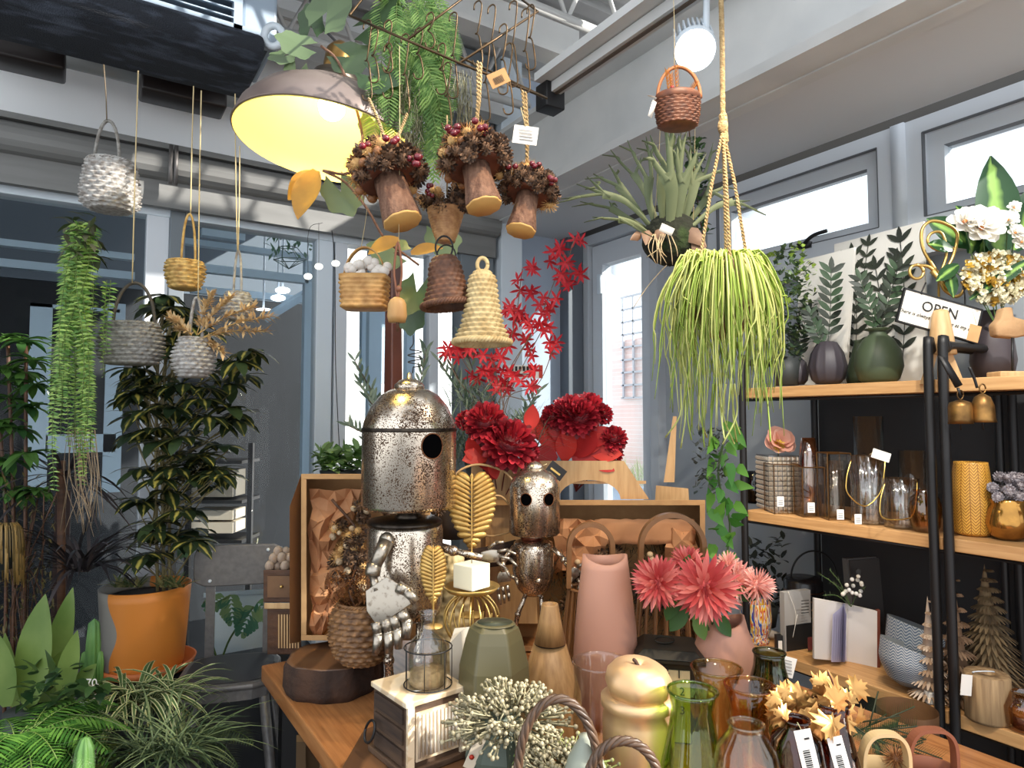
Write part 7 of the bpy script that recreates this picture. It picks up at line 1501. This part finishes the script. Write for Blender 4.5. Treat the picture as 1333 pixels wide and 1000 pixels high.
t = onshelf('grey_book', 'grey book with faint embossed cover leaning at the back', 'book', 1128, S3, .22); slab3(t, 1102, 1150, 728, .02, mat('book_grey', (82, 80, 78), r=.7), 'cover', .3, -.08); slab3(t, 1104, 1152, 730, .028, mat('book_pages_dark', (60, 56, 54)), 'pages', .3, -.08)
m = M().ball(t.p(1118, 745, -.03), .01, 8, 6, (1, .1, 1)).box(t.p(1124, 765, -.035), (.03, .002, .002), rz=.3); t.part('embossing', m, mat('emboss', (60, 58, 56)))
wave_m, nt, b = base_mat('wave_glaze'); tcx = nt.nodes.new('ShaderNodeTexCoord'); sp = nt.nodes.new('ShaderNodeSeparateXYZ'); nt.links.new(tcx.outputs['UV'], sp.inputs[0]); u = mth(nt, 'MULTIPLY', sp.outputs[0], 2*pi*22); sn = mth(nt, 'SINE', u); v = mth(nt, 'MULTIPLY_ADD', sp.outputs[1], 20, mth(nt, 'MULTIPLY', sn, .55)); fr_ = mth(nt, 'FRACT', v); mk = mth(nt, 'GREATER_THAN', fr_, .4)
mx = nt.nodes.new('ShaderNodeMix'); mx.data_type = 'RGBA'; mx.inputs['A'].default_value = (*lin((186, 190, 190)), 1); mx.inputs['B'].default_value = (*lin((96, 112, 132)), 1); nt.links.new(mk, mx.inputs['Factor']); nt.links.new(mx.outputs['Result'], b.inputs['Base Color']); b.inputs['Roughness'].default_value = .4
def bowl(label, X, Yt, Yb, w_, xin, tilt=0):
    t = onshelf('wave_bowl', label, 'bowl', X, S3, xin, group='stacked wave bowls'); t0 = [(w_*.45, Yb), (w_*.75, Yb-8), (w_*.95, Yb-22), (w_, (Yt+Yb)/2-6), (w_*.92, Yt)]; lp = t.lprof(t0); Q = resample([V((r, z, 0)) for r, z in lp], 24); P = [(q.x, q.y) for q in Q]
    dipf = lambda a, i: 1
    m = M().lathe(P, t.cx(X, 0, Yt), 72, cap1=False); m2 = M().lathe([(P[-1][0], P[-1][1]), (P[-1][0]*.93, P[-1][1]), (P[len(P)//2][0]*.9, P[len(P)//2][1]), (P[2][0]*.8, P[3][1]+.006), (0, P[3][1]+.006)], t.cx(X, 0, Yt), 48, cap0=False)
    base = t.p(X, Yt).z-t.p(X, Yb).z
    for mm in (m, m2):
        for v_ in mm.v:
            f = max(0, (v_.z-t.p(X, Yb).z)/base); v_.z += (v_.x-t.cx(X, 0, Yt).x)*(-.35)*f**2
    t.part('bowl', m, wave_m); t.part('inside', m2, mat('bowl_inside', (120, 126, 130), r=.4)); return t
bowl('upper blue and white wave-patterned bowl nested behind the lower one', 1195, 815, 868, 38, .20); bowl('lower blue and white wave-patterned bowl at the front of the third shelf', 1184, 842, 889, 36, .07)
def tree(label, X, ytop, w_, xin, mt, S=S3, n=9, cut=0, y0=None):
    t = onshelf('carved_tree', label, 'ornament', X, S, xin); yb = t.py; y0 = y0 or yb-14; m = M()
    for i in range(n):
        f = i/(n-1); Y = ytop+(y0-ytop)*f; r = w_*(.12+.88*f)
        for j in range(26):
            a = 2*pi*j/26+i*.3; q = t.p(X, Y, 0)+V((cos(a)*r*.35, sin(a)*r*.35, 0))*t.k; m.leaf(q, (cos(a), sin(a), -.55), r*.72*t.k, 5*t.k, seg=2, shape='petal', fold=.5)
    m.lathe([(w_*.5*t.k, t.p(X, y0).z), (0, t.p(X, ytop-6).z)], t.cx(X, 0, y0), 20); t.part('boughs', m, mt); t.lathe('trunk', wood_light, X, [(w_*.18, yb), (w_*.15, y0-6)], n=16); return t
whw = mat('whitewashed_tree', (196, 178, 160), (150, 124, 100), kind='island', r=.7)
tree('small whitewashed carved wooden tree behind the shelf post', 1211, 783, 27, .05, whw); tree('carved brown wooden tree between post and large tree', 1245, 755, 34, .10, mat('brown_tree', (136, 110, 86), (104, 80, 60), kind='island', r=.7))
tree('large dark bristle tree filling the corner of the third shelf', 1287, 742, 52, .22, mat('bristle_tree', (92, 76, 54), (128, 108, 78), kind='island', r=.8), n=14)
t = rise('pale wood log candle holder with a white tag', 1285, S3, [(24, 0), (26, 4), (26, 58), (24, 60), (10, 60), (9, 54), (0, 54)], mat('grey_log', (170, 142, 104), (130, 104, 74), r=.7, scale=12, stretch=(8, 8, .6)), .05, name='log_candle_holder', cat='candle holder', glassy=False)
t.part('wire_hook', M().tube(arc(t.p(1280, t.py-61, -.01), 14*t.k, 6*t.k, .2, pi*1.2, 16, e2=V((0, -.6, .4))), .0014, 5), white_frame); t.part('tag', M().box(t.p(1258, 892, -.03), (14*t.k, .001, 26*t.k), rot=Euler((0, RAD(6), 0))), white_tag, smooth=False)
rise('brown glass bowl on the third shelf at the frame edge', 1336, S3, [(14, 0), (24, 8), (26, 30), (16, 48)], tea, .06, name='glass_bowl', cat='bowl')
t = onshelf('white_block', 'small white block before the whitewashed tree', 'block', 1214, S3, .03); t.part('block', M().box((0, 0, 8*t.k), (16*t.k, .02, 15*t.k)), white_tag, bev=.002, smooth=False)
t = onshelf('wine_coloured_tag', 'small dark box with white label beside the framed card', 'box', 1014, S3, .04); t.part('box', M().box((0, 0, 10*t.k), (8*t.k, .02, 20*t.k)), ink, smooth=False); t.part('label', M().box((0, -.011, 8*t.k), (5*t.k, .001, 12*t.k)), white_tag, smooth=False)
t = T('brass_bowl', 'dark brown wooden bowl in the shadow of the lowest shelf', 'bowl', 1185, 0, 1.6, z=S4); t.lathe('bowl', mat('mid_wood', (120, 86, 56)), 1185, [(22, t.py), (34, t.py-40), (36, 925)], n=36, cap1=False)
t.o.name = 'wooden_bowl'
t = onshelf('dark_foliage', 'dark artificial foliage at the back of the third shelf end', 'artificial plant', 995, S3, .22); m = M()
for i in range(120): m.leaf(t.p(R_(975, 1020), R_(700, 800), R_(-.05, .05)), (R_(-1, 1), R_(-1, 1), R_(-.2, 1)), .04, .018, bend=.4, seg=3)
t.part('foliage', m, mat('very_dark_leaf', (34, 40, 32), (52, 56, 44), kind='island')); t.lathe('pot', mat('dark_pot', (0, 0, 0)), 995, [(14, t.py), (18, t.py-26)], n=20)
# pothos and climbing greenery on the shelf end, wooden cross-slats by the door
t = T('pothos_plant', 'climbing pothos with green leaves growing up the dark shelf end', 'plant', 940, 640, 1.72); m = M(); g_ = M()
for i in range(36):
    Y = 555+i*4.8; m.leaf(t.p(940+16*sin(i*1.3)+R_(-4, 4), Y, R_(-.04, .04)), (R_(-1, 1), R_(-1, -.2), R_(-1, .6)), R_(.04, .065), .035, nrm=(0, -1, 0), bend=.5, seg=4, shape='heart')
for i in range(150): g_.leaf(t.p(R_(905, 945), R_(560, 640), R_(-.05, .05)), (R_(-1, 1), R_(-1, .5), R_(-.5, 1)), .02, .012, seg=2)
t.part('leaves', m, mat('pothos_leaf', (64, 124, 44), (104, 160, 60), kind='island', leaf=.3)); t.part('grey_foliage', g_, mat('grey_foliage', (96, 104, 100), (60, 70, 64), kind='island')); t.part('stem', M().tube(smooth_path(t.n([(945, 560), (935, 620), (950, 680), (945, 730)]), 20), .003, 6), mat('green_stem', (0, 0, 0)))
t = T('wooden_obelisk', 'pale wooden tapering slat leaning against the door glass', 'ornament', 873, 640, 2.28); t.part('slat', M().hex([t.p(864, 628, 0), t.p(878, 628, 0), t.p(878, 628, .02), t.p(864, 628, .02), t.p(876, 542, 0), t.p(881, 542, 0), t.p(881, 542, .02), t.p(876, 542, .02)]), wood_light, smooth=False); t.part('foot_board', M().hex([t.p(846, 760, -.01), t.p(904, 760, -.01), t.p(904, 760, .03), t.p(846, 760, .03), t.p(854, 632, -.01), t.p(896, 636, -.01), t.p(896, 636, .03), t.p(854, 632, .03)]), wood_light, smooth=False)
# ================================================================== left: plants, pot, stool
BZ = .42
o = T('plant_bench', 'dark low bench under the potted plants beside the partition', 'bench', 130, 0, 2.0, z=0)
bx = [onZ(-60, 1150, 0), ]; x0_, x1_ = -.75, .42
m = M().hex([o.w(p) for z in (BZ-.04, BZ) for p in ((x0_, 1.5, z), (x1_, 1.5, z), (x1_, D-.08, z), (x0_, D-.08, z))]); o.part('bench_top', m, black_metal, smooth=False)
for x in (x0_+.04, x1_-.04):
    for y in (1.55, D-.14): o.part('leg', M().tube([o.w((x, y, 0)), o.w((x, y, BZ-.04))], .02, 4), black_metal, smooth=False)
def blade_plant(t, m, X, Y, n, L, Wd, spread=1, up=(.3, 1.2), bend=1.2, d=.04, seg=6, shape='strap', dX=6):
    for i in range(n):
        a = R_(0, 2*pi); m.leaf(t.p(X+R_(-dX, dX), Y, R_(-d, d)*.5), (cos(a)*spread, sin(a)*spread, R_(*up)), R_(*L), Wd, bend=bend, seg=seg, shape=shape, fold=.3)
# orange and grey pot
t = T('orange_pot', 'large orange and grey two-tone plant pot on a saucer', 'plant pot', 188, 868, 2.2); pm, nt, b = base_mat('two_tone_pot'); tcx = nt.nodes.new('ShaderNodeTexCoord'); sp = nt.nodes.new('ShaderNodeSeparateXYZ'); nt.links.new(tcx.outputs['Object'], sp.inputs[0])
wv = mth(nt, 'MULTIPLY', mth(nt, 'SINE', mth(nt, 'MULTIPLY_ADD', sp.outputs[2], 30.0, .4)), .016); edge_ = mth(nt, 'GREATER_THAN', mth(nt, 'ADD', sp.outputs[0], wv), -.032)
mx = nt.nodes.new('ShaderNodeMix'); mx.data_type = 'RGBA'; mx.inputs['A'].default_value = (*lin((150, 146, 138)), 1); mx.inputs['B'].default_value = (*lin((224, 138, 56)), 1); nt.links.new(edge_, mx.inputs['Factor']); nt.links.new(mx.outputs['Result'], b.inputs['Base Color']); b.inputs['Roughness'].default_value = .5
t.lathe('pot', pm, 189, [(44, 868), (47, 862), (50, 820), (53, 775), (54, 762), (51, 762), (50, 775)], n=64, cap1=False); t.lathe('soil', mat('soil', (48, 40, 32), (30, 26, 22), r=.95, scale=40), 189, [(50, 776), (0, 772)], n=40)
t.lathe('saucer', mat('terracotta_orange', (200, 110, 56)), 192, [(44, 872), (54, 868), (58, 858), (55, 858), (50, 867), (0, 869)], n=48)
ps = T('plant_stand', 'dark round stand under the orange and grey pot', 'plant stand', 188, 0, 2.2, z=BZ); zt_ = ps.p(188, 873).z
ps.part('stand', M().lathe([(.10, 0), (.10, zt_-.02), (.14, zt_-.015), (.14, zt_-.001)], (0, 0, 0), 36), black_metal)
t = T('schefflera', 'tall variegated schefflera with yellow-centred leaves in the orange pot', 'potted plant', 200, 765, 2.15)
vm = mat('schefflera_leaf', (196, 184, 92), (44, 58, 36), kind='uvmid', scale=22, lo=.24, hi=.40, leaf=.25, r=.35); m = M(); gm2 = M(); s = M()
wh = [(205, 400), (235, 405), (190, 430), (225, 440), (260, 450), (285, 470), (300, 500), (175, 480), (205, 490), (240, 500), (270, 505), (310, 470), (170, 520), (195, 535), (225, 530), (255, 540), (285, 550), (178, 565), (205, 575), (235, 570), (262, 590), (290, 580), (185, 610), (215, 610), (245, 620), (268, 630), (190, 650), (222, 650), (205, 680), (245, 665), (230, 700), (200, 720), (258, 600), (240, 460), (215, 460), (180, 455), (298, 530), (276, 612), (252, 690), (215, 385), (250, 430), (195, 505)]
wh += [(x+R_(-22, 22), y+R_(-18, 18)) for x, y in wh]
for X, Y in wh:
    c = t.p(X, Y, R_(-.12, .08)); s.tube(smooth_path([t.p(205+R_(-12, 22), min(760, Y+70)), (t.p(X, Y+25)+c)/2, c], 8), .0022, 5); a0 = R_(0, 6)
    for i in range(8):
        a = a0+2*pi*i/8; (m if (X+Y+i) % 3 else gm2).leaf(c, (cos(a), sin(a), R_(-.1, .5)), R_(30, 44)*t.k, R_(14, 19)*t.k, bend=R_(.5, 1.3), seg=4, shape='oval', fold=.1)
for i in range(3): s.tube(smooth_path(t.n([(205+i*8, 770), (203+i*9, 600), (206+i*10, 460), (212+i*14, 410)]), 18), .005, 6)
t.part('variegated_leaves', m, vm); t.part('green_leaves', gm2, mat('schefflera_green', (38, 54, 34), (66, 84, 52), kind='island', leaf=.2, r=.35)); t.part('stems', s, mat('pale_stem', (124, 112, 74)))
t = T('small_aloe_plants', 'small spiky green plants growing at the rim of the orange pot', 'potted plant', 180, 762, 2.12); m = M(); [blade_plant(t, m, X, 765, 16, (.03, .075), .008, up=(.5, 1.6), bend=.5, seg=4) for X in (155, 166, 178, 212, 224, 234)]; t.part('leaves', m, mat('aloe_green', (86, 104, 66), (150, 146, 96), kind='island', leaf=.1))
# stool
t = T('metal_stool', 'grey metal bar stool with plate backrest beside the table', 'stool', 294, 0, 2.05, z=0); yf = t.py; sz = t.p(308, 880).z
yw = RAD(14); Rz = Matrix.Rotation(yw, 3, 'Z')
def rbox(c, d, rot=(0, 0, 0)): return M().box(Rz@V(c), d, rot=Euler((rot[0], rot[1], rot[2]+yw)))
Ws = .29
bp = []
m = M(); n = 24
pts = []
for i in range(24):
    a = 2*pi*i/24; c_, s_ = cos(a), sin(a); r = 1/((abs(c_)**4+abs(s_)**4)**.25); pts.append((Ws/2*c_*r, Ws/2*s_*r))
t.part('seat', M().prism(pts, (0, 0, sz-.012), Rz@V((1, 0, 0)), Rz@V((0, 1, 0)), (0, 0, .02)), charcoal, bev=.008, smooth=False)
t.part('seat_pad', M().prism([(a*.86, b_*.86) for a, b_ in pts], (0, 0, sz+.007), Rz@V((1, 0, 0)), Rz@V((0, 1, 0)), (0, 0, .004)), mat('seat_black', (44, 43, 46), r=.45), smooth=False)
t.part('seat_skirt', M().prism([(a*.96, b_*.96) for a, b_ in pts], (0, 0, sz-.04), Rz@V((1, 0, 0)), Rz@V((0, 1, 0)), (0, 0, .03)), charcoal, smooth=False)
zb0, zb1 = t.p(300, 781).z, t.p(300, 724).z; pts2 = []
for i in range(28):
    a = 2*pi*i/28; c_, s_ = cos(a), sin(a); r = 1/((abs(c_)**6+abs(s_)**6)**(1/6)); pts2.append((.142*c_*r, (zb1-zb0)/2*s_*r))
bk_ = t.part('backrest', M().prism(pts2, Rz@V((0, .13, (zb0+zb1)/2)), Rz@V((1, 0, 0)), (0, 0, 1), Rz@V((0, .014, 0))), charcoal, bev=.004, smooth=False)
for sx_ in (-.09, .09):
    t.part('back_post', rbox((sx_, .146, (sz+zb1)/2-.02), (.028, .010, zb1-sz)), charcoal, smooth=False)
    for zz in (zb0+.02, zb1-.02): t.part('rivet', M().ball(Rz@V((sx_, .128, zz)), .006, 10, 6), white_frame, sub=bk_)
for a in (-1, 1):
    for b_ in (-1, 1): t.part('leg', M().tube([Rz@V((a*.11, b_*.11, sz-.04)), Rz@V((a*.19, b_*.19, 0))], [.016, .013], 8), charcoal)
for zz in (.25,):
    f = 1-zz/(sz-.04); w_ = .11+.08*f; c4 = [Rz@V((a*w_, b_*w_, zz)) for a, b_ in ((-1, -1), (1, -1), (1, 1), (-1, 1), (-1, -1))]; t.part('foot_rail', M().tube(c4, .009, 6), charcoal)
# lean white box behind glass & monstera leaves seen by the stool
t = T('white_planter_box', 'white box standing outside the glass behind the stool', 'planter', 305, 860, 2.75); t.part('box', M().hex([t.p(*q) for q in ((268, 862, 0), (352, 862, 0), (352, 862, .2), (268, 862, .2), (268, 778, 0), (352, 772, 0), (352, 772, .2), (268, 778, .2))]), mat('bright_panel', (235, 242, 246)), smooth=False); t.part('top_rim', M().hex([t.p(*q) for q in ((265, 778, -.01), (355, 772, -.01), (355, 772, .21), (265, 778, .21), (265, 772, -.01), (355, 766, -.01), (355, 766, .21), (265, 772, .21))]), white_frame, smooth=False)
t = T('monstera_plant', 'split-leaved monstera with green leaves around the stool back', 'plant', 300, 800, 2.5); m = M()
for X, Y, L, dx, dz in ((300, 775, 40, .2, -1), (292, 778, 30, -.8, -.4), (330, 790, 42, -.4, -1), (335, 785, 36, .8, -.6), (255, 735, 55, .9, -.2), (250, 710, 50, -.9, .0)):
    p0 = t.p(X, Y); d_, s_, u_ = frame_of((dx, -.2, dz), (0, -1, 0)); 
    for i in range(7):
        f = i/6; b0 = p0+d_*L*t.k*f*.8
        for sg in (-1, 1): m.leaf(b0, s_*sg+d_*.6, L*t.k*.5*(1-abs(f-.35)*.9), L*t.k*.2, nrm=u_, bend=.15, seg=3, shape='petal', fold=.1)
t.part('leaves', m, mat('monstera_leaf', (58, 110, 84), (110, 140, 96), kind='island', leaf=.25)); t.part('stems', M().tube(smooth_path(t.n([(330, 790), (300, 830), (285, 870)]), 10), .004, 5).tube(smooth_path(t.n([(300, 775), (270, 800), (285, 870)]), 10), .004, 5), mat('green_stem', (0, 0, 0)))
# dark cordyline with post
t = T('dark_cordyline', 'dark grassy cordyline with arching near-black leaves', 'potted plant', 100, 760, 2.05); m = M(); blade_plant(t, m, 105, 745, 70, (.22, .42), .010, spread=.8, up=(.4, 1.5), bend=1.3, seg=7, dX=12); blade_plant(t, m, 80, 620, 22, (.2, .35), .011, spread=.9, up=(-.2, 1.2), bend=1.0, seg=7, dX=8)
t.part('leaves', m, mat('black_cordyline', (36, 32, 34), (70, 64, 66), kind='island', r=.4)); t.part('stem', M().tube(t.n([(80, 900), (80, 600)]), .012, 8), wood_dark); t.lathe('pot', mat('dark_pot', (0, 0, 0)), 90, [(24, 960), (30, 860)], n=28)
t = T('plant_pole', 'dark brown square pole rising among the plants', 'pole', 78, 800, 2.1); t.part('pole', M().box(t.p(78, 780), (17*t.k, 17*t.k, 280*t.k), rz=.5), mat('dark_red_brown', (56, 34, 30), r=.6), smooth=False)
# left edge shrub
t = T('dracaena_shrub', 'tall green leafy shrub cut by the frame edge', 'potted plant', 15, 700, 1.95); m = M()
for X, Y in ((10, 440), (30, 445), (5, 480), (28, 485), (45, 500), (15, 520), (40, 530), (0, 550), (25, 560), (42, 470), (12, 600), (35, 590), (20, 640), (-10, 500), (-8, 620), (50, 640)): blade_plant(t, m, X, Y, 16, (.05, .09), .024, up=(-.3, 1.0), bend=1.0, seg=4, shape='oval', dX=3)
t.part('leaves', m, mat('shrub_leaf', (40, 78, 34), (84, 124, 54), kind='island', leaf=.3)); s = M(); [s.tube(smooth_path(t.n([(X, 980), (X+3, 700), (X2, Y2)]), 12), .005, 6) for X, X2, Y2 in ((15, 10, 440), (30, 34, 450), (5, 0, 550))]; t.part('stems', s, wood_dark); t.lathe('pot', mat('dark_pot', (0, 0, 0)), 15, [(30, 1080), (36, 980)], n=24)
t = T('mistletoe_cactus', 'brown-gold trailing plant at the frame edge below the shrub', 'potted plant', 5, 700, 1.8); m = M()
for i in range(170):
    a = R_(0, 2*pi); m.tube(smooth_path([t.p(5, 690), t.p(5+22*cos(a), 685, .04*sin(a)), t.p(5+27*cos(a), R_(710, 765), .05*sin(a))], 8), .0016, 3)
t.part('strands', m, mat('brown_gold', (150, 118, 64), (104, 84, 44), kind='island')); t.lathe('pot', mat('dark_pot', (0, 0, 0)), 5, [(12, 740), (18, 690)], n=20)
t = T('dry_filigree_plant', 'fine dark twiggy plant between the shrub and the low leaves', 'potted plant', 40, 800, 1.95); m = M()
for i in range(520): m.leaf(t.p(R_(0, 70), R_(620, 860), R_(-.08, .08)), (R_(-1, 1), R_(-1, 1), R_(-.6, 1)), R_(.015, .035), .006, bend=.4, seg=2)
t.part('foliage', m, mat('dry_dark_leaf', (66, 66, 44), (112, 100, 58), kind='island', leaf=.15)); s = M(); [s.tube(smooth_path([t.p(40, 930), t.p(R_(10, 70), 800, R_(-.05, .05)), t.p(R_(0, 75), R_(640, 720), R_(-.05, .05))], 8), .002, 4) for i in range(14)]; t.part('twigs', s, wood_dark)
# big nest fern leaves
def mid_leaf(m, t, X, Y, L, W_, dx, dz, d=0, bend=.3): m.leaf(t.p(X, Y, d), (dx, R_(-.25, .1), dz), L*t.k, W_*t.k, nrm=(R_(-.3, .3), -1, .25), bend=bend, seg=9, shape='oval', fold=.22)
t = T('nest_fern', 'bird nest fern with broad upright pale green leaves', 'potted plant', 40, 930, 1.7); m = M()
for X, Y, L, W_, dx, dz, d in ((38, 925, 150, 52, .1, 1, 0), (65, 905, 140, 34, .12, 1, .04), (10, 920, 95, 44, -.15, 1, -.02), (80, 915, 100, 26, .25, 1, -.02), (-10, 930, 100, 40, -.3, 1, .04), (50, 925, 110, 40, .5, .9, .05), (22, 925, 110, 34, -.05, 1, .06), (95, 905, 60, 22, .6, .8, 0)): mid_leaf(m, t, X, Y, L, W_, dx, dz, d, .15)
t.part('leaves', m, mat('nest_fern_leaf', (98, 126, 58), (130, 152, 80), scale=6, leaf=.35, r=.4)); t.lathe('pot', mat('dark_pot', (0, 0, 0)), 40, [(26, 1010), (32, 925)], n=28)
t = T('columnar_cactus', 'green ribbed columnar cactus with two short arms', 'cactus', 122, 900, 1.72); cm = mat('cactus_green', (56, 96, 44), (96, 136, 64), scale=8, r=.6); rfc = lambda a, i: 1+.12*cos(7*a)
t.lathe('column', cm, 121, [(7, 960), (8, 900), (8, 840), (6, 812), (0, 806)], n=42, rf=rfc); t.lathe('arm', cm, 110, [(4, 880), (4.5, 860), (3, 850), (0, 848)], n=35, rf=rfc); t.lathe('arm', cm, 130, [(4, 900), (4.5, 862), (3, 850), (0, 848)], n=35, rf=rfc)
t.lathe('pot', mat('white_pot', (190, 186, 176)), 119, [(12, 920), (14, 888)], n=24); text('70', .03, t.p(119, 890, -.05), (pi/2, 0, 0), white_tag, t.o)
t = T('dark_leafy_plant', 'low glossy dark green leafy plant beside the nest fern', 'potted plant', 90, 960, 1.62); m = M()
for i in range(150): m.leaf(t.p(R_(30, 135), R_(868, 965), R_(-.08, .08)), (R_(-1, 1), R_(-1, .2), R_(-.3, 1)), R_(.03, .055), .03, bend=.6, seg=4, shape='heart')
t.part('leaves', m, mat('dark_glossy_leaf', (24, 48, 24), (52, 78, 40), kind='island', leaf=.1, r=.3)); t.lathe('pot', mat('dark_pot', (0, 0, 0)), 90, [(24, 1040), (30, 960)], n=24)
t = T('spider_plant', 'variegated spider plant with cream-edged arching leaves', 'potted plant', 190, 925, 1.72); m = M(); blade_plant(t, m, 188, 915, 60, (.12, .24), .011, up=(.3, 1.6), bend=1.5, seg=8, dX=16); blade_plant(t, m, 165, 905, 26, (.1, .2), .010, up=(.3, 1.4), bend=1.5, seg=8, dX=12); blade_plant(t, m, 222, 912, 20, (.1, .2), .010, up=(.3, 1.6), bend=1.3, seg=8, dX=10)
t.part('leaves', m, mat('spider_leaf', (78, 104, 58), (206, 206, 156), kind='uvmid', scale=3, lo=.52, hi=.62, leaf=.25)); t.lathe('pot', mat('dark_pot', (0, 0, 0)), 190, [(28, 1010), (36, 925)], n=28)
t = T('sedge_grass', 'fine green sedge grass spilling in front of the stool', 'potted plant', 215, 990, 1.55); m = M(); blade_plant(t, m, 210, 985, 240, (.12, .26), .0042, up=(.3, 1.8), bend=1.2, seg=6, dX=38, d=.12)
t.part('leaves', m, mat('sedge_leaf', (50, 70, 42), (112, 128, 88), kind='island', leaf=.25)); t.lathe('pot', mat('dark_pot', (0, 0, 0)), 210, [(34, 1070), (46, 990)], n=28)
def fern(label, X, Y, dep, n, L, mt, up=(.1, .9)):
    t = T('boston_fern', label, 'potted plant', X, Y, dep); m = M(); s = M()
    for i in range(n):
        a = R_(0, 2*pi); u = V((cos(a), sin(a), R_(*up))).normalized(); pos = t.p(X, Y)+V((R_(-.02, .02), 0, 0)); P = [pos.copy()]; cur = u.copy(); LL = R_(*L)
        for j in range(22): cur = (cur+V((0, 0, -.07))).normalized(); pos = pos+cur*LL/22; P.append(pos.copy())
        s.tube(P[::3], .0012, 3)
        for j in range(2, 22):
            tan = (P[j]-P[j-1]).normalized(); sd = tan.cross(V((0, 0, 1))); sd = sd.normalized() if sd.length > .01 else V((1, 0, 0)); w_ = .05*sin(pi*(.1+.88*j/22))+.004
            for sg in (-1, 1): m.leaf(P[j], sd*sg+tan*.4, w_, .011, nrm=(0, 0, 1), bend=.3, seg=2, shape='lance')
    t.part('fronds', m, mt); t.part('stems', s, mat('fern_stem', (0, 0, 0))); t.lathe('pot', mat('dark_pot', (0, 0, 0)), X, [(26, Y+80), (32, Y+10)], n=24)
fern('bright green boston fern at the frame corner', 30, 960, 1.45, 34, (.14, .24), mat('bright_fern', (52, 96, 32), (92, 136, 54), kind='island', leaf=.3)); fern('dull green fern below the glossy dark plant', 100, 1000, 1.5, 18, (.1, .18), mat('dull_fern', (84, 104, 52), (116, 130, 72), kind='island', leaf=.2))
t = T('spiny_cactus', 'small upright white-spined cactus at the picture bottom', 'cactus', 110, 995, 1.4); t.lathe('column', cm, 110, [(10, 1030), (12, 1000), (10, 975), (5, 962), (0, 960)], n=42, rf=rfc); t.part('spines', M().bloom(t.p(110, 985), 16*t.k, 200, (0, 0, 1), L=.35, W=.03, core=.7, cover=.9, seg=1, shape='lance'), white_tag)
fern('dark fern in the shadow beneath the metal stool', 260, 960, 1.9, 16, (.1, .2), mat('shadow_fern', (50, 66, 44), (74, 90, 58), kind='island'))
# wire terrarium hanging outside the glass, seen through the partition
t = T('wire_terrarium', 'geometric wire terrarium with small plant hanging beyond the glass', 'terrarium', 378, 330, 3.0); gw = mat('green_wire', (70, 96, 84), r=.5)
T_, B_, L1 = t.p(380, 352), t.p(376, 350), [t.p(378+22*cos(a), 338+3*sin(a), .06*sin(a)) for a in [i*pi/3 for i in range(6)]]; L0 = [t.p(374+12*cos(a), 322+2*sin(a), .03*sin(a)) for a in [i*pi/3 for i in range(6)]]; m = M(); m.tube(L1+L1[:1], .002, 4).tube(L0+L0[:1], .002, 4)
for a, b_ in zip(L0, L1): m.tube([a, b_, t.p(376, 350)], .002, 4)
m.tube([t.p(400, 330), t.p(404, 298)], .0015, 4); t.part('wire_cage', m, gw); f = M()
for i in range(40): f.leaf(t.p(378+R_(-26, 26), 318+R_(-22, 12), R_(-.04, .04)), (R_(-1, 1), R_(-1, 1), R_(-.8, .6)), .04, .016, bend=.5, seg=2)
t.part('leaves', f, mat('far_green', (96, 134, 104), leaf=.3)); t.part('cord', M().tube([t.p(404, 298), t.p(404, 270)], .0015, 4), gw)
